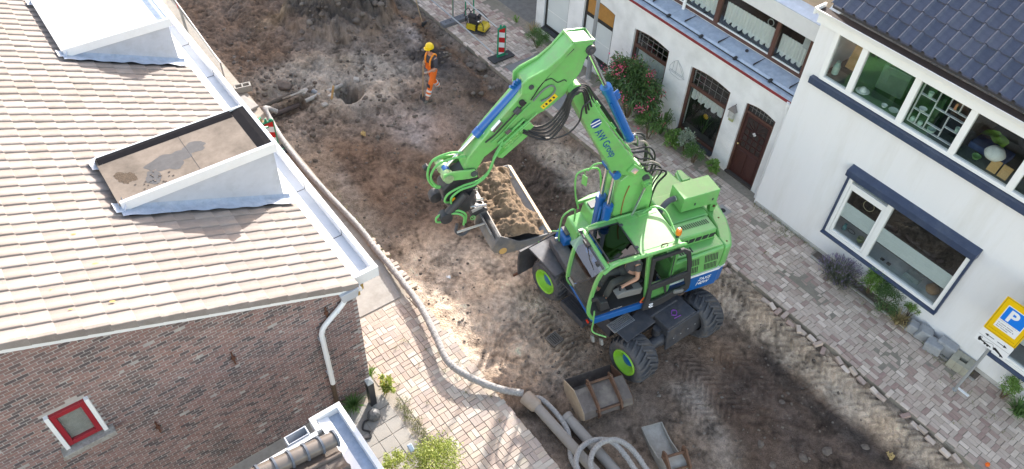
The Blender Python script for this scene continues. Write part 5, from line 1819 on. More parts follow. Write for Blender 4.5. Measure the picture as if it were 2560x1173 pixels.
def pillar(pts, w=0.075, d=0.06, m=m_green, name='pillar'):
    """square post along a path given as (u, v, z)"""
    rings = []
    P = spline(pts, 5)
    for i, p in enumerate(P):
        t = (P[min(i + 1, len(P) - 1)] - P[max(0, i - 1)]).normalized()
        s = Vector((0, 1, 0))
        nrm = t.cross(s).normalized()
        rings.append([p + s * d / 2 + nrm * w / 2, p - s * d / 2 + nrm * w / 2, p - s * d / 2 - nrm * w / 2, p + s * d / 2 - nrm * w / 2])
    return cpart(MB().loft(rings), name, m, bevel=0.012)


for v in (V1 - 0.03, V0 + 0.03):
    pillar([(1.40, v, 1.30), (1.535, v, 1.62), (1.50, v, 2.30), (1.40, v, 2.70), (1.22, v, 2.90), (1.0, v, 2.94)])
    pillar([(0.14, v, 1.28), (0.22, v, 1.9), (0.30, v, 2.5), (0.34, v, 2.90)], 0.11, 0.07)
    pillar([(-0.30, v, 1.28), (-0.31, v, 2.0), (-0.30, v, 2.90)], 0.09, 0.07)
# roof shell with a front hatch opening
q = MB()
q.box(-0.36, 0.58, V0 - 0.03, V1 + 0.04, ZR - 0.09, ZR)
q.box(0.58, 1.26, V0 - 0.03, V0 + 0.10, ZR - 0.09, ZR - 0.004)
q.box(0.58, 1.26, V1 - 0.06, V1 + 0.04, ZR - 0.09, ZR - 0.004)
q.box(1.26, 1.36, V0 - 0.02, V1 + 0.03, ZR - 0.10, ZR - 0.03)
rf_ = cpart(q, 'roof', m_green, bevel=0.025, seg=3, smooth=True)
MB().box(0.59, 1.25, V0 + 0.10, V1 - 0.06, ZR - 0.004, ZR + 0.008).build('roof_hatch', m_tint, rf_)
q = MB()
q.box(0.585, 0.615, V0 + 0.09, V1 - 0.05, ZR - 0.003, ZR + 0.016).box(1.22, 1.25, V0 + 0.09, V1 - 0.05, ZR - 0.003, ZR + 0.016).box(0.6151, 1.2199, V0 + 0.09, V0 + 0.12, ZR - 0.003, ZR + 0.015).box(0.6151, 1.2199, V1 - 0.08, V1 - 0.05, ZR - 0.003, ZR + 0.015)
q.build('hatch_seal', m_black, rf_)
for v in (0.38, 1.02):
    MB().box(0.53, 0.61, v - 0.03, v + 0.03, ZR + 0.001, ZR + 0.028).build('hatch_hinge', m_steel, rf_, bevel=0.008)
MB().box(-0.30, 0.50, V0 + 0.08, V0 + 0.10, ZR, ZR + 0.006).box(-0.30, 0.50, V1 - 0.10, V1 - 0.08, ZR, ZR + 0.006).build('roof_rib', m_green, rf_)['kind'] = 'stuff'
cpart(MB().tube(spline([(1.38, V1 + 0.03, 2.78), (1.15, V1 + 0.045, 2.955), (0.6, V1 + 0.05, 2.985), (-0.25, V1 + 0.05, 2.985), (-0.40, V1 + 0.05, 2.96)], 5), 0.038, 8), 'roof_rail', m_green, smooth='auto')
cpart(MB().tube(spline([(1.38, V0 - 0.0, 2.80), (1.15, V0 - 0.03, 2.955), (0.6, V0 - 0.03, 2.975), (-0.25, V0 - 0.03, 2.975)], 5), 0.026, 8), 'roof_rail', m_green, smooth='auto')
cpart(MB().tube(spline([(0.02, 0.24, 2.98), (-0.22, 0.22, 3.06), (-0.36, 0.30, 3.07), (-0.42, 0.50, 3.05), (-0.33, 0.98, 3.0), (-0.32, 1.10, 2.96)], 5), 0.022, 8), 'roof_handrail', m_green, smooth='auto')
cpart(MB().box(-0.08, 0.12, 0.20, 0.30, ZR, ZR + 0.03), 'rail_plate', m_green, bevel=0.005)
# beacon
bc = cpart(MB().lathe([(0.0, 0.0), (0.035, 0.0), (0.035, 0.10), (0.0, 0.10)], (-0.33, 1.06, 2.96), 'z', 12), 'beacon', m_black, smooth='auto')
MB().lathe([(0.0, 0.0), (0.058, 0.0), (0.064, 0.03), (0.062, 0.10), (0.045, 0.135), (0.0, 0.145)], (-0.33, 1.06, 3.062), 'z', 16).build('beacon_lens', mat('amber_lens', (0.75, 0.20, 0.015), 0.15, var=0.08, coat=0.5), bc, smooth='auto')
cpart(MB().tube(spline([(0.10, 1.18, 2.98), (0.08, 1.16, 3.02), (0.02, 1.15, 3.0), (-0.02, 1.17, 3.02), (-0.06, 1.16, 2.98)], 4), 0.012, 6), 'cable_loop', m_rust, smooth='auto')
# glass
cpart(MB().add([(1.40, V0 + 0.07, 1.30), (1.40, V1 - 0.07, 1.30), (1.53, V1 - 0.07, 1.62), (1.53, V0 + 0.07, 1.62)], [(0, 1, 2, 3)]), 'lower_windscreen', m_cabglass)
cpart(MB().add([(1.53, V0 + 0.07, 1.64), (1.53, V1 - 0.07, 1.64), (1.48, V1 - 0.07, 2.36), (1.48, V0 + 0.07, 2.36), (1.28, V1 - 0.07, 2.86), (1.28, V0 + 0.07, 2.86)], [(0, 1, 2, 3), (3, 2, 4, 5)]), 'windscreen', m_cabglass)
cpart(MB().box(1.505, 1.55, V0 + 0.05, V1 - 0.05, 1.60, 1.65), 'screen_bar', m_cabdark)
cpart(MB().add([(1.45, V0 + 0.02, 1.35), (1.47, V0 + 0.02, 2.30), (1.15, V0 + 0.02, 2.88), (0.34, V0 + 0.02, 2.88), (0.20, V0 + 0.02, 1.35)], [(0, 1, 2, 3, 4)]), 'right_window', m_cabglass)
cpart(MB().add([(0.12, V0 + 0.02, 1.35), (0.28, V0 + 0.02, 2.86), (-0.28, V0 + 0.02, 2.86), (-0.28, V0 + 0.02, 1.35)], [(0, 1, 2, 3)]), 'rear_side_window', m_cabglass)
cpart(MB().add([(-0.33, V0 + 0.06, 1.9), (-0.33, V1 - 0.06, 1.9), (-0.33, V1 - 0.06, 2.86), (-0.33, V0 + 0.06, 2.86)], [(0, 1, 2, 3)]), 'rear_window', m_cabglass)
cpart(MB().box(-0.345, -0.315, V0 + 0.05, V1 - 0.05, 1.30, 1.89), 'rear_panel', m_cabdark)
cpart(MB().add([(0.12, V1 - 0.02, 1.9), (0.28, V1 - 0.02, 2.86), (-0.26, V1 - 0.02, 2.86), (-0.26, V1 - 0.02, 1.9)], [(0, 1, 2, 3)]), 'left_rear_window', m_cabglass)
cpart(MB().prism([(0.10, 1.30), (0.18, 1.88), (-0.28, 1.88), (-0.28, 1.30)], 'y', V1 - 0.05, V1 - 0.01), 'left_rear_panel', m_green)
# rain visor of clear plastic with wiper motor
vz = cpart(MB().add([(1.36, 0.30, 2.93), (1.36, 1.26, 2.93), (1.66, 1.30, 2.84), (1.66, 0.32, 2.84)], [(0, 1, 2, 3)]), 'rain_visor', glass_mat('clear_visor', (0.72, 0.76, 0.80), 0.22))
MB().tube([(1.38, 0.20, 2.92), (1.40, 1.24, 2.92)], 0.024, 8).build('visor_rail', m_steel, vz)
MB().obox((1.41, 0.55, 2.94), (0.09, 0.20, 0.05)).build('wiper_motor', m_black, vz, bevel=0.01)
MB().tube([(1.43, 0.60, 2.94), (1.52, 0.9, 2.90), (1.56, 1.15, 2.88)], 0.010, 6).build('wiper_arm', m_black, vz)
MB().obox((1.45, 1.08, 2.93), (0.06, 0.08, 0.03)).build('visor_clip', m_black, vz)
MB().obox((1.38, 0.22, 2.97), (0.10, 0.05, 0.05)).build('lamp', m_chrome, vz)
# open door folded back along the side: dark frame, glass, wavy lower edge
DV = 1.285
d_out = [(0.34, 2.83), (-0.38, 2.86), (-0.56, 2.72), (-0.66, 2.40), (-0.80, 1.70), (-0.82, 1.46), (-0.72, 1.36), (-0.46, 1.33), (-0.2, 1.20), (0.10, 1.16), (0.27, 1.18), (0.24, 1.60)]
d_in = [(0.25, 2.74), (-0.36, 2.77), (-0.48, 2.66), (-0.57, 2.36), (-0.64, 2.02), (0.19, 1.93), (0.17, 2.0)]


def frame_poly(outer, inner, v0, v1, name, m, parent, **k):
    """flat frame between two outlines with the same number of points"""
    q = MB()
    n = len(outer)
    vs = [(u, v0, z) for u, z in outer] + [(u, v0, z) for u, z in inner] + [(u, v1, z) for u, z in outer] + [(u, v1, z) for u, z in inner]
    fs = []
    for i in range(n):
        j = (i + 1) % n
        fs += [(i, j, n + j, n + i), (2 * n + i, 2 * n + j, 3 * n + j, 3 * n + i), (i, j, 2 * n + j, 2 * n + i), (n + i, n + j, 3 * n + j, 3 * n + i)]
    q.add(vs, fs)
    return q.build(name, m, parent, **k)


top_o = [(0.34, 2.83), (-0.38, 2.86), (-0.56, 2.72), (-0.66, 2.40), (-0.74, 1.98), (0.24, 1.86)]
top_i = [(0.25, 2.74), (-0.36, 2.77), (-0.48, 2.66), (-0.57, 2.38), (-0.64, 2.06), (0.21, 1.95)]
low_o = [(0.24, 1.858), (-0.74, 1.978), (-0.80, 1.66), (-0.81, 1.46), (-0.72, 1.36), (-0.46, 1.33), (-0.20, 1.20), (0.10, 1.16), (0.27, 1.18)]
low_i = [(0.15, 1.80), (-0.60, 1.88), (-0.68, 1.66), (-0.70, 1.60), (-0.60, 1.56), (-0.42, 1.54), (-0.24, 1.46), (0.02, 1.40), (0.13, 1.42)]
door = frame_poly(top_o, top_i, DV - 0.03, DV + 0.03, 'door', m_cabdark, cab, bevel=0.01)
frame_poly(low_o, low_i, DV - 0.03, DV + 0.031, 'door_panel', m_cabdark, door, bevel=0.01)
MB().add([(u, DV, z) for u, z in top_i], [tuple(range(6))]).build('pane', m_cabglass, door)
MB().add([(u, DV, z) for u, z in low_i], [tuple(range(9))]).build('lower_pane', m_cabglass, door)
MB().obox((-0.18, DV + 0.005, 1.72), (0.035, 0.05, 0.34), Matrix.Rotation(0.25, 4, 'Y')).build('door_bar', m_cabdark, door)
MB().obox((-0.52, DV + 0.05, 1.52), (0.24, 0.06, 0.09), Matrix.Rotation(-0.2, 4, 'Y')).build('handle', m_greyplastic, door, bevel=0.02)
MB().obox((-0.20, DV + 0.032, 2.38), (0.02, 0.01, 0.75), Matrix.Rotation(0.05, 4, 'Y')).build('slide_rail', m_cabdark, door)
hook = MB().tube(spline([(0.14, DV + 0.034, 1.34), (0.06, DV + 0.034, 1.345), (0.07, DV + 0.034, 1.30), (0.13, DV + 0.034, 1.27), (0.09, DV + 0.034, 1.235), (0.03, DV + 0.034, 1.25)], 4), 0.013, 6)
hook.build('maker_mark', m_white_decal, door)
# cab interior
cpart(MB().box(-0.30, 1.38, V0 + 0.06, V1 - 0.06, 1.30, 1.33), 'floor', m_cabdark)
st = cpart(MB().box(0.12, 0.62, 0.48, 0.98, 1.62, 1.74), 'seat', m_cabdark, bevel=0.04, seg=3, smooth=True)
MB().box(0.02, 0.16, 0.48, 0.98, 1.76, 2.40).build('backrest', m_cabdark, st, bevel=0.05, seg=3, smooth=True)
MB().box(0.20, 0.54, 0.56, 0.90, 1.33, 1.61).build('seat_base', m_cabdark, st)
for v in (1.08, 0.36):
    c_ = cpart(MB().prism([(0.30, 1.60), (0.85, 1.66), (0.90, 1.78), (0.72, 1.84), (0.28, 1.78)], 'y', v - 0.09, v + 0.09), 'console', m_greyplastic, bevel=0.02)
    MB().tube([(0.78, v, 1.82), (0.80, v, 1.94)], [0.018, 0.03], 8).build('joystick', m_black, c_)
    MB().box(0.5, 0.66, v - 0.06, v + 0.06, 1.832, 1.84).build('keypad', m_black, c_)
cpart(MB().tube([(1.22, 0.72, 1.34), (1.12, 0.72, 1.86)], 0.04, 10), 'steering_column', m_cabdark)
sw = MB()
sw.tube([(1.10 + 0.02 * math.sin(t * PI / 10), 0.72 + 0.17 * math.cos(t * PI / 10), 1.90 + 0.16 * math.sin(t * PI / 10) * 0.35) for t in range(21)], 0.016, 8)
sw.tube([(1.10, 0.55, 1.90), (1.10, 0.89, 1.90)], 0.012, 6)
cpart(sw, 'steering_wheel', m_black, smooth='auto')
cpart(MB().tube(spline([(0.20, 1.20, 1.50), (0.32, 1.24, 1.42), (0.25, 1.22, 1.36), (0.15, 1.20, 1.32)], 4), 0.015, 6), 'cable', mat('orange_cable', (0.65, 0.12, 0.03), 0.5))
cpart(MB().prism([(0.95, 1.34), (1.20, 1.34), (1.22, 1.62), (1.05, 1.62)], 'y', 0.95, 1.12), 'side_box', m_cabdark, bevel=0.02)
# cab step, grab rail and mirrors on the left
grating(7.84, 8.42, 6.02, 6.27, 0.97, m_grate, 16, 6)
cpart(MB().tube(spline([(1.44, V1 + 0.05, 1.66), (1.43, V1 + 0.07, 1.30), (1.42, V1 + 0.10, 1.02), (1.20, V1 + 0.30, 0.98)], 5), 0.018, 8), 'grab_rail', m_green, smooth='auto')
cpart(MB().obox((1.46, V1 + 0.20, 0.92), (0.06, 0.10, 0.14), Matrix.Rotation(0.5, 4, 'X')), 'mirror', m_greyplastic, bevel=0.02)
cpart(MB().obox((1.30, V1 + 0.30, 0.86), (0.06, 0.10, 0.14), Matrix.Rotation(0.5, 4, 'X')), 'mirror', m_greyplastic, bevel=0.02)
cpart(MB().obox((1.47, V1 + 0.02, 2.02), (0.12, 0.05, 0.10)), 'pillar_lamp', m_cabdark, bevel=0.01)
cpart(MB().obox((1.50, 1.18, 1.24), (0.03, 0.08, 0.04)), 'turn_signal', mat('red_lens', (0.6, 0.03, 0.01), 0.2))

# ---------------------------------------------------------------- boom, stick, bucket
B0, B1 = -0.34, 0.12                                # boom side faces
base = [(0.10, 1.55), (0.50, 1.62), (0.60, 2.90), (0.66, 3.62), (0.60, 3.92), (0.36, 4.10), (0.05, 4.05), (-0.16, 3.80), (-0.26, 3.30), (-0.24, 2.40), (-0.12, 1.62)]
bb = part(MB().prism(base, 'y', B0 + 0.02, B1 - 0.02), 'base_boom', m_green, bevel=0.03, seg=3, smooth=True)
MB().tube(spline([(0.36, B1 - 0.012, 3.74), (0.42, B1 - 0.012, 3.45), (0.43, B1 - 0.012, 3.1), (0.41, B1 - 0.012, 2.85)], 6), 0.014, 6).build('rust_streak', mat('rust_streak', (0.25, 0.16, 0.05), 0.8, var=0.3, scale=15), bb, smooth='auto')
main = [(1.90, 6.26), (1.70, 6.30), (1.50, 6.12), (0.99, 5.31), (0.39, 4.43), (0.10, 4.07), (0.14, 3.94), (0.32, 3.98), (0.52, 4.08), (0.66, 4.09), (0.78, 4.14), (0.94, 4.48), (1.44, 5.37)]
mbm = part(MB().prism(main, 'y', B0, B1), 'main_boom', m_green, bevel=0.025, seg=3, smooth=True)
# edge ribs and pipe clips on the back of the boom
for v in (B1 - 0.06, B1 - 0.16, B0 + 0.05):
    MB().tube([(1.44, v, 6.07), (0.96, v, 5.33), (0.40, v, 4.51)], 0.017, 8).build('pipe', m_green, mbm, smooth='auto')
MB().tube(spline([(1.35, -0.24, 6.05), (0.80, -0.30, 5.25), (0.42, -0.32, 4.65), (0.05, -0.32, 4.35)], 6), 0.030, 8).build('pipe', m_hose, mbm, smooth='auto')
MB().tube(spline([(1.38, -0.28, 6.10), (0.86, -0.36, 5.30), (0.48, -0.37, 4.72), (0.10, -0.36, 4.40)], 6), 0.026, 8).build('pipe', m_hose, mbm, smooth='auto')
for t in (0.12, 0.5, 0.9):
    u, z = 1.44 - 1.04 * t, 6.08 - 1.57 * t
    MB().obox((u, B1 - 0.11, z + 0.015), (0.05, 0.16, 0.05), Matrix.Rotation(0.9, 4, 'Y')).build('pipe_clip', m_green, mbm)
MB().obox((0.36, B1 + 0.03, 4.20), (0.24, 0.06, 0.20), Matrix.Rotation(-0.75, 4, 'Y')).build('lamp_housing', m_green, mbm, bevel=0.012)
MB().obox((0.36, B1 + 0.062, 4.20), (0.15, 0.006, 0.11), Matrix.Rotation(-0.75, 4, 'Y')).build('lamp_lens', mat('lamp_lens', (0.75, 0.75, 0.75), 0.1, 0.5), mbm)
for (u, z, r) in [(0.72, 4.19, 0.05), (0.78, 4.25, 0.035), (0.02, 3.86, 0.075)]:
    MB().cyl((u, B0 - 0.03, z), (u, B1 + 0.03, z), r, n=16).build('pin', m_steel, mbm, smooth='auto')
MB().lathe([(0.10, -0.42), (0.10, 0.20), (0.0, 0.21)], (0.0, 0, 3.74), 'y', 18).build('pin_boss', m_green, bb, smooth='auto')
MB().lathe([(0.055, 0.205), (0.055, 0.235), (0.0, 0.24)], (0.0, 0, 3.74), 'y', 14).build('pin', m_steel, bb, smooth='auto')


def text_mesh(txt, size, m, parent, M, name, extrude=0.0, shear=0.0, bold=0.0, width=1.0):
    cu = bpy.data.curves.new(name, 'FONT')
    cu.body = txt
    cu.size = size
    cu.extrude = extrude
    cu.shear = shear
    cu.offset = bold
    cu.align_x = 'LEFT'
    tmp = bpy.data.objects.new('tmp', cu)
    COL.objects.link(tmp)
    dg = bpy.context.evaluated_depsgraph_get()
    me = bpy.data.meshes.new_from_object(tmp.evaluated_get(dg))
    bpy.data.objects.remove(tmp)
    me.transform(M @ Matrix.Diagonal((width, 1, 1, 1)))
    me.materials.clear()
    me.materials.append(m)
    o = bpy.data.objects.new(name, me)
    return link(o, parent)


def axes(ox, X_, Y_):
    X_, Y_ = Vector(X_).normalized(), Vector(Y_).normalized()
    Z_ = X_.cross(Y_)
    M = Matrix((X_, Y_, Z_)).transposed().to_4x4()
    M.translation = ox
    return M


dbt = Vector((-0.52, 0, -0.854))
ubt = Vector((-0.854, 0, 0.52))
text_mesh('AW Groep', 0.205, m_blue_decal, mbm, axes(Vector((1.345, B1 + 0.003, 5.36)), dbt, ubt), 'lettering', 0.001, bold=0.001, width=0.88)
# round logo with two slanted white bars
lc = Vector((1.345, B1 + 0.002, 5.565))
lg_ = MB()
for k in range(1):
    lg_.lathe([(0.0, 0.0), (0.105, 0.0), (0.105, 0.003), (0.0, 0.003)], tuple(lc), 'y', 32)
lgo = lg_.build('logo', m_blue_decal, mbm)
for s in (-0.035, 0.035):
    q = MB()
    c0 = lc + dbt * s
    hl = math.sqrt(0.103 ** 2 - s ** 2) * 0.97
    tl = ubt * hl
    th = dbt * 0.014
    sh_ = dbt * 0.02
    pts = [c0 - tl - th - sh_, c0 + tl - th + sh_, c0 + tl + th + sh_, c0 - tl + th - sh_]
    q.add([(p.x, B1 + 0.0056, p.z) for p in pts], [(0, 1, 2, 3)])
    q.build('logo_bar', m_white_decal, lgo)
text_mesh('ZAXIS', 0.135, m_white_decal, EX, axes(Vector((-1.14, 1.1635, 1.38)), (-1, 0, 0.02), (0, 0, 1)), 'model_lettering', 0.001, shear=0.3, bold=0.002, width=0.82)
text_mesh('140W', 0.135, m_white_decal, EX, axes(Vector((-1.09, 1.1635, 1.245)), (-1, 0, 0.02), (0, 0, 1)), 'model_lettering', 0.001, shear=0.3, bold=0.002, width=0.95)
text_mesh('HITACHI', 0.07, m_white_decal, cab, axes(Vector((0.98, V1 - 0.055, 1.34)), (-1, 0, 0), (0, 0.3, 1)), 'sill_lettering', 0.001)

# stick: deep side plates, open top flange, narrowing to the tip
S0, S1 = -0.27, 0.07
stick_side = [(1.94, 7.28), (1.60, 7.24), (1.56, 7.12), (1.68, 6.94), (1.74, 6.70), (1.92, 6.42), (2.00, 6.30), (2.26, 6.10), (2.50, 6.00), (2.66, 5.92), (2.92, 5.70), (3.40, 5.36), (3.58, 5.04), (3.68, 5.04), (3.78, 5.20), (3.70, 5.44), (3.29, 5.95), (2.86, 6.43), (2.74, 6.58), (2.74, 6.70), (2.66, 6.76), (2.38, 6.88), (2.19, 7.03)]
stk = part(MB().prism(stick_side, 'y', S0, S1), 'stick', m_green, bevel=0.02, seg=2, smooth=True)
MB().prism([(1.93, 7.285), (1.62, 7.25), (1.62, 7.262), (1.93, 7.297)], 'y', S0 + 0.04, S1 - 0.04).build('end_plate', mat('lime_inner', (0.08, 0.33, 0.08), 0.5), stk)
q = MB()
rim_ = [(1.96, 7.29), (1.58, 7.25)]
q.tube([(1.96, S1, 7.30), (1.58, S1, 7.26), (1.58, S0, 7.26), (1.96, S0, 7.30), (1.96, S1, 7.30)], 0.025, 6)
q.build('end_rim', m_green, stk, smooth='auto')
MB().lathe([(0.085, -0.33), (0.085, 0.11), (0.05, 0.11), (0.05, 0.14), (0.0, 0.145)], (1.63, 0, 7.10), 'y', 18).build('pin', m_steel, stk, smooth='auto')
MB().lathe([(0.12, -0.40), (0.12, 0.15), (0.0, 0.16)], (1.84, 0, 6.40), 'y', 18).build('joint_boss', m_green, stk, smooth='auto')
MB().lathe([(0.06, 0.15), (0.06, 0.19), (0.0, 0.195)], (1.84, 0, 6.40), 'y', 16).build('pin', m_steel, stk, smooth='auto')
for v in (S1 - 0.01, S0 - 0.03):
    MB().prism([(2.60, 6.50), (2.80, 6.52), (2.80, 6.72), (2.70, 6.80), (2.38, 6.92), (2.16, 7.08), (1.96, 7.30), (1.92, 7.22), (2.20, 6.92)], 'y', v, v + 0.04).build('ear_plate', m_green, stk, bevel=0.01)
MB().cyl((2.64, S0 - 0.03, 6.64), (2.64, S1 + 0.05, 6.64), 0.045, n=14).build('pin', m_steel, stk, smooth='auto')
# warning sticker
st_c = Vector((2.28, S1 + 0.003, 6.24))
sd_ = Vector((0.78, 0, -0.62)).normalized()
su_ = Vector((0.62, 0, 0.78)).normalized()
q = MB()
q.add([tuple(st_c + sd_ * a + su_ * b) for a, b in ((-0.16, -0.05), (0.16, -0.05), (0.16, 0.05), (-0.16, 0.05))], [(0, 1, 2, 3)])
so = q.build('sticker', mat('yellow_sticker', (0.75, 0.55, 0.02), 0.5, var=0.05), stk)
q = MB()
for a, w_ in ((-0.10, 0.03), (-0.02, 0.05), (0.06, 0.035), (0.12, 0.015)):
    c_ = st_c + sd_ * a
    q.add([(p.x, S1 + 0.0045, p.z) for p in (c_ - sd_ * w_ * 0.5 - su_ * 0.03, c_ + sd_ * w_ * 0.5 - su_ * 0.02, c_ + sd_ * w_ * 0.4 + su_ * 0.03, c_ - sd_ * w_ * 0.6 + su_ * 0.015)], [(0, 1, 2, 3)])
q.build('sticker_print', m_black, so)['kind'] = 'stuff'
# cable run on the stick side
MB().tube(spline([(1.93, S1 + 0.01, 7.18), (2.2, S1 + 0.012, 6.93), (2.45, S1 + 0.012, 6.62), (2.56, S1 + 0.012, 6.45), (2.62, S1 + 0.012, 6.36)], 6), 0.009, 6).build('cable', m_hose, stk, smooth='auto')
MB().tube(spline([(2.40, S1 + 0.012, 6.68), (2.28, S1 + 0.012, 6.70), (2.16, S1 + 0.012, 6.60), (2.05, S1 + 0.012, 6.62), (2.0, S1 + 0.012, 6.58)], 5), 0.008, 6).build('cable', m_hose, stk, smooth='auto')
MB().tube(spline([(2.58, S1 + 0.02, 6.34), (2.42, S1 + 0.03, 6.52), (2.28, S1 + 0.035, 6.58), (2.20, S1 + 0.03, 6.48), (2.28, S1 + 0.03, 6.36), (2.44, S1 + 0.03, 6.30)], 6), 0.014, 8).build('cable', mat('grey_hose', (0.16, 0.17, 0.17), 0.5), stk, smooth='auto')
# hydraulic pipes and couplings down the stick, with green sleeves
for i, (du, v, m_) in enumerate([(0.0, S1 + 0.03, m_ghose), (0.06, S1 + 0.06, m_ghose), (0.12, S1 + 0.04, m_green), (0.17, S1 + 0.06, m_green)]):
    a, b = Vector((2.72 - du * 0.7, v, 6.02 - du * 0.8)), Vector((3.18 - du * 0.7, v, 5.62 - du * 0.75))
    p_ = MB().tube([a, b], 0.020, 8)
    for t in (0.2, 0.45, 0.7, 0.85):
        c_ = a.lerp(b, t)
        p_.tube([c_ - (b - a) * 0.025, c_ + (b - a) * 0.025], 0.030, 6)
    p_.build('pipe', m_, stk, smooth='auto')
MB().obox((2.70, S1 + 0.06, 5.86), (0.22, 0.10, 0.14), Matrix.Rotation(0.7, 4, 'Y')).build('valve_block', m_green, stk, bevel=0.01)
MB().obox((3.02, S1 + 0.05, 5.86), (0.10, 0.05, 0.08), Matrix.Rotation(0.7, 4, 'Y')).build('fitting', m_chrome, stk)
MB().obox((3.22, S1 + 0.05, 6.02), (0.22, 0.06, 0.06), Matrix.Rotation(0.82, 4, 'Y')).build('fitting', m_chrome, stk)
MB().prism([(2.66, 5.86), (3.20, 5.38), (3.12, 5.34), (2.62, 5.74)], 'y', S1 - 0.02, S1 + 0.10).build('hose_guard', m_green, stk)


for i, (a, b, v) in enumerate([((2.62, 6.30), (3.30, 5.66), S1 + 0.015), ((2.70, 6.34), (3.40, 5.70), S1 + 0.02), ((2.50, 6.10), (2.96, 5.72), S1 + 0.05)]):
    MB().tube(spline([(a[0], v, a[1]), (a[0] * 0.6 + b[0] * 0.4, v + 0.02, a[1] * 0.6 + b[1] * 0.4 + 0.02), (a[0] * 0.25 + b[0] * 0.75, v + 0.01, a[1] * 0.25 + b[1] * 0.75 - 0.02), (b[0], v, b[1])], 6), 0.013, 8).build('pipe', [m_ghose, m_hose, m_green][i], stk, smooth='auto')
MB().lathe([(0.0, 0.0), (0.05, 0.0), (0.055, 0.04), (0.0, 0.045)], (2.78, S1, 6.36), 'y', 14).build('reel', m_hose, stk, smooth='auto')
MB().obox((2.86, S1 + 0.03, 6.22), (0.12, 0.05, 0.10), Matrix.Rotation(0.8, 4, 'Y')).build('clamp', m_steel, stk, bevel=0.01)


def cylinder(p0, p1, frac, rb_, rr_, name, m=m_blue, valve=None):
    """hydraulic cylinder from p0 (barrel) to p1 (rod)"""
    p0, p1 = Vector(p0), Vector(p1)
    d = (p1 - p0)
    pm_ = p0 + d * frac
    q = MB()
    q.tube([p0, pm_], rb_, 16)
    q.tube([pm_ - d.normalized() * 0.12, pm_ + d.normalized() * 0.012], rb_ * 1.16, 16)
    q.tube([p0 - d.normalized() * 0.0, p0 + d.normalized() * 0.07], rb_ * 1.1, 16)
    c = part(q, name, m, smooth='auto')
    MB().tube([pm_, p1], rr_, 14).build('rod', m_chrome, c, smooth='auto')
    q = MB()
    q.cyl(p1 + Vector((0, -0.09, 0)), p1 + Vector((0, 0.09, 0)), rr_ * 1.9, n=14)
    q.build('rod_eye', m, c, smooth='auto')
    if valve is not None:
        vp = p0 + d * valve
        q = MB()
        up_ = Vector((-d.normalized().z, 0, d.normalized().x))
        if up_.z < 0:
            up_ = -up_
        for k in range(4):
            q.tube([vp + d.normalized() * (0.05 * k) + up_ * rb_ * 0.6, vp + d.normalized() * (0.05 * k + 0.02) + up_ * (rb_ + 0.07 + 0.02 * (k % 2))], 0.028, 8)
        q.build('valve', m, c)
    return c


# arm cylinder behind the boom, bucket cylinder above the stick, boom cylinders in front of the base
ac = cylinder((0.42, -0.11, 4.78), (1.62, -0.11, 7.10), 0.58, 0.088, 0.042, 'arm_cylinder', valve=0.42)
MB().tube([(0.60, -0.02, 4.98), (1.02, -0.02, 5.80)], 0.018, 8).build('pipe', m_blue, ac, smooth='auto')
MB().tube(spline([(0.40, -0.1, 4.70), (0.30, -0.14, 4.82), (0.20, -0.16, 4.70), (0.16, -0.16, 4.5)], 5), 0.02, 8).build('pipe', m_chrome, ac, smooth='auto')
bcyl = cylinder((2.66, -0.10, 6.62), (4.06, -0.10, 5.17), 0.60, 0.072, 0.038, 'bucket_cylinder', valve=0.02)
MB().tube([(2.74, -0.01, 6.46), (3.40, -0.01, 5.80)], 0.014, 8).build('pipe', m_chrome, bcyl, smooth='auto')
for v in (-0.20, 0.10):
    cylinder((0.80, v, 1.70), (0.74, v, 4.18), 0.66, 0.092, 0.045, 'boom_cylinder')
part(MB().tube([(0.95, 0.06, 2.3), (0.90, 0.06, 3.30)], 0.022, 8), 'pipe', m_blue, smooth='auto')
cylinder((0.52, 0.19, 1.7), (0.02, 0.19, 3.74), 0.30, 0.075, 0.034, 'adjust_cylinder', m_green)
cylinder((0.52, -0.42, 1.7), (0.02, -0.42, 3.74), 0.30, 0.075, 0.034, 'adjust_cylinder', m_green)

# hoses at the knee
hr = random.Random(5)
for i in range(9):
    v = -0.36 + 0.06 * i
    jx, jz = hr.uniform(-0.05, 0.05), hr.uniform(-0.06, 0.06)
    p = spline([(0.50 - 0.05 * i, v, 4.62 - 0.06 * i), (0.26 - 0.03 * i, v, 4.62 - 0.07 * i + jz), (-0.08 - 0.012 * i + jx, v - 0.02, 4.50 - 0.06 * i + jz), (-0.24 - 0.025 * i + jx, v - 0.05, 4.10 - 0.04 * i), (-0.31 + jx * 0.5, v - 0.10, 3.4), (-0.32, v - 0.14, 2.55)], 7)
    part(MB().tube(p, 0.017 if i % 2 else 0.021, 8), 'hose', m_hose if i not in (2, 6) else mat('pale_hose', (0.30, 0.27, 0.22), 0.5), smooth='auto')
# hoses drooping from the boom top to the stick
for i in range(5):
    k = i * 0.06
    v = 0.10 + 0.035 * i
    p = spline([(1.36 + k, v - 0.06, 6.02 - k * 0.5), (1.62 + k * 0.6, v, 6.42), (1.90 + k * 0.3, v + 0.03, 6.44 - k * 0.3), (2.06 - k * 0.1, v + 0.05, 6.12 - k * 0.5), (2.26, v + 0.04, 5.86 - k * 0.9), (2.50, v + 0.02, 5.80 - k * 0.6), (2.74 + k * 0.2, v - 0.02, 5.94 - k * 0.4)], 7)
    part(MB().tube(p, 0.016 if i % 2 else 0.020, 8), 'hose', m_hose, smooth='auto')
part(MB().tube(spline([(1.60, 0.24, 6.20), (1.76, 0.30, 6.15), (1.80, 0.30, 5.85), (2.02, 0.28, 5.62), (2.36, 0.24, 5.62), (2.66, 0.16, 5.80)], 7), 0.016, 8), 'hose', m_hose, smooth='auto')
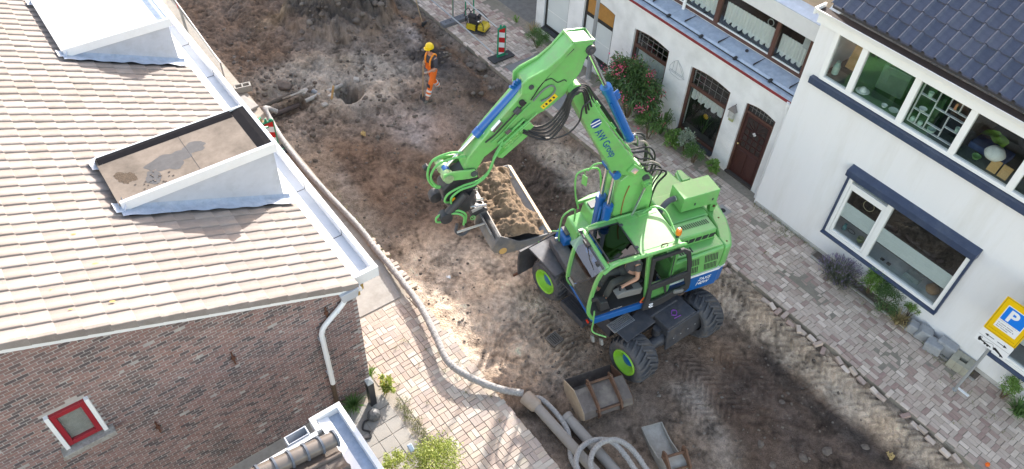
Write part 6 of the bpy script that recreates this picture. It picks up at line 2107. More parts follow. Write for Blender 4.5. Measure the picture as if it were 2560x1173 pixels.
# green sleeved hoses from the stick to the tilt rotator
for i, p in enumerate([[(3.10, 0.12, 5.66), (3.26, 0.16, 5.42), (3.34, 0.20, 5.20), (3.55, 0.22, 5.02), (3.85, 0.22, 4.98), (4.10, 0.20, 4.86), (4.16, 0.16, 4.66), (4.02, 0.12, 4.56)],
                       [(3.14, 0.16, 5.60), (3.30, 0.20, 5.36), (3.42, 0.24, 5.12), (3.64, 0.26, 4.98), (3.90, 0.26, 4.94), (4.06, 0.24, 4.80), (4.06, 0.2, 4.62)],
                       [(3.72, 0.0, 5.42), (3.95, 0.02, 5.46), (4.22, 0.02, 5.40), (4.34, 0.0, 5.16), (4.26, -0.02, 4.92), (4.08, 0.0, 4.82)],
                       [(3.74, -0.06, 5.46), (3.98, -0.06, 5.52), (4.28, -0.06, 5.44), (4.38, -0.06, 5.14), (4.28, -0.06, 4.86), (4.10, -0.04, 4.78)],
                       [(4.12, 0.24, 4.48), (3.96, 0.30, 4.50), (3.84, 0.32, 4.38), (3.84, 0.30, 4.16)],
                       [(4.10, 0.28, 4.46), (3.98, 0.33, 4.46), (3.88, 0.35, 4.36), (3.88, 0.32, 4.14)],
                       [(4.24, 0.2, 4.42), (4.34, 0.22, 4.38), (4.34, 0.22, 4.28), (4.24, 0.22, 4.26), (4.20, 0.2, 4.34), (4.26, 0.2, 4.42)]]):
    part(MB().tube(spline(p, 7), 0.020, 8), 'hose', m_ghose, smooth='auto')
# link arms at the stick tip
for v in (-0.33, 0.12):
    part(MB().prism([(3.55, 5.02), (3.72, 5.02), (4.16, 5.10), (4.16, 5.24), (4.02, 5.26), (3.60, 5.20)], 'y', v - 0.02, v + 0.02), 'link', m_green, bevel=0.01)
rl = MB()
rl.lathe([(0.085, -0.34), (0.085, -0.22), (0.105, -0.21), (0.105, -0.12), (0.085, -0.11), (0.085, 0.0), (0.105, 0.01), (0.105, 0.09), (0.085, 0.10), (0.085, 0.16), (0.0, 0.16)], (4.07, 0, 5.14), 'y', 18)
part(rl, 'link_pin', mat('worn_lime', (0.30, 0.42, 0.22), 0.4, 0.3, var=0.3, scale=14), smooth='auto')
part(MB().cyl((3.62, -0.36, 5.12), (3.62, 0.16, 5.12), 0.06, n=16), 'tip_pin', m_steel, smooth='auto')
part(MB().obox((4.32, -0.30, 5.10), (0.10, 0.10, 0.12), Matrix.Rotation(0.6, 4, 'Y')), 'work_lamp', m_black, bevel=0.02)
# tilt rotator: bracket, rotor body, tilt cylinders, quick coupler
tr_ = part(MB().prism([(3.52, 5.10), (3.66, 5.20), (4.02, 5.04), (4.18, 4.86), (4.16, 4.62), (3.98, 4.46), (3.66, 4.54), (3.50, 4.82)], 'y', -0.24, 0.10), 'tilt_rotator', m_black, bevel=0.04, seg=3, smooth=True)
ax_ = Vector((-0.36, 0, -0.93))
c0 = Vector((3.86, -0.07, 4.62))
q = MB()
q.tube([c0, c0 + ax_ * 0.12, c0 + ax_ * 0.121, c0 + ax_ * 0.34], [0.30, 0.30, 0.27, 0.25], 24)
q.build('rotor', m_black, tr_, smooth='auto')
for v in (-0.34, 0.22):
    MB().tube([(4.20, v, 4.34), (3.80, v, 4.78)], [0.085, 0.08], 14).build('tilt_cylinder', m_black, tr_, smooth='auto')
    MB().lathe([(0.0, -0.10), (0.11, -0.08), (0.12, 0.0), (0.11, 0.08), (0.0, 0.10)], (4.18, v, 4.36), 'y', 16).build('cylinder_end', m_black, tr_, smooth='auto')
MB().obox((3.55, -0.07, 4.24), (0.30, 0.62, 0.20), Matrix.Rotation(-0.37, 4, 'Y')).build('coupler', m_black, tr_, bevel=0.03)
for v in (-0.28, 0.0, 0.16):
    MB().tube([(3.70, v, 4.36), (3.40, v + 0.03, 4.34)], 0.03, 8).build('coupler_pin', m_chrome, tr_, smooth='auto')
MB().prism([(3.46, 4.62), (3.62, 4.66), (3.50, 4.28), (3.36, 4.26)], 'y', -0.34, -0.31).build('coupler_plate', m_grate, tr_)
MB().obox((3.62, 0.30, 4.42), (0.20, 0.03, 0.05), Matrix.Rotation(0.3, 4, 'Y')).build('coupler_bar', m_grate, tr_)
MB().obox((4.02, 0.18, 4.66), (0.10, 0.012, 0.09), Matrix.Rotation(0.3, 4, 'Y')).build('warning_label', mat('orange_label', (0.75, 0.36, 0.01), 0.5), tr_)
for (u, v, z) in [(3.86, 0.105, 4.80), (3.70, 0.31, 4.24)]:
    q = MB()
    q.tube([(u + 0.045 * math.cos(t * PI / 8), v, z + 0.045 * math.sin(t * PI / 8)) for t in range(17)], 0.007, 6)
    q.tube([(u - 0.02, v, z - 0.02), (u + 0.02, v, z + 0.02)], 0.007, 6)
    q.build('maker_badge', m_ghose, tr_)
MB().tube(spline([(3.95, 0.18, 4.05), (3.98, 0.20, 3.88), (3.86, 0.22, 3.78), (3.72, 0.20, 3.86)], 5), 0.03, 8).build('guard', m_steel, tr_, smooth='auto')
MB().tube([(3.98, 0.26, 3.92), (3.48, 0.40, 4.12)], 0.022, 8).build('lock_rod', m_grate, tr_, smooth='auto')

# bucket
m_bucket = mat('worn_bucket', (0.135, 0.135, 0.14), 0.45, 0.3, var=0.3, scale=5, dirt=(0.32, 0.25, 0.17), dirt_amt=0.85, dscale=1.6)
BV0, BV1 = -1.02, 0.88
bo = [(2.44, 3.97), (2.70, 3.83), (3.00, 3.76), (3.30, 3.76), (3.52, 3.86), (3.58, 3.96), (3.42, 4.25)]
bi = [(2.47, 3.985), (2.71, 3.86), (3.00, 3.79), (3.29, 3.79), (3.50, 3.88), (3.545, 3.97), (3.395, 4.235)]
q = MB()
n = len(bo)
vs = [(u, BV0, z) for u, z in bo] + [(u, BV1, z) for u, z in bo] + [(u, BV0, z) for u, z in bi] + [(u, BV1, z) for u, z in bi]
fs = []
for i in range(n - 1):
    fs += [(i, i + 1, n + i + 1, n + i), (2 * n + i, 2 * n + i + 1, 3 * n + i + 1, 3 * n + i)]
fs += [(0, n, 3 * n, 2 * n), (n - 1, 2 * n - 1, 4 * n - 1, 3 * n - 1)]
q.add(vs, fs)
bk = part(q, 'bucket', m_bucket)
sidep = bo + [(3.05, 3.985), (2.88, 3.965)]
for v in (BV0 - 0.03, BV1):
    MB().prism(sidep, 'y', v, v + 0.03).build('bucket_side', m_bucket, bk, bevel=0.006)
MB().prism([(2.40, 3.955), (2.47, 3.99), (2.60, 3.86), (2.56, 3.82)], 'y', BV0, BV1).build('cutting_edge', mat('worn_edge', (0.30, 0.24, 0.17), 0.6, 0.3, var=0.3, scale=8), bk)
MB().prism([(3.40, 4.22), (3.44, 4.28), (3.62, 4.20), (3.64, 3.98), (3.60, 3.97)], 'y', -0.42, -0.36).prism([(3.40, 4.22), (3.44, 4.28), (3.62, 4.20), (3.64, 3.98), (3.60, 3.97)], 'y', 0.20, 0.26).build('hanger', m_bucket, bk)['kind'] = 'stuff'
MB().lathe([(0.0, 0.0), (0.075, 0.0), (0.075, 0.004), (0, 0.004)], (3.36, BV1 + 0.031, 3.86), 'y', 24).build('bucket_badge', mat('badge', (0.45, 0.28, 0.10), 0.5), bk)
MB().obox((3.50, 0.55, 4.14), (0.02, 0.55, 0.26), Matrix.Rotation(0.45, 4, 'Y')).build('back_plate', mat('polished_plate', (0.32, 0.32, 0.32), 0.35, 0.7, var=0.2), bk)
# soil heaped in the bucket
un = np.linspace(2.46, 3.44, 46)
vn = np.linspace(BV0 + 0.005, BV1 - 0.005, 84)
U, V = np.meshgrid(un, vn)
t = (U - 2.46) / 0.98
Hs = 3.93 + 0.27 * t ** 1.4 + 0.16 * np.sin(PI * np.clip(t * 1.05, 0, 1)) ** 1.2
nz1 = fbm(U * 5, V * 5, 5, 301) - 0.5
ridge = np.exp(-((t - 0.45 - 0.12 * (fbm(V * 2, V * 0 + 3, 3, 305) - 0.5)) / 0.16) ** 2)
Hs += 0.10 * ridge + nz1 * 0.26 + (fbm(U * 14, V * 14, 3, 311) - 0.5) * 0.13
# hollow strip along the cutting edge where the bare steel shows
Hs -= 0.15 * np.exp(-((t - 0.10) / 0.07) ** 2) * sstep(-0.75, -0.5, V) * sstep(0.35, 0.1, V)
endf = sstep(BV0, BV0 + 0.12, V) * sstep(BV1, BV1 - 0.12, V)
Hs = 3.92 + 0.26 * t ** 1.3 + (Hs - 3.92 - 0.26 * t ** 1.3) * (0.35 + 0.65 * endf)
sv = np.stack([U.ravel(), V.ravel(), Hs.ravel()], 1)
ii = np.arange(U.size).reshape(U.shape)
sf = np.stack([ii[:-1, :-1].ravel(), ii[:-1, 1:].ravel(), ii[1:, 1:].ravel(), ii[1:, :-1].ravel()], 1)
me = np_mesh('bucket_soil', sv, sf, mat('moist_soil', (0.19, 0.130, 0.080), 0.95, var=0.45, scale=14, bump=1.0, bscale=40, dirt=(0.085, 0.058, 0.038), dirt_amt=0.85, dscale=6))
so = bpy.data.objects.new('bucket_soil', me)
so.location = EX.location
so.rotation_euler = EX.rotation_euler
link(so)
tag(so, 'brown moist soil heaped in the raised excavator bucket', 'soil', kind='stuff')
# ================================================================ street furniture and site gear
m_galv = mat('galvanised_steel', (0.40, 0.42, 0.43), 0.45, 0.5, var=0.12, scale=6)
m_rubber = mat('recycled_rubber', (0.055, 0.055, 0.058), 0.85, var=0.25, scale=12, bump=0.3)
m_sign_y = mat('sign_yellow', (0.80, 0.50, 0.0), 0.4, var=0.02)
m_sign_b = mat('sign_blue', (0.005, 0.19, 0.72), 0.4, var=0.02)
m_sign_w = mat('sign_white', (0.80, 0.80, 0.80), 0.4, var=0.02)
m_sign_k = mat('sign_black', (0.012, 0.012, 0.014), 0.5, var=0.1)
m_sign_r = mat('sign_red', (0.55, 0.012, 0.012), 0.4, var=0.05)
m_beacon_g = mat('beacon_green', (0.015, 0.24, 0.12), 0.45, var=0.12)

# parking sign: plates stand parallel to the facade and face the street
sp = thing('parking_sign', 'yellow temporary parking sign with blue P and tow-away plate on a grey pole', 'sign', (13.42, 1.15, 0))
MB().cyl((13.43, 1.12, -0.1), (13.43, 1.12, 2.90), 0.03, n=12).build('pole', m_galv, sp, True, smooth='auto')


def plate(y0, y1, z0, z1, x, m, name, parent, t=0.004, r=0.03):
    pts = []
    for (cy_, cz_, a0) in [(y1 - r, z1 - r, 0), (y0 + r, z1 - r, 90), (y0 + r, z0 + r, 180), (y1 - r, z0 + r, 270)]:
        for k in range(5):
            a = math.radians(a0 + 22.5 * k)
            pts.append((cy_ + r * math.cos(a), cz_ + r * math.sin(a)))
    return MB().prism(pts, 'x', x, x + t).build(name, m, parent, True)


yp = plate(0.79, 1.45, 1.95, 2.92, 13.385, m_sign_y, 'yellow_plate', sp)
q = MB()
for (a, b, c, d) in [(0.815, 1.425, 2.892, 2.898), (0.815, 1.425, 1.972, 1.978), (0.813, 0.819, 1.974, 2.896), (1.421, 1.427, 1.974, 2.896)]:
    q.box(13.3835, 13.3848, a, b, c, d)
q.build('border_line', m_sign_k, yp, True)['kind'] = 'stuff'
MB().box(13.3825, 13.3845, 0.895, 1.335, 2.36, 2.76).build('white_border', m_sign_w, yp, True)
MB().box(13.3805, 13.3820, 0.91, 1.32, 2.375, 2.745).build('blue_field', m_sign_b, yp, True)
MB().box(13.3820, 13.3845, 0.895, 1.335, 2.14, 2.357).build('text_panel', m_sign_w, yp, True)
RX = ((0, -1, 0), (0, 0, 1))                         # reading direction and up, seen from the street
text_mesh('P', 0.40, m_sign_w, yp, WM[yp.name].inverted() @ axes(Vector((13.379, 1.245, 2.42)), *RX), 'letter', 0.0005, bold=0.014, width=0.92)
q = MB()
for (zz, n_) in ((2.345, 14), (2.285, 11), (2.235, 12), (2.185, 10)):
    y = 1.30
    for k in range(n_):
        w_ = random.uniform(0.012, 0.024)
        if y - w_ < 0.93:
            break
        q.box(13.3808, 13.3815, y - w_, y, zz - (0.004 if zz > 2.3 else 0.011), zz + (0.004 if zz > 2.3 else 0.011))
        y -= w_ + random.choice((0.006, 0.006, 0.02))
q.build('small_print', mat('print_grey', (0.25, 0.25, 0.27), 0.6), yp, True)['kind'] = 'stuff'
q = MB()
y = 1.38
while y > 0.86:
    w_ = random.uniform(0.010, 0.03)
    q.box(13.3838, 13.3846, y - w_, y, 2.045, 2.056)
    y -= w_ + 0.012
q.build('small_print', mat('print_ochre', (0.35, 0.2, 0.0), 0.6), yp, True)['kind'] = 'stuff'
wp = plate(0.79, 1.45, 1.56, 1.945, 13.386, m_sign_w, 'tow_plate', sp, r=0.02)
MB().box(13.3845, 13.3855, 0.80, 1.44, 1.757, 1.762).build('divider', m_sign_k, wp, True)


def flat_poly(pts, name, m, parent, x):
    """flat print: points (right, up) measured from the plate's lower left corner as read"""
    MB().prism([(1.45 - a, 1.56 + b) for a, b in pts], 'x', x, x + 0.001).build(name, m, parent, True)


flat_poly([(0.10, 0.285), (0.17, 0.32), (0.165, 0.293), (0.29, 0.293), (0.29, 0.277), (0.165, 0.277), (0.17, 0.25)], 'arrow', m_sign_k, wp, 13.384)
flat_poly([(0.56, 0.285), (0.49, 0.32), (0.495, 0.293), (0.36, 0.293), (0.36, 0.277), (0.495, 0.277), (0.49, 0.25)], 'arrow', m_sign_k, wp, 13.384)
flat_poly([(0.05, 0.085), (0.05, 0.125), (0.075, 0.165), (0.115, 0.165), (0.115, 0.10), (0.33, 0.075), (0.33, 0.05), (0.06, 0.07)], 'tow_truck', m_sign_k, wp, 13.384)
flat_poly([(0.085, 0.13), (0.085, 0.155), (0.108, 0.155), (0.108, 0.13)], 'cab_window', m_sign_w, wp, 13.3825)
flat_poly([(0.16, 0.105), (0.33, 0.165), (0.335, 0.16), (0.165, 0.098)], 'crane_arm', m_sign_k, wp, 13.384)
flat_poly([(0.328, 0.165), (0.335, 0.165), (0.375, 0.10), (0.368, 0.10)], 'crane_rope', m_sign_k, wp, 13.384)
flat_poly([(0.36, 0.095), (0.40, 0.13), (0.44, 0.115), (0.58, 0.055), (0.61, 0.03), (0.60, 0.015), (0.56, 0.025), (0.38, 0.075)], 'towed_car', m_sign_k, wp, 13.3837)
for (a, b, r) in [(0.085, 0.062, 0.024), (0.21, 0.052, 0.022), (0.27, 0.046, 0.022), (0.395, 0.072, 0.017), (0.555, 0.022, 0.017)]:
    flat_poly([(a + r * math.cos(t * PI / 8), b + r * math.sin(t * PI / 8)) for t in range(16)], 'wheel_mark', m_sign_k, wp, 13.3828)
for z in (2.1, 2.7, 1.75):
    MB().box(13.39, 13.465, 1.08, 1.16, z, z + 0.03).build('clamp', m_galv, sp, True)
MB().cyl((13.43, 1.12, -0.01), (13.43, 1.12, 0.03), 0.05).build('collar', m_galv, sp, True)

# street lamp post
lp = thing('street_lamp', 'slim grey street lamp pole in front of the painted row house', 'street lamp', (14.24, 14.16, 0))
MB().tube([(14.24, 14.16, -0.1), (14.24, 14.16, 1.0), (14.24, 14.16, 1.02), (14.24, 14.16, 5.2)], [0.085, 0.085, 0.062, 0.045], 14).build('pole', m_galv, lp, True, smooth='auto')
MB().tube(spline([(14.24, 14.16, 5.15), (14.10, 14.16, 5.42), (13.7, 14.16, 5.5)], 5), 0.03, 8).build('bracket', m_galv, lp, True, smooth='auto')
MB().obox((13.45, 14.16, 5.48), (0.55, 0.2, 0.1)).build('lamp_head', m_galv, lp, True, bevel=0.03)


# striped beacons
def stripes(bc, x0, x1, z0, z1, y, n, nm):
    h = (z1 - z0) / n
    sl = 0.10
    for k in range(-1, n + 1):
        za, zb = z0 + k * h, z0 + (k + 1) * h
        pts = [(x0, za + sl), (x1, za), (x1, zb), (x0, zb + sl)]
        # clip to the panel
        pl = [(x, min(max(z, z0), z1)) for x, z in pts]
        if abs(pl[0][1] - pl[3][1]) < 1e-4 and abs(pl[1][1] - pl[2][1]) < 1e-4:
            continue
        MB().prism(pl, 'y', y - 0.003, y - 0.0005).build('stripe', m_sign_r if k % 2 == 0 else m_sign_w, bc, True)


def beacon(x, y, label, base=True):
    b = thing('striped_beacon', label, 'beacon', (x, y, 0), 0, 'red and white striped beacons')
    q = MB()
    q.box(x - 0.15, x - 0.118, y - 0.03, y + 0.03, 0.07, 1.10).box(x + 0.118, x + 0.15, y - 0.03, y + 0.03, 0.07, 1.10).box(x - 0.1179, x + 0.1179, y - 0.03, y + 0.03, 1.06, 1.10).box(x - 0.1179, x + 0.1179, y - 0.03, y + 0.03, 0.07, 0.16)
    q.build('frame', m_beacon_g, b, True, bevel=0.01)
    MB().box(x - 0.1175, x + 0.1175, y - 0.012, y + 0.012, 0.165, 1.055).build('panel', m_sign_w, b, True)
    stripes(b, x - 0.116, x + 0.116, 0.168, 1.052, y - 0.0125, 5, 'stripe')
    MB().prism([(x - 0.09, 1.102), (x - 0.02, 1.102), (x - 0.02, 1.20), (x - 0.07, 1.20)], 'y', y - 0.025, y + 0.025).build('handle', m_beacon_g, b, True, bevel=0.012)
    MB().box(x + 0.04, x + 0.12, y - 0.025, y + 0.025, 1.102, 1.14).build('lug', m_beacon_g, b, True, bevel=0.01)
    if base:
        q = MB()
        q.box(x - 0.40, x + 0.42, y - 0.18, y + 0.18, 0.01, 0.075)
        bb_ = q.build('base', m_rubber, b, True, bevel=0.02)
        for k in (-0.30, 0.26, 0.33):
            MB().box(x + k - 0.02, x + k + 0.02, y - 0.12, y - 0.08, 0.076, 0.079).build('slot', m_black, bb_, True)
            MB().box(x + k - 0.02, x + k + 0.02, y + 0.06, y + 0.10, 0.076, 0.079).build('slot', m_black, bb_, True)
        MB().prism([(x + 0.20, y - 0.06), (x + 0.26, y - 0.02), (x + 0.20, y + 0.02)], 'z', 0.076, 0.079).build('arrow_mark', m_beacon_g, bb_, True)
    return b


beacon(12.62, 16.50, 'red and white striped beacon in green frame on black base by right pavement')
bl_ = beacon(4.86, 16.22, 'striped beacon half hidden behind the brown-topped dormer, beside the grey hose')
MB().tube(spline([(4.80, 16.10, 1.02), (4.66, 16.05, 1.10), (4.62, 16.2, 1.20), (4.72, 16.32, 1.22)], 5), 0.03, 8).build('hook', m_beacon_g, bl_, True, smooth='auto')

# barrier rails running up the right pavement
fr = thing('barrier', 'galvanised barrier with two rails running from striped beacon up the right pavement', 'barrier', (12.5, 19.0, 0))
MB().tube([(12.55, 16.66, 1.04), (12.62, 18.6, 1.05), (12.66, 22.0, 1.05)], 0.022, 8).build('top_rail', m_galv, fr, True, smooth='auto')
MB().tube([(12.28, 16.42, 0.32), (12.35, 18.2, 0.33), (12.40, 22.0, 0.33)], 0.022, 8).build('lower_rail', m_galv, fr, True, smooth='auto')
MB().cyl((12.56, 19.12, 0.13), (12.56, 19.12, 1.8), 0.026).build('post', mat('green_post', (0.16, 0.24, 0.15), 0.5, var=0.2), fr, True, smooth='auto')
MB().tube([(12.56, 19.10, 0.15), (12.56, 19.02, 1.6)], 0.02, 8).build('post', m_galv, fr, True, smooth='auto')
fb_ = MB().box(12.05, 13.02, 18.86, 19.14, 0.0, 0.13).build('foot', mat('pvc_foot', (0.15, 0.155, 0.17), 0.8, var=0.15), fr, True, bevel=0.02)
for k in (12.2, 12.38, 12.78, 12.90):
    MB().cyl((k, 19.0, 0.131), (k, 19.0, 0.134), 0.026).build('foot_hole', m_black, fb_, True)
g2 = thing('green_frame_barrier', 'green steel frame barrier standing behind the plate compactor', 'barrier', (13.2, 19.2, 0))
MB().tube([(13.03, 19.05, 0.0), (13.05, 19.1, 1.2), (13.35, 19.1, 1.2), (13.33, 19.0, 0.0)], 0.022, 8).build('frame', m_beacon_g, g2, True, smooth='auto')
MB().tube([(13.04, 19.08, 0.75), (13.34, 19.08, 0.75)], 0.018, 8).build('crossbar', m_beacon_g, g2, True, smooth='auto')

# mesh fence along the left houses
f2 = thing('site_fence', 'galvanised mesh fence between the pale roof gutter and dug street, top left', 'fence', (4.9, 20.5, 0))
pA, pB = Vector((4.84, 19.2, 0)), Vector((5.06, 24.6, 0))
MB().tube([pA + Vector((0, 0, 1.2)), pB + Vector((0, 0, 1.2))], 0.022, 8).build('top_rail', m_galv, f2, True, smooth='auto')
MB().tube([pA + Vector((0, 0, 0.12)), pB + Vector((0, 0, 0.12))], 0.018, 8).build('lower_rail', m_galv, f2, True, smooth='auto')
MB().tube([pA + Vector((0, 0, 0.95)), pB + Vector((0, 0, 0.95))], 0.008, 6).build('wire', m_galv, f2, True, smooth='auto')
for t in (0.0, 0.62, 0.66):
    p = pA.lerp(pB, t)
    MB().cyl(p, p + Vector((0, 0, 1.22)), 0.022).build('post', m_galv, f2, True, smooth='auto')
q = MB()
for i in range(44):
    p = pA.lerp(pB, (i + 0.5) / 44)
    q.tube([p + Vector((0, 0, 0.12)), p + Vector((0, 0, 1.2))], 0.003, 4)
for k in range(1, 6):
    q.tube([pA + Vector((0, 0, 0.12 + 0.18 * k)), pB + Vector((0, 0, 0.12 + 0.18 * k))], 0.003, 4)
q.build('mesh_wire', m_galv, f2, True)['kind'] = 'stuff'
o = MB().obox((5.0, 22.9, 1.05), (0.02, 0.22, 0.16)).build('red_flag', mat('red_tag', (0.6, 0.06, 0.03), 0.6))
tag(o, 'small red tag hanging on the mesh fence at the top left', 'tag')

# plate compactor
pc = thing('plate_compactor', 'yellow plate compactor with black engine parked on the right pavement', 'compactor', (12.90, 18.15, 0), math.radians(-62))
MB().prism([(-0.36, 0.10), (-0.28, 0.02), (0.28, 0.02), (0.36, 0.10), (0.36, 0.13), (0.26, 0.07), (-0.26, 0.07), (-0.36, 0.13)], 'y', -0.22, 0.22).build('base_plate', m_steel, pc, bevel=0.008)
m_cy = mat('machine_yellow', (0.52, 0.40, 0.02), 0.4, var=0.1, dirt=(0.3, 0.25, 0.1), dirt_amt=0.4)
MB().prism([(0.06, 0.14), (0.34, 0.14), (0.36, 0.24), (0.28, 0.34), (0.08, 0.34)], 'y', -0.19, 0.19).build('exciter_cover', m_cy, pc, bevel=0.03, seg=3, smooth=True)
MB().box(-0.34, -0.02, -0.2, -0.14, 0.10, 0.30).build('side_frame', m_cy, pc, bevel=0.01)
MB().box(-0.34, -0.02, 0.14, 0.2, 0.10, 0.30).build('side_frame', m_cy, pc, bevel=0.01)
e_ = MB().box(-0.28, 0.04, -0.14, 0.14, 0.22, 0.48).build('engine', m_black, pc, bevel=0.03)
MB().box(-0.30, -0.06, -0.16, 0.02, 0.482, 0.60).build('air_filter', m_black, e_, bevel=0.02)
MB().box(-0.04, 0.06, 0.0, 0.15, 0.482, 0.57).build('fuel_tank', m_black, e_, bevel=0.02)
MB().cyl((0.06, -0.10, 0.42), (0.14, -0.10, 0.46), 0.05).build('starter', m_chrome, e_, smooth='auto')
MB().tube(spline([(-0.30, -0.19, 0.2), (-0.36, -0.19, 0.5), (-0.10, -0.19, 0.66), (0.24, -0.19, 0.44), (0.28, -0.19, 0.2)], 5), 0.014, 8).build('roll_bar', m_black, pc, smooth='auto')
MB().tube(spline([(-0.30, 0.19, 0.2), (-0.36, 0.19, 0.5), (-0.10, 0.19, 0.66), (0.24, 0.19, 0.44), (0.28, 0.19, 0.2)], 5), 0.014, 8).build('roll_bar', m_black, pc, smooth='auto')
MB().tube(spline([(-0.28, -0.17, 0.3), (-0.42, -0.17, 0.62), (-0.44, 0.0, 0.66), (-0.42, 0.17, 0.62), (-0.28, 0.17, 0.3)], 5), 0.016, 8).build('handlebar', m_black, pc, smooth='auto')

# ---------------------------------------------------------------- pipes, hose and buckets at the bottom
def fuzzy_mat(name, c):
    return mat(name, c, 0.95, var=0.5, scale=42, bump=1.0, bscale=90)


m_cocos = fuzzy_mat('coir_drain', (0.38, 0.365, 0.35))
hp = [(5.72, 17.98, -0.10), (5.50, 18.06, 0.06), (5.38, 17.9, 0.18), (5.34, 17.55, 0.09), (5.24, 16.6, 0.08), (5.20, 15.6, 0.08), (5.22, 14.5, 0.08), (5.33, 12.5, 0.07), (5.30, 11.6, 0.09), (5.29, 10.7, 0.12), (5.22, 9.5, 0.17), (5.03, 8.5, 0.20), (4.90, 7.85, 0.20), (5.07, 7.26, 0.19), (5.42, 6.74, 0.12), (5.78, 6.38, 0.08)]
P = spline(hp, 26)
R_ = [0.073 + 0.004 * math.sin(i * 1.7) for i in range(len(P))]
o = MB().tube(P, R_, 18, jit=0.004).build('drain_hose', m_cocos, smooth=True)
tag(o, 'long grey fuzzy drain hose snaking along the left pavement edge', 'hose')
m_pipe = mat('clay_grey_pipe', (0.30, 0.275, 0.25), 0.75, var=0.16, scale=6, dirt=(0.20, 0.165, 0.13), dirt_amt=0.6, dscale=3, bump=0.15)
z_ = 0.02
p1 = thing('sewer_pipe', 'long grey pipe with a wide socket end lying beside the pale pavement', 'pipe', (5.8, 6.2, 0), 0, 'grey pipes on the ground')
q = MB()
q.tube([(5.84, 5.98, z_), (5.92, 3.0, z_)], 0.105, 20)
q.build('barrel', m_pipe, p1, True, smooth='auto')
MB().tube([(5.79, 6.32, z_), (5.835, 6.02, z_), (5.84, 5.96, z_)], [0.155, 0.15, 0.108], 20).build('socket', mat('clay_socket', (0.36, 0.29, 0.23), 0.8, var=0.2), p1, True, smooth='auto')
o = MB().tube([(6.21, 5.50, z_ - 0.02), (6.21, 5.40, z_ - 0.02), (6.212, 5.395, z_ - 0.02), (6.23, 3.0, z_ - 0.02)], [0.125, 0.125, 0.108, 0.108], 20).build('sewer_pipe', m_pipe, smooth='auto')
tag(o, 'second grey pipe lying to the right of the socketed pipe', 'pipe', 'grey pipes on the ground')
for pts, lab in [([(5.62, 3.2, 0.20), (5.50, 4.0, 0.24), (5.56, 4.42, 0.26), (5.78, 4.64, 0.27), (6.06, 4.68, 0.27), (6.32, 4.58, 0.27), (6.48, 4.34, 0.26), (6.46, 3.8, 0.22), (6.3, 3.1, 0.15)], 'left loop of the coiled fuzzy grey hose lying over two pipes'),
                 ([(5.85, 3.1, 0.27), (5.72, 3.9, 0.30), (5.76, 4.24, 0.31), (5.98, 4.45, 0.32), (6.28, 4.50, 0.32), (6.54, 4.38, 0.31), (6.66, 4.10, 0.28), (6.64, 3.6, 0.2), (6.5, 3.0, 0.1)], 'right loop of the coiled fuzzy grey hose lying over two pipes'),
                 ([(5.95, 6.22, -0.05), (6.03, 6.08, 0.02), (6.07, 5.70, 0.03), (6.02, 5.25, 0.03), (5.86, 4.95, -0.02), (5.70, 4.7, -0.04), (5.62, 4.2, -0.05), (5.60, 3.2, -0.05)], 'fuzzy grey hose running between the two grey pipes')]:
    P = spline(pts, 22)
    o = MB().tube(P, [0.052 + 0.003 * math.sin(i * 1.9) for i in range(len(P))], 14, jit=0.0035).build('drain_hose', m_cocos, smooth=True)
    tag(o, lab, 'hose', 'coiled fuzzy hoses')


m_tan = mat('mud_caked', (0.36, 0.29, 0.21), 0.9, var=0.2, scale=7, bump=0.4)


def dig_bucket(name, label, loc, rotz, W, prof, inner, mbk, mear, ears, tooth=None):
    """bucket lying on the ground; local x across, y from the lip back to the hinge"""
    b = thing(name, label, 'bucket', loc, rotz)
    q = MB()
    n = len(prof)
    vs = [(-W / 2, y, z) for y, z in prof] + [(W / 2, y, z) for y, z in prof] + [(-W / 2, y, z) for y, z in inner] + [(W / 2, y, z) for y, z in inner]
    fs = []
    for i in range(n - 1):
        fs += [(i, i + 1, n + i + 1, n + i), (2 * n + i, 2 * n + i + 1, 3 * n + i + 1, 3 * n + i)]
    fs += [(0, n, 3 * n, 2 * n), (n - 1, 2 * n - 1, 4 * n - 1, 3 * n - 1)]
    q.add(vs, fs)
    q.build('shell', mbk, b, smooth='auto', angle=35)
    for s in (-1, 1):
        MB().prism(prof + ([(0.78, 0.24), (0.40, 0.12)] if name == 'trench_bucket' else []), 'x', s * W / 2 - 0.012, s * W / 2 + 0.012).build('side_plate', m_tan if (s > 0 and name == 'spare_bucket') else (mear if name == 'spare_bucket' else mbk), b, bevel=0.005)
    for x in ears[0]:
        MB().prism(ears[1], 'x', x - 0.02, x + 0.02).build('ear', mear, b, bevel=0.008)
    for (y, z) in ears[2]:
        MB().cyl((ears[0][0] - 0.05, y, z), (ears[0][-1] + 0.05, y, z), 0.028, n=12).build('hinge_pin', mear, b, smooth='auto')
    return b


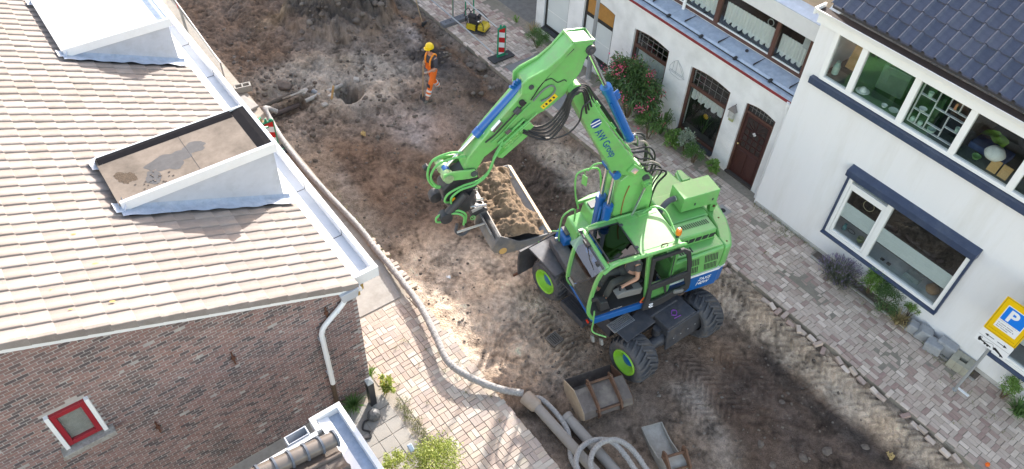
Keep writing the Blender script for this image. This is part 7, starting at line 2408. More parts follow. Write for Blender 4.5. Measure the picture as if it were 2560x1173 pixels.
m_bk2 = mat('muddy_bucket', (0.15, 0.125, 0.11), 0.7, 0.2, var=0.3, scale=6, dirt=(0.30, 0.26, 0.21), dirt_amt=0.85, dscale=2.5)
m_ear = mat('rusty_ear', (0.13, 0.072, 0.045), 0.8, 0.1, var=0.35, scale=8)
pr = [(0.0, 0.34), (0.10, 0.06), (0.30, 0.0), (0.62, 0.02), (0.92, 0.14), (1.03, 0.34), (0.96, 0.50), (0.72, 0.56), (0.46, 0.60)]
inn_ = [(0.012, 0.345), (0.118, 0.08), (0.30, 0.022), (0.615, 0.042), (0.90, 0.157), (1.005, 0.34), (0.945, 0.48), (0.715, 0.538), (0.458, 0.58)]
b2 = dig_bucket('spare_bucket', 'muddy spare excavator bucket with two rusty hinge ears lying beside the rear wheel', (7.18, 5.98, gz(7.2, 5.4) - 0.04), math.radians(180 - 15), 1.10, pr, inn_, m_bk2, m_ear,
                ([-0.26, 0.24], [(0.40, 0.58), (0.36, 0.72), (0.46, 0.78), (0.98, 0.62), (1.10, 0.44), (1.06, 0.30), (0.90, 0.50)], [(0.46, 0.70), (1.0, 0.48)]))
pr3 = [(0.0, 0.12), (0.015, 0.08), (0.08, 0.04), (0.55, 0.0), (0.95, 0.05), (1.15, 0.20), (1.18, 0.34), (1.02, 0.42), (0.86, 0.40)]
in3 = [(0.015, 0.125), (0.03, 0.092), (0.09, 0.056), (0.55, 0.016), (0.94, 0.066), (1.13, 0.21), (1.16, 0.335), (1.015, 0.404), (0.862, 0.384)]
b3 = dig_bucket('trench_bucket', 'narrow muddy trench bucket with rusty ears at the bottom edge', (7.53, 4.34, gz(7.4, 3.9) + 0.0), math.radians(180 - 20), 0.44, pr3, in3, mat('grey_bucket', (0.34, 0.32, 0.285), 0.8, var=0.25, scale=6, dirt=(0.15, 0.12, 0.09), dirt_amt=0.5), m_ear,
                ([-0.22, 0.20], [(0.84, 0.36), (0.80, 0.58), (0.92, 0.66), (1.22, 0.48), (1.24, 0.30), (1.05, 0.42)], [(0.92, 0.54), (1.16, 0.40)]))
# street drain
dg_ = thing('drain_grate', 'square iron drain grate half buried in sand beside the excavator', 'drain', (7.24, 7.14, 0), math.radians(4))
z_ = gz(7.24, 7.14) + 0.05
m_iron = mat('dull_iron', (0.17, 0.15, 0.13), 0.7, 0.3, var=0.2)
q = MB().box(-0.15, 0.15, -0.15, -0.125, z_ - 0.05, z_).box(-0.15, 0.15, 0.125, 0.15, z_ - 0.05, z_).box(-0.15, -0.125, -0.1249, 0.1249, z_ - 0.05, z_).box(0.125, 0.15, -0.1249, 0.1249, z_ - 0.05, z_)
q.build('frame', m_iron, dg_, bevel=0.003)
for k in range(5):
    MB().obox((-0.1 + 0.05 * k, 0, z_ - 0.02), (0.022, 0.2498, 0.03)).build('bar', m_iron, dg_)
MB().box(-0.124, 0.124, -0.124, 0.124, z_ - 0.12, z_ - 0.045).build('shaft', m_black, dg_)

# ---------------------------------------------------------------- pit, pipes and boards up the street
o = MB().tube([(5.52, 18.02, -0.20), (5.9, 18.05, -0.22), (6.42, 18.06, -0.20)], 0.075, 14).build('cable_duct', mat('dark_duct', (0.075, 0.055, 0.048), 0.8, var=0.3, scale=9), smooth='auto')
tag(o, 'dark brown pipe lying in the trench next to the hose end', 'pipe')
o = MB().tube([(5.55, 18.62, -0.26), (6.0, 18.66, -0.25), (6.5, 18.70, -0.24)], 0.07, 12).build('root_pipe', mat('earthen', (0.10, 0.085, 0.07), 0.95, var=0.3, scale=9, bump=0.5), smooth='auto')
tag(o, 'earth covered pipe behind the dark brown trench pipe', 'pipe')
o = MB().tube([(6.62, 18.02, -0.12), (7.2, 18.06, -0.12), (7.90, 18.14, -0.14)], 0.062, 14).build('service_pipe', mat('pale_pipe', (0.33, 0.32, 0.30), 0.6, var=0.2, scale=8, dirt=(0.15, 0.13, 0.11), dirt_amt=0.6), smooth='auto')
tag(o, 'pale grey service pipe running into the open pit', 'pipe')
o = MB().tube([(7.02, 18.35, -0.14), (7.2, 18.0, -0.20), (7.52, 17.42, -0.34)], 0.085, 14).build('drain_pipe', mat('grey_pvc', (0.20, 0.22, 0.24), 0.5, var=0.15, dirt=(0.12, 0.10, 0.085), dirt_amt=0.4), smooth='auto')
tag(o, 'blue grey drain pipe slanting into the pit under the wooden stake', 'pipe')
o = MB().obox((7.30, 17.62, 0.02), (0.05, 0.05, 0.85), Matrix.Rotation(0.25, 4, 'X') @ Matrix.Rotation(0.12, 4, 'Y')).build('wooden_stake', mat('pine', (0.50, 0.33, 0.15), 0.8, var=0.2, scale=6), bevel=0.006)
tag(o, 'pale wooden stake standing in the pit', 'stake')
o = MB().obox((6.42, 18.30, 0.02), (0.52, 0.05, 0.50), Matrix.Rotation(0.9, 4, 'X') @ Matrix.Rotation(0.25, 4, 'Y')).build('concrete_board', m_concrete, bevel=0.01)
tag(o, 'tilted concrete board leaning over the trench', 'board')
o = MB().obox((7.36, 17.80, -0.12), (0.22, 0.10, 0.16), Matrix.Rotation(0.4, 4, 'Z')).build('loose_brick', mat('pale_brick', (0.45, 0.42, 0.38), 0.8, var=0.1), bevel=0.01)
tag(o, 'pale brick at the edge of the pit', 'brick')
cb = thing('hollow_block', 'grey hollow concrete block on the left pavement near the mesh fence', 'block', (5.30, 19.30, 0.0), math.radians(-12))
q = MB()
q.box(-0.24, 0.24, -0.11, -0.07, 0.0, 0.20).box(-0.24, 0.24, 0.07, 0.11, 0.0, 0.20).box(-0.24, -0.19, -0.0699, 0.0699, 0, 0.20).box(0.19, 0.24, -0.0699, 0.0699, 0, 0.20).box(-0.02, 0.02, -0.0699, 0.0699, 0, 0.199)
q.build('block', m_concrete, cb, bevel=0.006)
MB().box(-0.189, 0.189, -0.069, 0.069, 0.0, 0.03).build('core_floor', m_black, cb)
o = MB().obox((4.98, 18.6, 0.04), (0.6, 0.7, 0.08), Matrix.Rotation(0.2, 4, 'Z')).build('broken_slab', m_concrete, bevel=0.02)
tag(o, 'broken concrete slab beside the hollow block on the left pavement', 'slab')
rope = MB()
for k in range(4):
    rope.tube([(4.95 + (0.16 + 0.01 * k) * math.cos(t * PI / 10 + k), 17.6 + (0.2 + 0.012 * k) * math.sin(t * PI / 10 + k), 0.03 + 0.02 * k + 0.02 * math.sin(t * 0.6)) for t in range(21)], 0.012, 6)
o = rope.build('rope_coil', mat('straw_rope', (0.45, 0.32, 0.14), 0.9, var=0.25), smooth='auto')
tag(o, 'coil of straw coloured rope near the half hidden beacon', 'rope')
# scrap of yellow foil in the dirt
sc = MB()
for k in range(9):
    sc.tube(spline([(7.28 + random.gauss(0, 0.04), 15.80 + random.gauss(0, 0.05), gz(7.28, 15.8) + 0.02 + random.random() * 0.08) for _ in range(4)], 4), 0.012, 5)
o = sc.build('foil_scrap', mat('yellow_scrap', (0.50, 0.36, 0.15), 0.7, var=0.2), smooth='auto')
tag(o, 'crumpled yellowish scrap lying in the scraped soil', 'scrap')
sc = MB()
for k in range(6):
    sc.tube(spline([(11.05 + random.gauss(0, 0.05), 1.02 + random.gauss(0, 0.05), gz(11.05, 1.0) + 0.02 + random.random() * 0.05) for _ in range(4)], 4), 0.01, 5)
o = sc.build('foil_scrap', MATS['yellow_scrap'], smooth='auto')
tag(o, 'small yellow scrap on the sandy shoulder at the bottom right', 'scrap')
sc = MB()
sc.add([(0.06 * math.cos(t * 0.7) * random.uniform(0.5, 1.3), 0.06 * math.sin(t * 0.7) * random.uniform(0.5, 1.3), random.uniform(0.0, 0.05)) for t in range(9)] + [(0, 0, 0.04)], [(i, (i + 1) % 9, 9) for i in range(9)])
o = sc.build('paper_scrap', m_sign_w)
o.location = (6.35, 10.05, gz(6.35, 10.05) + 0.01)
tag(o, 'crumpled white paper on the sand near the bucket', 'paper')
for (x, y, s_, rz, lab) in [(6.85, 18.55, 0.20, 0.4, 'tan rubble chunk behind the service pipe'), (8.35, 18.1, 0.16, 1.1, 'grey rubble chunk at the far rim of the pit'), (7.0, 17.55, 0.13, 0.2, 'small pale rubble chunk left of the stake')]:
    o = MB().obox((0, 0, 0), (s_ * 1.6, s_ * 1.1, s_ * 0.7)).build('rubble', m_concrete, bevel=s_ * 0.16, seg=1)
    o.location = (x, y, gz(x, y) + s_ * 0.15)
    o.rotation_euler = (0.3, 0.25, rz)
    tag(o, lab, 'rubble', 'rubble round the pit')
# shovel leaning at the trench edge
sh_ = thing('shovel', 'shovel with a wooden handle stuck upright in the trench edge, top', 'shovel', (11.75, 19.7, 0))
MB().cyl((11.75, 19.7, gz(11.7, 19.7)), (11.6, 20.1, 1.25), 0.016).build('handle', mat('ash_wood', (0.36, 0.26, 0.15), 0.7, var=0.2), sh_, True, smooth='auto')
MB().obox((11.76, 19.66, gz(11.7, 19.7) + 0.05), (0.2, 0.02, 0.28), Matrix.Rotation(0.2, 4, 'X')).build('blade', m_steel, sh_, True)

# blocks against the rendered wall
for (x, y, s, rz, rx, lab) in [(14.05, 2.62, (0.22, 0.22, 0.26), 0.3, 0.15, 'small grey concrete block at the end of the shrub bed'), (14.08, 2.36, (0.26, 0.30, 0.30), 0.5, 0.3, 'tilted grey kerb block next to the smallest block'),
                               (13.98, 2.02, (0.30, 0.36, 0.26), 0.15, -0.1, 'grey concrete block lying in front of another block at the white wall'), (14.13, 1.84, (0.22, 0.42, 0.34), 0.1, 0.05, 'grey block standing against the white wall behind a lower block')]:
    o = MB().obox((0, 0, 0), s).build('concrete_block', mat('blue_grey_block', (0.30, 0.31, 0.325), 0.85, var=0.2, scale=7, bump=0.2, dirt=(0.22, 0.2, 0.17), dirt_amt=0.5), bevel=0.025)
    o.location = (x, y, s[2] / 2 - 0.01)
    o.rotation_euler = (rx, 0, rz)
    tag(o, lab, 'block', 'concrete blocks by the white wall')
hb_ = thing('parasol_block', 'square concrete block with a slot in its middle against the white wall', 'block', (14.05, 1.40, 0), math.radians(6))
q = MB()
q.box(-0.19, 0.19, -0.23, -0.08, 0, 0.26).box(-0.19, 0.19, 0.08, 0.23, 0, 0.26).box(-0.19, -0.06, -0.0799, 0.0799, 0, 0.26).box(0.06, 0.19, -0.0799, 0.0799, 0, 0.26)
q.build('block', mat('olive_concrete', (0.34, 0.325, 0.26), 0.9, var=0.16, scale=7, bump=0.25), hb_, bevel=0.012)
MB().box(-0.059, 0.059, -0.079, 0.079, 0.0, 0.06).build('slot_floor', m_black, hb_)
# kerb strip of the planting bed
bd = MB().box(13.96, 14.02, 1.0, 5.4, -0.05, 0.03).build('bed_edging', m_concrete, bevel=0.01)
tag(bd, 'low concrete edging of the planting bed along the white wall', 'edging')
o = MB().box(14.02, 14.27, 1.0, 5.4, -0.03, 0.006).build('bed_soil', mat('bed_soil', (0.13, 0.105, 0.085), 0.95, var=0.3, scale=10, bump=0.6))
o['kind'] = 'structure'
o = MB().box(13.5, 13.56, 0.85, 1.10, 0.004, 0.02).build('tie_strap', m_sign_w)
tag(o, 'thin white strip on the paving by the sign pole', 'strip')
dc = thing('drain_cover', 'round iron inspection cover in the right pavement near the brown door', 'drain cover', (13.35, 7.75, 0.0))
MB().lathe([(0.0, 0.008), (0.075, 0.008), (0.08, 0.0)], (13.35, 7.75, 0.012), 'z', 20).build('lid', m_black, dc, True)
MB().box(13.18, 13.52, 7.58, 7.92, -0.02, 0.014).build('surround', m_concrete, dc, True)
o = MB().lathe([(0, 0), (0.03, 0.0), (0.045, 0.04), (0.03, 0.08), (0, 0.08)], (12.35, -0.25, 0.01), 'z', 14).build('orange_cap', mat('orange_cap', (0.8, 0.14, 0.01), 0.5), smooth='auto')
tag(o, 'small orange cap on the paving at the right picture edge', 'cap')

# black garden bollard lamp and a sunken bag with its hose by the brick corner
bp = thing('bollard', 'black square bollard with slanted pale top at the brick house corner', 'bollard', (3.16, 8.02, 0))
q = MB()
q.loft([[(-0.065, -0.065, -0.1), (0.065, -0.065, -0.1), (0.065, 0.065, -0.1), (-0.065, 0.065, -0.1)], [(-0.065, -0.065, 0.78), (0.065, -0.065, 0.78), (0.065, 0.065, 0.84), (-0.065, 0.065, 0.84)]])
q.build('shaft', mat('bollard_black', (0.022, 0.024, 0.03), 0.35, var=0.15), bp)
MB().loft([[(-0.07, -0.07, 0.782), (0.07, -0.07, 0.782), (0.07, 0.07, 0.842), (-0.07, 0.07, 0.842)], [(-0.01, -0.01, 0.88), (0.01, -0.01, 0.88), (0.01, 0.01, 0.885), (-0.01, 0.01, 0.885)]]).build('cap', mat('bollard_cap', (0.35, 0.38, 0.42), 0.3, 0.3), bp)
pl = thing('pond_lamp', 'round dark grey garden lamp with black cable near the bollard', 'garden lamp', (3.02, 7.72, 0))
MB().lathe([(0.0, 0.0), (0.11, 0.0), (0.14, 0.06), (0.13, 0.13), (0.08, 0.19), (0.0, 0.21)], (3.02, 7.72, 0.0), 'z', 9).build('body', mat('slate_plastic', (0.10, 0.105, 0.11), 0.4, var=0.3), pl, True)
MB().tube(spline([(2.92, 7.70, 0.04), (2.80, 7.72, 0.03), (2.70, 7.60, 0.02), (2.78, 7.48, 0.02), (2.74, 7.36, 0.02), (2.62, 7.40, 0.02)], 6), 0.02, 8).build('cable', m_black, pl, True, smooth='auto')

# wall ornaments on the painted house
wo_ = thing('wire_boat', 'wire sailing boat ornament on the white wall between the arched windows', 'ornament', (14.55, 11.1, 1.9))
q = MB()
xw = 14.545


def wire(pts, name='wire'):
    MB().tube([(xw, y, z) for y, z in pts], 0.005, 5).build(name, m_galv, wo_, True)


wire([(11.42, 1.80), (11.30, 1.72), (10.98, 1.70), (10.82, 1.80), (11.42, 1.80)], 'hull')
wire([(11.16, 1.80), (11.17, 2.22)], 'mast')
wire([(11.17, 2.22), (11.30, 2.12), (11.40, 1.95), (11.40, 1.84), (11.16, 1.84)], 'sail')
wire([(11.17, 2.22), (11.00, 2.08), (10.90, 1.95), (10.90, 1.84), (11.16, 1.84)], 'sail')
wire([(11.28, 2.13), (11.29, 1.84)], 'batten')
wire([(11.17, 2.2), (10.86, 1.82)], 'batten')
pq = thing('house_plaque', 'small house shaped bird box ornament beside the brown door', 'ornament', (14.55, 9.05, 1.8))
MB().box(14.46, 14.555, 8.99, 9.15, 1.68, 1.90).build('box', mat('plaque_grey', (0.42, 0.42, 0.40), 0.7, var=0.3, scale=20), pq, True)
MB().prism([(8.95, 1.90), (9.19, 1.90), (9.10, 2.04), (9.04, 2.04)], 'x', 14.44, 14.557).build('roof', mat('plaque_roof', (0.22, 0.2, 0.19), 0.6), pq, True)
MB().box(14.52, 14.557, 9.0, 9.14, 1.56, 1.675).build('plant_board', mat('plaque_green', (0.35, 0.38, 0.18), 0.8, var=0.4, scale=25), pq, True)
MB().tube([(14.55, 9.07, 2.04), (14.50, 9.02, 2.14)], 0.012, 6).build('hook', m_black, pq, True)

# ---------------------------------------------------------------- things behind the upstairs windows
m_china = mat('china', (0.75, 0.76, 0.75), 0.25, var=0.04)
m_board = mat('wood_board', (0.48, 0.29, 0.10), 0.6, var=0.18, scale=7)


def dish(loc, prof, label, cat, m=m_china, name=None):
    o = MB().lathe(prof, (0, 0, 0), 'z', 24).build(name or cat, m, smooth='auto', angle=50)
    o.location = loc
    tag(o, label, cat)
    return o


ZS = 4.30
PLATE = [(0.0, 0.012), (0.07, 0.012), (0.12, 0.03), (0.122, 0.035), (0.07, 0.02), (0.0, 0.018)]
BOWL = [(0.0, 0.0), (0.045, 0.0), (0.08, 0.05), (0.082, 0.055), (0.04, 0.012), (0.0, 0.01)]
sh1 = MB().box(XD + 0.075, XD + 0.50, -3.1, 7.0, 4.17, 4.285).build('window_shelf', mat('green_shelf', (0.085, 0.11, 0.098), 0.5, var=0.2), house_d, True)
dish((14.50, 6.15, ZS + 0.0), [(0, 0), (0.12, 0.0), (0.15, 0.02), (0.13, 0.03), (0.08, 0.03), (0.07, 0.06), (0.05, 0.10), (0.02, 0.12), (0.0, 0.12)], 'white china cake dish with lid behind the second upstairs pane', 'dish')
dish((14.42, 5.56, ZS), [(r * 0.8, z) for r, z in BOWL], 'small white cup behind the second upstairs pane', 'cup')
dish((14.46, 5.36, ZS), [(r * 0.85, z) for r, z in PLATE], 'patterned white saucer behind the second upstairs pane', 'saucer')
o = MB().tube([(0, 0, 0), (0, 0, 0.18), (0, 0, 0.26), (0, 0, 0.30)], [0.075, 0.08, 0.05, 0.055], 16).build('watering_can', mat('mint_glaze', (0.35, 0.52, 0.45), 0.3), smooth='auto')
o.location = (14.55, 6.92, ZS)
tag(o, 'mint coloured jug behind the first upstairs pane', 'jug')
o = MB().obox((14.95, 6.78, 4.66), (0.03, 0.26, 0.62), Matrix.Rotation(0.25, 4, 'Y')).build('cutting_board', m_board, bevel=0.02)
tag(o, 'wooden board leaning behind the first upstairs pane', 'board')
o = MB().obox((15.0, 5.80, 4.62), (0.28, 0.62, 0.60), Matrix.Rotation(0.1, 4, 'Z')).build('green_cabinet', mat('teal_cabinet', (0.085, 0.125, 0.105), 0.4, var=0.2), bevel=0.03)
tag(o, 'teal cabinet behind the second upstairs pane', 'cabinet')
for (y, rz, lab) in [(3.14, 0.06, 'left one of two wooden chopping boards behind the fourth upstairs pane'), (2.92, 0.0, 'right one of two wooden chopping boards behind the fourth upstairs pane')]:
    o = MB().obox((14.48, y, 4.40), (0.03, 0.19, 0.26), Matrix.Rotation(0.35, 4, 'Y')).build('chopping_board', m_board, bevel=0.01)
    tag(o, lab, 'board', 'chopping boards')
dish((14.52, 3.52, ZS), [(r * 1.1, z * 1.3) for r, z in BOWL], 'green bowl behind the fourth upstairs pane', 'bowl', mat('green_glaze', (0.14, 0.30, 0.10), 0.3))
cl = MB()
cu_, cv_ = np.meshgrid(np.linspace(0, 1, 16), np.linspace(0, 1, 10))
cz = 0.10 + 0.16 * fbm(cu_ * 3, cv_ * 3, 4, 401) * np.sin(cu_ * PI) ** 0.5
cl.add(np.stack([(14.9 + 0.3 * cv_).ravel(), (3.30 + 0.5 * cu_).ravel(), (4.42 + cz).ravel()], 1), [(j * 16 + i, j * 16 + i + 1, (j + 1) * 16 + i + 1, (j + 1) * 16 + i) for j in range(9) for i in range(15)])
o = cl.build('green_cloth', mat('green_cloth', (0.22, 0.40, 0.05), 0.9, var=0.25), smooth=True)
tag(o, 'crumpled lime green cloth behind the fourth upstairs pane', 'cloth')
o = MB().obox((14.95, 3.45, 4.36), (0.4, 0.75, 0.14)).build('blue_box', mat('blue_box', (0.03, 0.06, 0.16), 0.6, var=0.3), bevel=0.02)
tag(o, 'dark blue box under the green cloth behind the fourth upstairs pane', 'box')
o = MB().lathe([(0.0, 0.0), (0.16, 0.02), (0.20, 0.10), (0.14, 0.2), (0.0, 0.24)], (14.60, 3.28, 4.46), 'z', 18).build('lamp_globe', frost_mat('globe', (0.85, 0.85, 0.8), 0.8), smooth=True)
tag(o, 'milky round lampshade behind the fourth upstairs pane', 'lampshade')
dish((14.5, 2.35, ZS), BOWL, 'white bowl behind the fifth upstairs pane at the right edge', 'bowl')
# shelf grid in the third pane with small objects
gs_ = thing('display_rack', 'white display rack of unequal compartments behind the third upstairs pane', 'rack', (14.46, 4.5, 4.3))
q = MB()
Y0, Y1, Z0_, Z1_ = 3.98, 5.02, 4.31, 5.30


def bar(a, b, c, d):
    MB().box(14.44, 14.50, min(a, b) - 0.006, max(a, b) + 0.006, min(c, d) - 0.006, max(c, d) + 0.006).build('shelf_bar', m_sign_w, gs_, True)


for (a, b, c, d) in [(Y0, Y0, Z0_, Z1_), (Y1, Y1, Z0_, Z1_), (Y0, Y1, Z0_, Z0_), (Y0, Y1, Z1_, Z1_), (4.66, 4.66, Z0_, Z1_), (4.32, 4.32, Z0_, 4.86), (4.42, 4.42, 4.86, Z1_), (4.20, 4.20, 5.0, Z1_), (4.86, 4.86, Z0_, 4.62),
                     (4.66, Y1, 4.62, 4.62), (4.66, Y1, 4.98, 4.98), (4.32, 4.66, 4.48, 4.48), (Y0, 4.66, 4.86, 4.86), (Y0, 4.32, 4.60, 4.60), (Y0, 4.42, 5.0, 5.0)]:
    bar(a, b, c, d)
for (y, z, kind, lab) in [(4.84, 5.0, 'cup', 'pale green cup in the display rack, top left'), (4.84, 4.64, 'bowl', 'white bowl in the display rack, left middle'), (4.76, 4.32, 'ball', 'pale green ball in the display rack, bottom'), (4.93, 4.32, 'ball', 'teal ball in the display rack, bottom left corner'),
                          (4.50, 4.32, 'shell', 'pale fluted bowl at the bottom of the display rack'), (4.30, 5.02, 'figure', 'small orange figure in the display rack, top'), (4.06, 4.62, 'cup', 'small white cup in the display rack, right')]:
    pf_ = {'cup': [(0, 0), (0.04, 0), (0.055, 0.09), (0.05, 0.09), (0.0, 0.02)], 'bowl': BOWL, 'ball': [(0, 0), (0.04, 0.012), (0.055, 0.055), (0.04, 0.098), (0, 0.11)], 'shell': [(0, 0), (0.07, 0.02), (0.09, 0.08), (0.08, 0.08), (0.0, 0.03)], 'figure': [(0, 0), (0.03, 0), (0.022, 0.06), (0.028, 0.09), (0.015, 0.13), (0, 0.135)]}[kind]
    dish((14.47, y, z + 0.007), pf_, lab, kind, {'cup': mat('celadon', (0.42, 0.55, 0.47), 0.3), 'bowl': m_china, 'ball': mat('celadon', (0, 0, 0)), 'shell': mat('celadon', (0, 0, 0)), 'figure': mat('terracotta', (0.5, 0.22, 0.1), 0.7)}[kind], kind if kind != 'ball' else 'glass_ball')
# on the ground floor window board
dish((14.55, 4.72, 0.785), [(0, 0), (0.06, 0), (0.085, 0.06), (0.08, 0.13), (0.07, 0.13), (0.0, 0.1)], 'olive plant pot behind the small casement of the big window', 'pot', mat('olive_pot', (0.30, 0.33, 0.16), 0.4), 'plant_pot')
dish((14.58, 5.20, 0.785), [(0, 0), (0.05, 0), (0.06, 0.08), (0.03, 0.14), (0.035, 0.18), (0, 0.16)], 'teal glass vase behind the small casement of the big window', 'vase', mat('teal_glass', (0.05, 0.22, 0.24), 0.15))
dish((14.60, 2.82, 0.785), [(0, 0), (0.12, 0.02), (0.16, 0.10), (0.10, 0.20), (0, 0.22)], 'round wicker basket at the right end of the big window', 'basket', mat('wicker', (0.30, 0.17, 0.08), 0.8, var=0.3, scale=30), 'basket')
o = MB().obox((14.60, 3.30, 0.86), (0.24, 0.36, 0.14)).build('glass_tray', frost_mat('tray', (0.3, 0.36, 0.36), 0.5), bevel=0.01)
tag(o, 'grey glass tray on the board inside the big window', 'tray')
o = MB().tube([(14.62, 5.02 + 0.1 * math.cos(t * PI / 8), 0.84 + 0.05 * math.sin(t * PI / 8)) for t in range(17)], 0.008, 6).build('spectacle_wire', m_black)
tag(o, 'thin black wire ornament behind the small casement', 'ornament')
for (y, z, w_) in [(4.05, 0.79, 'left'), (3.88, 0.79, 'right')]:
    o = MB().obox((14.50, y, z + 0.02), (0.06, 0.09, 0.04)).build('dark_cube', m_black)
    tag(o, w_ + ' one of two small dark cubes on the board inside the big window', 'cube', 'dark cubes inside the big window')
o = MB().tube([(XD + 0.03, 4.83 + 0.13 * math.cos(t * PI / 12), 2.02 + 0.13 * math.sin(t * PI / 12)) for t in range(25)], 0.006, 6).build('hoop', mat('brass_hoop', (0.4, 0.33, 0.2), 0.4))
tag(o, 'thin round hoop hanging behind the small casement', 'hoop')
# ================================================================ people
def skin_mesh(name, joints, edges, radii, m, root=0, sub=2):
    """one continuous body surface grown round a skeleton"""
    me = bpy.data.meshes.new(name)
    me.from_pydata(joints, edges, [])
    o = bpy.data.objects.new(name, me)
    COL.objects.link(o)
    md = o.modifiers.new('skin', 'SKIN')
    md.use_smooth_shade = True
    if not me.skin_vertices:
        bpy.context.view_layer.objects.active = o
        bpy.ops.mesh.customdata_skin_add()
    for i, r in enumerate(radii):
        sv = me.skin_vertices[0].data[i]
        sv.radius = (r, r) if not isinstance(r, tuple) else r
        sv.use_root = (i == root)
    s = o.modifiers.new('sub', 'SUBSURF')
    s.levels = sub
    s.render_levels = sub
    dg = bpy.context.evaluated_depsgraph_get()
    dg.update()
    res = bpy.data.meshes.new_from_object(o.evaluated_get(dg))
    bpy.data.objects.remove(o)
    res.materials.clear()
    res.materials.append(m)
    res.shade_smooth()
    res.name = name
    return res


def skel(chains):
    """chains: lists of (point, radius); points that coincide are shared"""
    J, Rr, E_ = [], [], []
    key = {}

    def idx(p, r):
        k = tuple(round(c, 4) for c in p)
        if k not in key:
            key[k] = len(J)
            J.append(p)
            Rr.append(r)
        return key[k]
    for ch in chains:
        pr_ = None
        for p, r in ch:
            i = idx(p, r)
            if pr_ is not None and pr_ != i:
                E_.append((pr_, i))
            pr_ = i
    return J, E_, Rr


m_skin = mat('skin', (0.50, 0.28, 0.19), 0.55, var=0.08)
m_hivis = mat('hivis_orange', (0.85, 0.17, 0.015), 0.7, var=0.12, scale=14, bump=0.2, bscale=40)
m_hivis2 = mat('hivis_strap', (0.90, 0.30, 0.03), 0.6, var=0.08)
m_shirt = mat('dark_shirt', (0.060, 0.058, 0.070), 0.85, var=0.2, scale=14)
m_refl = mat('reflective_band', (0.72, 0.72, 0.70), 0.35, var=0.06)
m_boot = mat('grey_boot', (0.15, 0.14, 0.12), 0.8, var=0.25)
m_glove = mat('grey_glove', (0.38, 0.37, 0.35), 0.8, var=0.15)
m_hair = mat('dark_hair', (0.035, 0.025, 0.02), 0.7, var=0.2)


def hand(wrist, d, up, s=1.0):
    """five-fingered hand as chains; d: pointing direction, up: back of the hand"""
    w = Vector(wrist)
    d = Vector(d).normalized()
    up = Vector(up)
    up = (up - d * up.dot(d)).normalized()
    side = d.cross(up)
    palm = w + d * 0.05 * s
    ch = [[(tuple(w), 0.026 * s), (tuple(palm), 0.030 * s)]]
    for k, ln in zip((-1.5, -0.5, 0.5, 1.5), (0.055, 0.07, 0.066, 0.05)):
        a = palm + side * 0.016 * k * s + d * 0.03 * s
        b = a + (d * 0.6 - up * 0.55) * ln * 0.55 * s
        c = b + (-d * 0.15 - up * 0.9) * ln * 0.5 * s
        ch.append([(tuple(palm), 0.030 * s), (tuple(a), 0.010 * s), (tuple(b), 0.0095 * s), (tuple(c), 0.008 * s)])
    a = w + d * 0.03 * s - side * 0.032 * s
    b = a + (d * 0.5 - side * 0.3 - up * 0.5) * 0.04 * s
    ch.append([(tuple(palm), 0.030 * s), (tuple(a), 0.012 * s), (tuple(b), 0.010 * s)])
    return ch


def add_face(parent, c, fwd, left, s=1.0):
    c, fwd, left = Vector(c), Vector(fwd), Vector(left)
    q = MB()
    for k in (-1, 1):
        p = c + fwd * 0.088 * s + left * 0.032 * k * s + Vector((0, 0, 0.005))
        q.add(rock_verts(0.010 * s, (1, 1, 0.6), 5) + np.array(p), ICO)
    q.build('eye', m_black, parent)['kind'] = 'stuff'
    p = c + fwd * 0.10 * s + Vector((0, 0, -0.025 * s))
    q = MB()
    q.add(rock_verts(0.018 * s, (1, 0.8, 1.3), 6) + np.array(p), ICO)
    q.build('nose', m_skin, parent, smooth=True)
    p = c + fwd * 0.088 * s + Vector((0, 0, -0.065 * s))
    q = MB()
    q.obox(p, (0.012, 0.045 * s, 0.008))
    q.build('mouth', mat('lips', (0.35, 0.13, 0.10), 0.5), parent)
    for k in (-1, 1):
        p = c + left * 0.083 * k * s + Vector((0, 0, -0.005))
        q = MB()
        q.add(rock_verts(0.024 * s, (0.7, 0.4, 1.2), 7) + np.array(p), ICO)
        q.build('ear', m_skin, parent, smooth=True)


# ---- walking site worker; local x is the walking direction
WZ = -0.17
wk = thing('person', 'worker in orange hi-vis trousers and yellow helmet walking across the dug street with a shovel', 'person', (9.90, 16.20, WZ), math.radians(180 + 10))
HIP = (0, 0, 0.96)
legF = [((0, 0.09, 0.92), 0.085), ((0.20, 0.10, 0.53), 0.062), ((0.20, 0.10, 0.48), 0.06), ((0.34, 0.10, 0.12), 0.045)]
legB = [((0, -0.09, 0.92), 0.085), ((-0.10, -0.10, 0.51), 0.062), ((-0.12, -0.10, 0.47), 0.06), ((-0.34, -0.11, 0.13), 0.045)]
footF = [((0.34, 0.10, 0.12), 0.045), ((0.35, 0.10, 0.05), 0.042), ((0.48, 0.11, 0.035), 0.035)]
footB = [((-0.34, -0.11, 0.13), 0.045), ((-0.33, -0.11, 0.07), 0.042), ((-0.22, -0.115, 0.03), 0.035)]
torso = [(HIP, 0.125), ((0.01, 0, 1.12), 0.12), ((0.02, 0, 1.30), 0.135), ((0.03, 0, 1.43), 0.11), ((0.05, 0, 1.51), 0.058), ((0.06, 0, 1.57), 0.055), ((0.075, 0, 1.64), 0.085), ((0.075, 0, 1.71), 0.088)]
shL, shR = (0.03, 0.175, 1.425), (0.03, -0.175, 1.425)
elL, elR = (0.10, 0.27, 1.16), (0.04, -0.28, 1.14)
wrL, wrR = (0.30, 0.12, 1.06), (0.27, -0.05, 1.24)
armL = [((0.03, 0, 1.43), 0.11), (shL, 0.062), (elL, 0.045), (wrL, 0.030)]
armR = [((0.03, 0, 1.43), 0.11), (shR, 0.062), (elR, 0.045), (wrR, 0.030)]
dL, dR = (0.9, -0.45, 0.0), (0.8, 0.5, 0.1)
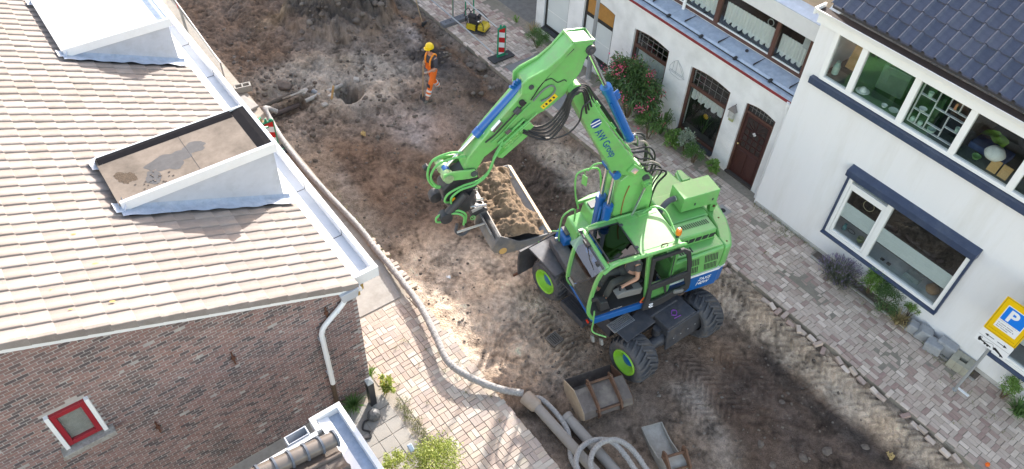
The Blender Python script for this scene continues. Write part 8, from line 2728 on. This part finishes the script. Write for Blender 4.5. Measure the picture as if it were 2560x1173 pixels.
chains = [torso, [(HIP, 0.125)] + legF, [(HIP, 0.125)] + legB, footF, footB, armL, armR] + hand(wrL, dL, (0, 0.6, 0.8)) + hand(wrR, dR, (0, -0.6, 0.8))
J, E_, Rr = skel(chains)
body = bpy.data.objects.new('body', skin_mesh('body', J, E_, Rr, m_skin))
link(body, wk)


def cloth(name, chains, m, parent, sub=2):
    J, E_, Rr = skel(chains)
    o = bpy.data.objects.new(name, skin_mesh(name, J, E_, Rr, m, sub=sub))
    return link(o, parent)


grow = lambda ch, k: [(p, r + k) for p, r in ch]
tro = cloth('trousers', [grow([(HIP, 0.125), ((0.005, 0, 1.06), 0.115)], 0.015), grow([(HIP, 0.125)] + legF[:3] + [((0.32, 0.10, 0.18), 0.058)], 0.018), grow([(HIP, 0.125)] + legB[:3] + [((-0.31, -0.105, 0.18), 0.058)], 0.018)], m_hivis, wk)
cloth('shirt', [grow([((0.005, 0, 1.04), 0.122), ((0.01, 0, 1.12), 0.12), ((0.02, 0, 1.30), 0.135), ((0.03, 0, 1.43), 0.11), ((0.045, 0, 1.485), 0.062)], 0.012),
                grow([((0.03, 0, 1.43), 0.11), (shL, 0.062), ((0.075, 0.235, 1.26), 0.055), (elL, 0.048)], 0.014), grow([((0.03, 0, 1.43), 0.11), (shR, 0.062), ((0.035, -0.24, 1.26), 0.055), (elR, 0.048)], 0.014)], m_shirt, wk)
bib = MB()
bib.loft([[(0.13, -0.11, 1.02), (0.13, 0.11, 1.02), (0.165, 0.11, 1.02), (0.165, -0.11, 1.02)], [(0.15, -0.10, 1.25), (0.15, 0.10, 1.25), (0.18, 0.10, 1.25), (0.18, -0.10, 1.25)]])
bib.build('bib', m_hivis, wk, bevel=0.012)
for s in (-1, 1):
    q = MB()
    P = spline([(0.165, 0.085 * s, 1.22), (0.165, 0.10 * s, 1.36), (0.10, 0.115 * s, 1.50), (0.0, 0.11 * s, 1.53), (-0.10, 0.07 * s, 1.42), (-0.125, 0.03 * s, 1.22), (-0.12, 0.06 * s, 1.06)], 5)
    q.tube(P, 0.028, 6)
    q.build('brace', m_hivis2, wk, smooth='auto')
for ch in (legF, legB):
    a, b = Vector(ch[2][0]), Vector(ch[3][0])
    for t in (0.30, 0.62):
        c_ = a.lerp(b, t)
        d_ = (b - a).normalized()
        MB().tube([c_ - d_ * 0.03, c_ + d_ * 0.03], 0.0825 - 0.004 * (t > 0.5), 14).build('reflective_band', m_refl, tro, smooth='auto')
    a2 = Vector(ch[1][0])
    c_ = a2 + Vector((0.055, 0, 0.0))
    MB().obox(c_, (0.06, 0.10, 0.20), Matrix.Rotation(0.4, 4, 'Y')).build('knee_patch', m_shirt, tro, bevel=0.025)
for ch in (footF, footB):
    cloth('boot', [[(ch[0][0], 0.054), (ch[1][0], 0.055), (ch[2][0], 0.046)]], m_boot, wk, 2)
for s, (w_, d_) in enumerate(((wrL, dL), (wrR, dR))):
    q = Vector(w_) + Vector(d_).normalized() * 0.05
    cloth('glove', [[(tuple(Vector(w_) - Vector(d_) * 0.02), 0.034), (tuple(q), 0.038), (tuple(q + Vector(d_).normalized() * 0.045), 0.033)]], m_glove, wk, 1)
# helmet with peak and ear muffs
hc = Vector((0.075, 0, 1.735))
q = MB()
q.lathe([(0.128, -0.005), (0.130, 0.01), (0.122, 0.06), (0.098, 0.105), (0.055, 0.132), (0.0, 0.14)], tuple(hc), 'z', 22)
hl_ = q.build('helmet', mat('helmet_yellow', (0.85, 0.58, 0.005), 0.35, var=0.05), wk, smooth='auto')
pk = []
for k in range(9):
    a = math.radians(-55 + 110 * k / 8)
    pk.append((hc.x + 0.12 * math.cos(a), hc.y + 0.12 * math.sin(a)))
pk2 = [(hc.x + (0.185 - 0.03 * abs(k - 4) / 4) * math.cos(math.radians(-50 + 100 * k / 8)), hc.y + 0.165 * math.sin(math.radians(-50 + 100 * k / 8))) for k in range(9)]
MB().prism(pk + pk2[::-1], 'z', hc.z - 0.012, hc.z + 0.002).build('peak', MATS['helmet_yellow'], hl_)
for s in (-1, 1):
    MB().lathe([(0.0, 0.0), (0.045, 0.0), (0.050, 0.025), (0.035, 0.045), (0.0, 0.047)], (0.06, s * 0.095 if s > 0 else -0.095 - 0.047, 1.66), 'y', 14).build('ear_muff', m_black, hl_, smooth='auto')
add_face(wk, (0.085, 0, 1.655), (1, 0, 0), (0, 1, 0))
MB().lathe([(0.088, 0.0), (0.092, 0.05), (0.085, 0.09), (0.0, 0.10)], (0.055, 0, 1.63), 'z', 14).build('hair', m_hair, wk, smooth='auto')
# the shovel in both hands
fw = WM[wk.name]
shv = thing('shovel', 'shovel with a long brown handle held upright by the worker in orange', 'shovel', fw @ Vector((0.42, 0.0, 0.0)), wk.rotation_euler.z)
MB().cyl((0.0, 0.0, 0.18), (-0.06, 0.03, 1.42), 0.017, n=10).build('handle', mat('ash_wood', (0, 0, 0)), shv, smooth='auto')
q = MB()
q.loft([[(-0.012, -0.09, 0.24), (-0.012, 0.09, 0.24), (0.0, 0.09, 0.24), (0.0, -0.09, 0.24)], [(0.01, -0.11, 0.10), (0.01, 0.11, 0.10), (0.022, 0.11, 0.10), (0.022, -0.11, 0.10)], [(0.02, -0.05, -0.02), (0.02, 0.05, -0.02), (0.03, 0.05, -0.02), (0.03, -0.05, -0.02)]])
q.build('blade', m_steel, shv, bevel=0.004)

# ---- driver in the cab (machine axes)
dv = thing('person', 'driver in a dark grey shirt seated inside the green excavator cab', 'person', WM[EX.name] @ Vector((0.36, 0.73, 1.74)), EX.rotation_euler.z)
T0 = (0.0, 0, 0.10)
tor = [(T0, 0.14), ((-0.03, 0, 0.26), 0.135), ((-0.05, 0, 0.42), 0.145), ((-0.03, 0, 0.54), 0.115), ((0.0, 0, 0.63), 0.058), ((0.02, 0, 0.69), 0.055), ((0.04, 0, 0.77), 0.086), ((0.04, 0, 0.84), 0.088)]
lg = lambda s: [(T0, 0.14), ((0.06, 0.10 * s, 0.06), 0.09), ((0.46, 0.14 * s, 0.10), 0.068), ((0.48, 0.14 * s, 0.06), 0.066), ((0.60, 0.14 * s, -0.30), 0.05), ((0.62, 0.14 * s, -0.37), 0.045), ((0.74, 0.14 * s, -0.38), 0.035)]
ar = lambda s: [((-0.03, 0, 0.54), 0.115), ((-0.03, 0.19 * s, 0.52), 0.064), ((0.02, 0.31 * s, 0.26), 0.05), ((0.05, 0.315 * s, 0.24), 0.048), ((0.34, 0.33 * s, 0.17), 0.032)]
chains = [tor, lg(1), lg(-1), ar(1), ar(-1)] + hand((0.34, 0.33, 0.17), (1, 0, -0.1), (0, 0, 1)) + hand((0.34, -0.33, 0.17), (1, 0, -0.1), (0, 0, 1))
J, E_, Rr = skel(chains)
link(bpy.data.objects.new('body', skin_mesh('body', J, E_, Rr, m_skin)), dv)
cloth('shirt', [grow(tor[:4] + [((-0.01, 0, 0.60), 0.062)], 0.014), grow(ar(1)[:2] + [((0.0, 0.26, 0.38), 0.06)], 0.016), grow(ar(-1)[:2] + [((0.0, -0.26, 0.38), 0.06)], 0.016)], mat('grey_shirt', (0.075, 0.075, 0.08), 0.85, var=0.15), dv)
cloth('trousers', [grow([(T0, 0.14)] + lg(1)[1:5], 0.016), grow([(T0, 0.14)] + lg(-1)[1:5], 0.016)], mat('dark_trousers', (0.07, 0.072, 0.065), 0.85, var=0.15), dv)
for s in (1, -1):
    cloth('boot', [[(lg(s)[5][0], 0.055), (lg(s)[6][0], 0.048)]], m_boot, dv, 1)
MB().lathe([(0.09, -0.01), (0.097, 0.05), (0.085, 0.10), (0.05, 0.13), (0.0, 0.135)], (0.03, 0, 0.80), 'z', 16).build('hair', m_hair, dv, smooth='auto')
add_face(dv, (0.05, 0, 0.785), (1, 0, 0), (0, 1, 0))
# ================================================================ plants
def leaves_np(P, D, ln, wd, droop=0.25, seed=0):
    """leaf blades: one bent diamond (two quads) at each point P along direction D"""
    r = np.random.default_rng(seed)
    n = len(P)
    D = D / np.linalg.norm(D, axis=1, keepdims=True)
    up = np.tile(np.array([0, 0, 1.0]), (n, 1)) + r.normal(0, 0.35, (n, 3))
    S = np.cross(D, up)
    S /= np.linalg.norm(S, axis=1, keepdims=True) + 1e-9
    L_ = ln * (0.7 + 0.6 * r.random((n, 1)))
    W_ = wd * (0.7 + 0.6 * r.random((n, 1)))
    mid = P + D * L_ * 0.5
    tip = P + D * L_ + np.array([0, 0, -1.0]) * L_ * droop
    v = np.stack([P, mid + S * W_ / 2, tip, mid - S * W_ / 2], 1).reshape(-1, 3)
    b = np.arange(n)[:, None] * 4
    f = np.concatenate([b + np.array([[0, 1, 2, 3]])], 1)
    return v, f


def clump_points(n, c, rad, seed, clumps=14, inner=0.25, spread=0.34, flat=0.0):
    """points spread through the crown in clumps, denser outside"""
    r = np.random.default_rng(seed)
    d = r.normal(0, 1, (clumps, 3))
    d /= np.linalg.norm(d, axis=1, keepdims=True)
    d[:, 2] = np.abs(d[:, 2]) * (1 - flat) - 0.15
    cc = d * (inner + (1 - inner) * r.random((clumps, 1)) ** 0.6)
    k = r.integers(0, clumps, n)
    p = cc[k] * 0.78 + r.normal(0, spread * 0.6, (n, 3)) * 0.6
    out = p + d[k] * 0.2
    P = np.array(c) + p * np.array(rad)
    P[:, 2] = np.maximum(P[:, 2], 0.02)
    dirs = out * 0.8 + r.normal(0, 0.55, (n, 3)) + np.array([0, 0, 0.25])
    return P, dirs


def bush(name, label, loc, rad, n, ln, wd, m, seed, clumps=14, stems=6, droop=0.25, flowers=None, cat='shrub', spread=0.34, group=None, hz=None):
    """loc is the foot on the ground, rad the half sizes of the crown"""
    t = thing(name, label, cat, loc, 0, group)
    c = (0, 0, rad[2] * 0.9 if hz is None else hz)
    P, D = clump_points(n, c, rad, seed, clumps, spread=spread)
    v, f = leaves_np(P, D, ln, wd, droop, seed)
    o = bpy.data.objects.new('foliage', np_mesh('foliage', v, f, m, smooth=False))
    link(o, t)
    r = random.Random(seed)
    q = MB()
    for k in range(stems):
        a = 2 * PI * k / stems + r.random()
        e = Vector((math.cos(a) * rad[0] * 0.6, math.sin(a) * rad[1] * 0.6, c[2] + rad[2] * 0.4 * r.random()))
        q.tube(spline([(0.02 * math.cos(a), 0.02 * math.sin(a), -0.05), (e.x * 0.4, e.y * 0.4, e.z * 0.5), tuple(e)], 4), [0.012] * 5 + [0.010, 0.008, 0.006, 0.004], 5)
    q.build('stems', mat('twig', (0.12, 0.085, 0.05), 0.85, var=0.2), t, smooth='auto')
    if flowers:
        m_f, nf, size, per = flowers
        P2, D2 = clump_points(nf, c, [x * 1.06 for x in rad], seed + 50, nf, inner=0.8, spread=0.15)
        fv, ff, cn = [], [], 0
        rr = np.random.default_rng(seed + 3)
        for p in P2:
            pts = p + rr.normal(0, size * 1.3, (per, 3))
            dd = rr.normal(0, 1, (per, 3)) + np.array([0, 0, 0.6])
            v, f = leaves_np(pts, dd, size, size * 0.9, 0.0, int(cn))
            fv.append(v)
            ff.append(f + cn * 4)
            cn += per
        o = bpy.data.objects.new('blossom', np_mesh('blossom', np.concatenate(fv), np.concatenate(ff), m_f, smooth=False))
        o['kind'] = 'stuff'
        link(o, t)
    return t


lf_dark = leaf_mat('leaf_dark', [(0.043, 0.087, 0.029), (0.080, 0.152, 0.043), (0.123, 0.217, 0.065)])
lf_mid = leaf_mat('leaf_mid', [(0.065, 0.138, 0.032), (0.109, 0.217, 0.051), (0.167, 0.290, 0.080)])
lf_bright = leaf_mat('leaf_bright', [(0.123, 0.239, 0.043), (0.189, 0.334, 0.065), (0.275, 0.420, 0.116)])
lf_yellow = leaf_mat('leaf_yellow', [(0.232, 0.304, 0.051), (0.362, 0.420, 0.087), (0.493, 0.522, 0.160)], trans=0.35)
lf_grey = leaf_mat('leaf_grey', [(0.10, 0.12, 0.085), (0.16, 0.18, 0.13), (0.22, 0.23, 0.18)])
lf_purple = leaf_mat('lavender_flower', [(0.17, 0.125, 0.24), (0.25, 0.20, 0.33), (0.20, 0.18, 0.20)])
lf_pink = leaf_mat('oleander_flower', [(0.797, 0.072, 0.174), (0.850, 0.160, 0.290), (0.850, 0.116, 0.189)])
lf_straw = leaf_mat('dry_grass', [(0.319, 0.246, 0.116), (0.435, 0.334, 0.160), (0.261, 0.246, 0.102)])
lf_pale = leaf_mat('leaf_pale', [(0.232, 0.290, 0.189), (0.348, 0.406, 0.290), (0.464, 0.507, 0.406)])

bush('oleander', 'tall oleander bush with pink flowers in front of the arched window', (13.92, 12.05, 0), (0.72, 1.20, 1.05), 4200, 0.19, 0.036, lf_dark, 1, 40, 12, 0.35, (lf_pink, 38, 0.055, 16), hz=1.05)
bush('oleander', 'lower right part of the flowering hedge, a small oleander with few blossoms', (13.75, 11.0, 0), (0.42, 0.55, 0.55), 800, 0.15, 0.03, lf_mid, 2, 14, 5, 0.35, (lf_pink, 6, 0.04, 10))


def spiky(name, label, loc, n, h, spread, wd, m, seed, cat='plant', droop=0.5):
    """tuft of strap leaves rising from one point"""
    t = thing(name, label, cat, loc)
    r = np.random.default_rng(seed)
    vs, fs = [], []
    for k in range(n):
        a = r.random() * 2 * PI
        out = spread * (0.2 + 0.8 * r.random())
        hh = h * (0.6 + 0.5 * r.random())
        b = np.array([math.cos(a) * 0.03, math.sin(a) * 0.03, 0.0])
        dv_ = np.array([math.cos(a), math.sin(a), 0])
        sd = np.array([-math.sin(a), math.cos(a), 0]) * wd / 2
        pts = [b, b + dv_ * out * 0.35 + np.array([0, 0, hh * 0.6]), b + dv_ * out * 0.75 + np.array([0, 0, hh * 0.95]), b + dv_ * out + np.array([0, 0, hh * (1.0 - droop * r.random())])]
        base = len(vs)
        for i, p in enumerate(pts):
            w_ = (0.7, 1.0, 0.8, 0.1)[i]
            vs += [tuple(p + sd * w_), tuple(p - sd * w_)]
        for i in range(3):
            fs.append((base + 2 * i, base + 2 * i + 1, base + 2 * i + 3, base + 2 * i + 2))
    q = MB()
    q.add(vs, fs)
    q.build('leaves', m, t)
    return t


spiky('iris', 'clump of upright sword leaves right of the oleander', (14.22, 10.95, 0), 46, 0.75, 0.35, 0.035, lf_mid, 4)
bush('fern', 'soft green leafy plant at the foot of the second arched window', (14.10, 10.35, 0), (0.32, 0.36, 0.30), 900, 0.075, 0.035, lf_bright, 5, 16, 5)
bush('pale_herb', 'pale green herb with white flower heads under the second arched window', (14.15, 9.95, 0), (0.28, 0.30, 0.48), 800, 0.07, 0.03, lf_pale, 6, 18, 6)
bush('green_shrub', 'dense green shrub left of the brown front door', (14.10, 9.55, 0), (0.36, 0.34, 0.42), 1500, 0.055, 0.022, lf_mid, 7, 20, 6)
bush('small_plant', 'small round leafy plant on the pavement beside the brown door', (14.25, 8.98, 0), (0.24, 0.22, 0.22), 420, 0.08, 0.06, lf_bright, 8, 12, 4)
spiky('yellow_lily', 'plant with a yellow flower in the second arched window', (14.90, 10.05, 0.30), 18, 0.5, 0.25, 0.02, lf_dark, 9)
q = MB()
for k in range(9):
    a = 2 * PI * k / 9
    q.obox((14.82, 10.02 + 0.05 * math.cos(a), 0.95 + 0.05 * math.sin(a)), (0.02, 0.07, 0.02), Matrix.Rotation(a, 4, 'X'))
o = q.build('yellow_flower', mat('petal_yellow', (0.65, 0.38, 0.02), 0.6))
tag(o, 'yellow star shaped flower behind the second arched window', 'flower')


def lavender(label, loc, rad, n, seed):
    t = thing('lavender', label, 'shrub', loc)
    r = np.random.default_rng(seed)
    a = r.random(n) * 2 * PI
    rr_ = np.sqrt(r.random(n))
    ex = np.stack([np.cos(a) * rr_ * rad[0], np.sin(a) * rr_ * rad[1], rad[2] * (1 - 0.45 * rr_ ** 2) * (0.8 + 0.35 * r.random(n))], 1)
    b = ex * np.array([0.35, 0.35, 0.0])
    # stems as thin blades, leaves at the foot, flower spikes on top
    d = ex - b
    v1, f1 = leaves_np(b, d, 0.0, 0.0, 0.0, seed)
    L_ = np.linalg.norm(d, axis=1, keepdims=True)
    S = np.cross(d, np.array([0.3, 0.2, 1.0]))
    S /= np.linalg.norm(S, axis=1, keepdims=True) + 1e-9
    v1 = np.stack([b, b + d * 0.5 + S * 0.006, ex, b + d * 0.5 - S * 0.006], 1).reshape(-1, 3)
    link(bpy.data.objects.new('stems', np_mesh('stems', v1, f1, lf_grey, smooth=False)), t)
    Pl = b + d * (0.15 + 0.6 * r.random((n, 1)))
    P2 = np.repeat(Pl, 3, axis=0) + r.normal(0, 0.03, (3 * n, 3))
    v2, f2 = leaves_np(P2, np.repeat(d, 3, axis=0) / np.repeat(L_, 3, axis=0) + r.normal(0, 0.4, (3 * n, 3)), 0.06, 0.013, 0.1, seed + 1)
    link(bpy.data.objects.new('foliage', np_mesh('foliage', v2, f2, lf_grey, smooth=False)), t)
    sel = r.random(n) < 0.5
    e = ex[sel]
    P3 = np.concatenate([e - d[sel] / L_[sel] * k * 0.022 for k in range(4)])
    v3, f3 = leaves_np(P3, np.tile(d[sel] / L_[sel], (4, 1)) + r.normal(0, 0.5, (len(P3), 3)), 0.030, 0.022, 0, seed + 2)
    o = bpy.data.objects.new('flower_spikes', np_mesh('flower_spikes', v3, f3, lf_purple, smooth=False))
    o['kind'] = 'stuff'
    link(o, t)


lavender('grey purple lavender bush under the left end of the navy framed window', (13.86, 4.50, 0), (0.52, 0.62, 0.62), 620, 21)
bush('bright_shrub', 'bright green feathery shrub right of the lavender', (14.16, 3.86, 0), (0.32, 0.34, 0.50), 2200, 0.06, 0.018, lf_bright, 11, 22, 5)
bush('santolina', 'dark green small leaved shrub with pale dots between bright shrub and grass tuft', (13.98, 3.38, 0), (0.50, 0.50, 0.42), 3400, 0.04, 0.016, lf_dark, 12, 26, 6, flowers=(lf_pale, 90, 0.014, 3))
bush('feather_shrub', 'small upright yellow green shrub at the right end of the planting bed', (14.22, 2.86, 0), (0.16, 0.18, 0.36), 700, 0.05, 0.016, lf_bright, 13, 14, 4)
spiky('grass_tuft', 'dry yellowish grass tuft before the concrete blocks', (13.92, 2.92, 0), 150, 0.34, 0.34, 0.010, lf_straw, 14, 'grass')
bush('herb', 'upright green herb by the white wall at the lower right edge', (14.10, 0.42, 0), (0.26, 0.30, 0.42), 1000, 0.06, 0.018, lf_bright, 15, 18, 5)
spiky('grass_tuft', 'dark green grass clump at the right picture edge', (13.95, 0.02, 0), 170, 0.36, 0.34, 0.016, lf_mid, 16, 'grass')
bush('round_bush', 'round yellow green bush on the far pavement near the white house corner', (13.95, 16.35, 0), (0.46, 0.50, 0.38), 2600, 0.055, 0.014, lf_mid, 17, 26, 6)
spiky('dry_weed', 'dry straw coloured weeds along the white wall beside the round bush', (14.32, 15.65, 0), 110, 0.35, 0.42, 0.010, lf_straw, 18, 'weed')
spiky('dry_weed', 'dry straw weeds behind the round bush near the passage', (14.35, 17.1, 0), 90, 0.35, 0.36, 0.010, lf_straw, 19, 'weed')
spiky('weed', 'small green weed tuft at the passage corner', (14.30, 17.9, 0), 40, 0.22, 0.2, 0.014, lf_bright, 20, 'weed')
bush('privet_bush', 'sunlit yellow green bush at the bottom edge on the pale paving', (3.35, 5.95, 0), (0.62, 0.66, 0.50), 5200, 0.045, 0.022, lf_yellow, 22, 40, 9)
bush('privet_bush', 'smaller sunlit bush beside the white neighbour gutter', (2.75, 6.45, 0), (0.30, 0.32, 0.32), 1300, 0.045, 0.022, lf_yellow, 23, 16, 5)
o = MB().obox((3.12, 6.42, 0.62), (0.10, 0.16, 0.05), Matrix.Rotation(0.5, 4, 'X')).build('blue_bottle', mat('pale_blue_glass', (0.45, 0.55, 0.68), 0.2), bevel=0.02)
tag(o, 'small blue grey object stuck in the top of the sunlit bush', 'bottle')
bush('weed', 'leafy weeds with yellow blossom beside the bollard', (3.55, 8.12, 0), (0.17, 0.26, 0.20), 520, 0.075, 0.03, lf_yellow, 24, 12, 4, flowers=(leaf_mat('yellow_blossom', [(0.55, 0.34, 0.02), (0.65, 0.45, 0.05), (0.5, 0.3, 0.02)]), 8, 0.03, 8), cat='weed')
spiky('grass_tuft', 'green grass tuft in the shade at the foot of the brick wall', (2.80, 8.16, 0), 160, 0.24, 0.30, 0.012, lf_mid, 25, 'grass')
spiky('grass_tuft', 'grass growing beside the iron standpipe of the brick house', (2.40, 8.14, 0), 110, 0.22, 0.26, 0.012, lf_dark, 26, 'grass')
spiky('weed', 'tall thin weed at the corner of the brick wall above the grey tiles', (3.42, 8.60, 0), 60, 0.28, 0.16, 0.014, lf_bright, 27, 'weed')
# weeds in the joints: nobody could count them
wv, wf, cn = [], [], 0
r = np.random.default_rng(77)


def tuft_row(pts, per, h, jit):
    global cn
    for (x, y) in pts:
        P_ = np.stack([x + r.normal(0, jit, per), y + r.normal(0, jit, per), np.full(per, 0.0)], 1)
        D_ = np.stack([r.normal(0, 0.55, per), r.normal(0, 0.55, per), np.ones(per)], 1)
        v, f = leaves_np(P_, D_, h, 0.010, 0.15, int(cn))
        wv.append(v)
        wf.append(f + cn * 4)
        cn += per


tuft_row([(3.62 + 0.05 * r.normal(), 7.75 - 0.055 * k) for k in range(26)], 26, 0.11, 0.035)
tuft_row([(3.40 + 0.02 * r.normal(), 9.9 - 0.07 * k) for k in range(18)], 6, 0.07, 0.02)
tuft_row([(3.75 + 1.5 * r.random(), 5.5 + 3.5 * r.random()) for k in range(16)], 12, 0.06, 0.02)
tuft_row([(14.22 + 0.03 * r.normal(), 5.5 + 0.10 * k) for k in range(20)], 12, 0.10, 0.04)
tuft_row([(14.48 + 0.03 * r.normal(), 9.3 + 0.10 * k) for k in range(70)], 8, 0.12, 0.05)
tuft_row([(13.9 + 0.25 * r.normal(), 6.3 + 0.25 * r.normal()) for k in range(20)], 10, 0.07, 0.04)
tuft_row([(13.85 + 0.12 * r.normal(), 1.0 + 4 * r.random()) for k in range(26)], 9, 0.08, 0.04)
tuft_row([(13.6 + 0.3 * r.normal(), -0.5 + 2.0 * r.random()) for k in range(14)], 9, 0.07, 0.03)
tuft_row([(5.42 + 0.03 * r.normal(), 11.3 + 0.25 * k) for k in range(12)], 10, 0.10, 0.05)
tuft_row([(12.6 + 1.3 * r.random(), -0.5 + 18 * r.random()) for k in range(30)], 6, 0.05, 0.02)
o = bpy.data.objects.new('joint_weeds', np_mesh('joint_weeds', np.concatenate(wv), np.concatenate(wf), leaf_mat('weed_leaf', [(0.10, 0.14, 0.035), (0.17, 0.20, 0.06), (0.26, 0.24, 0.10)]), smooth=False))
link(o)
tag(o, 'small weeds and grass growing in paving joints and along walls', 'weeds', kind='stuff')
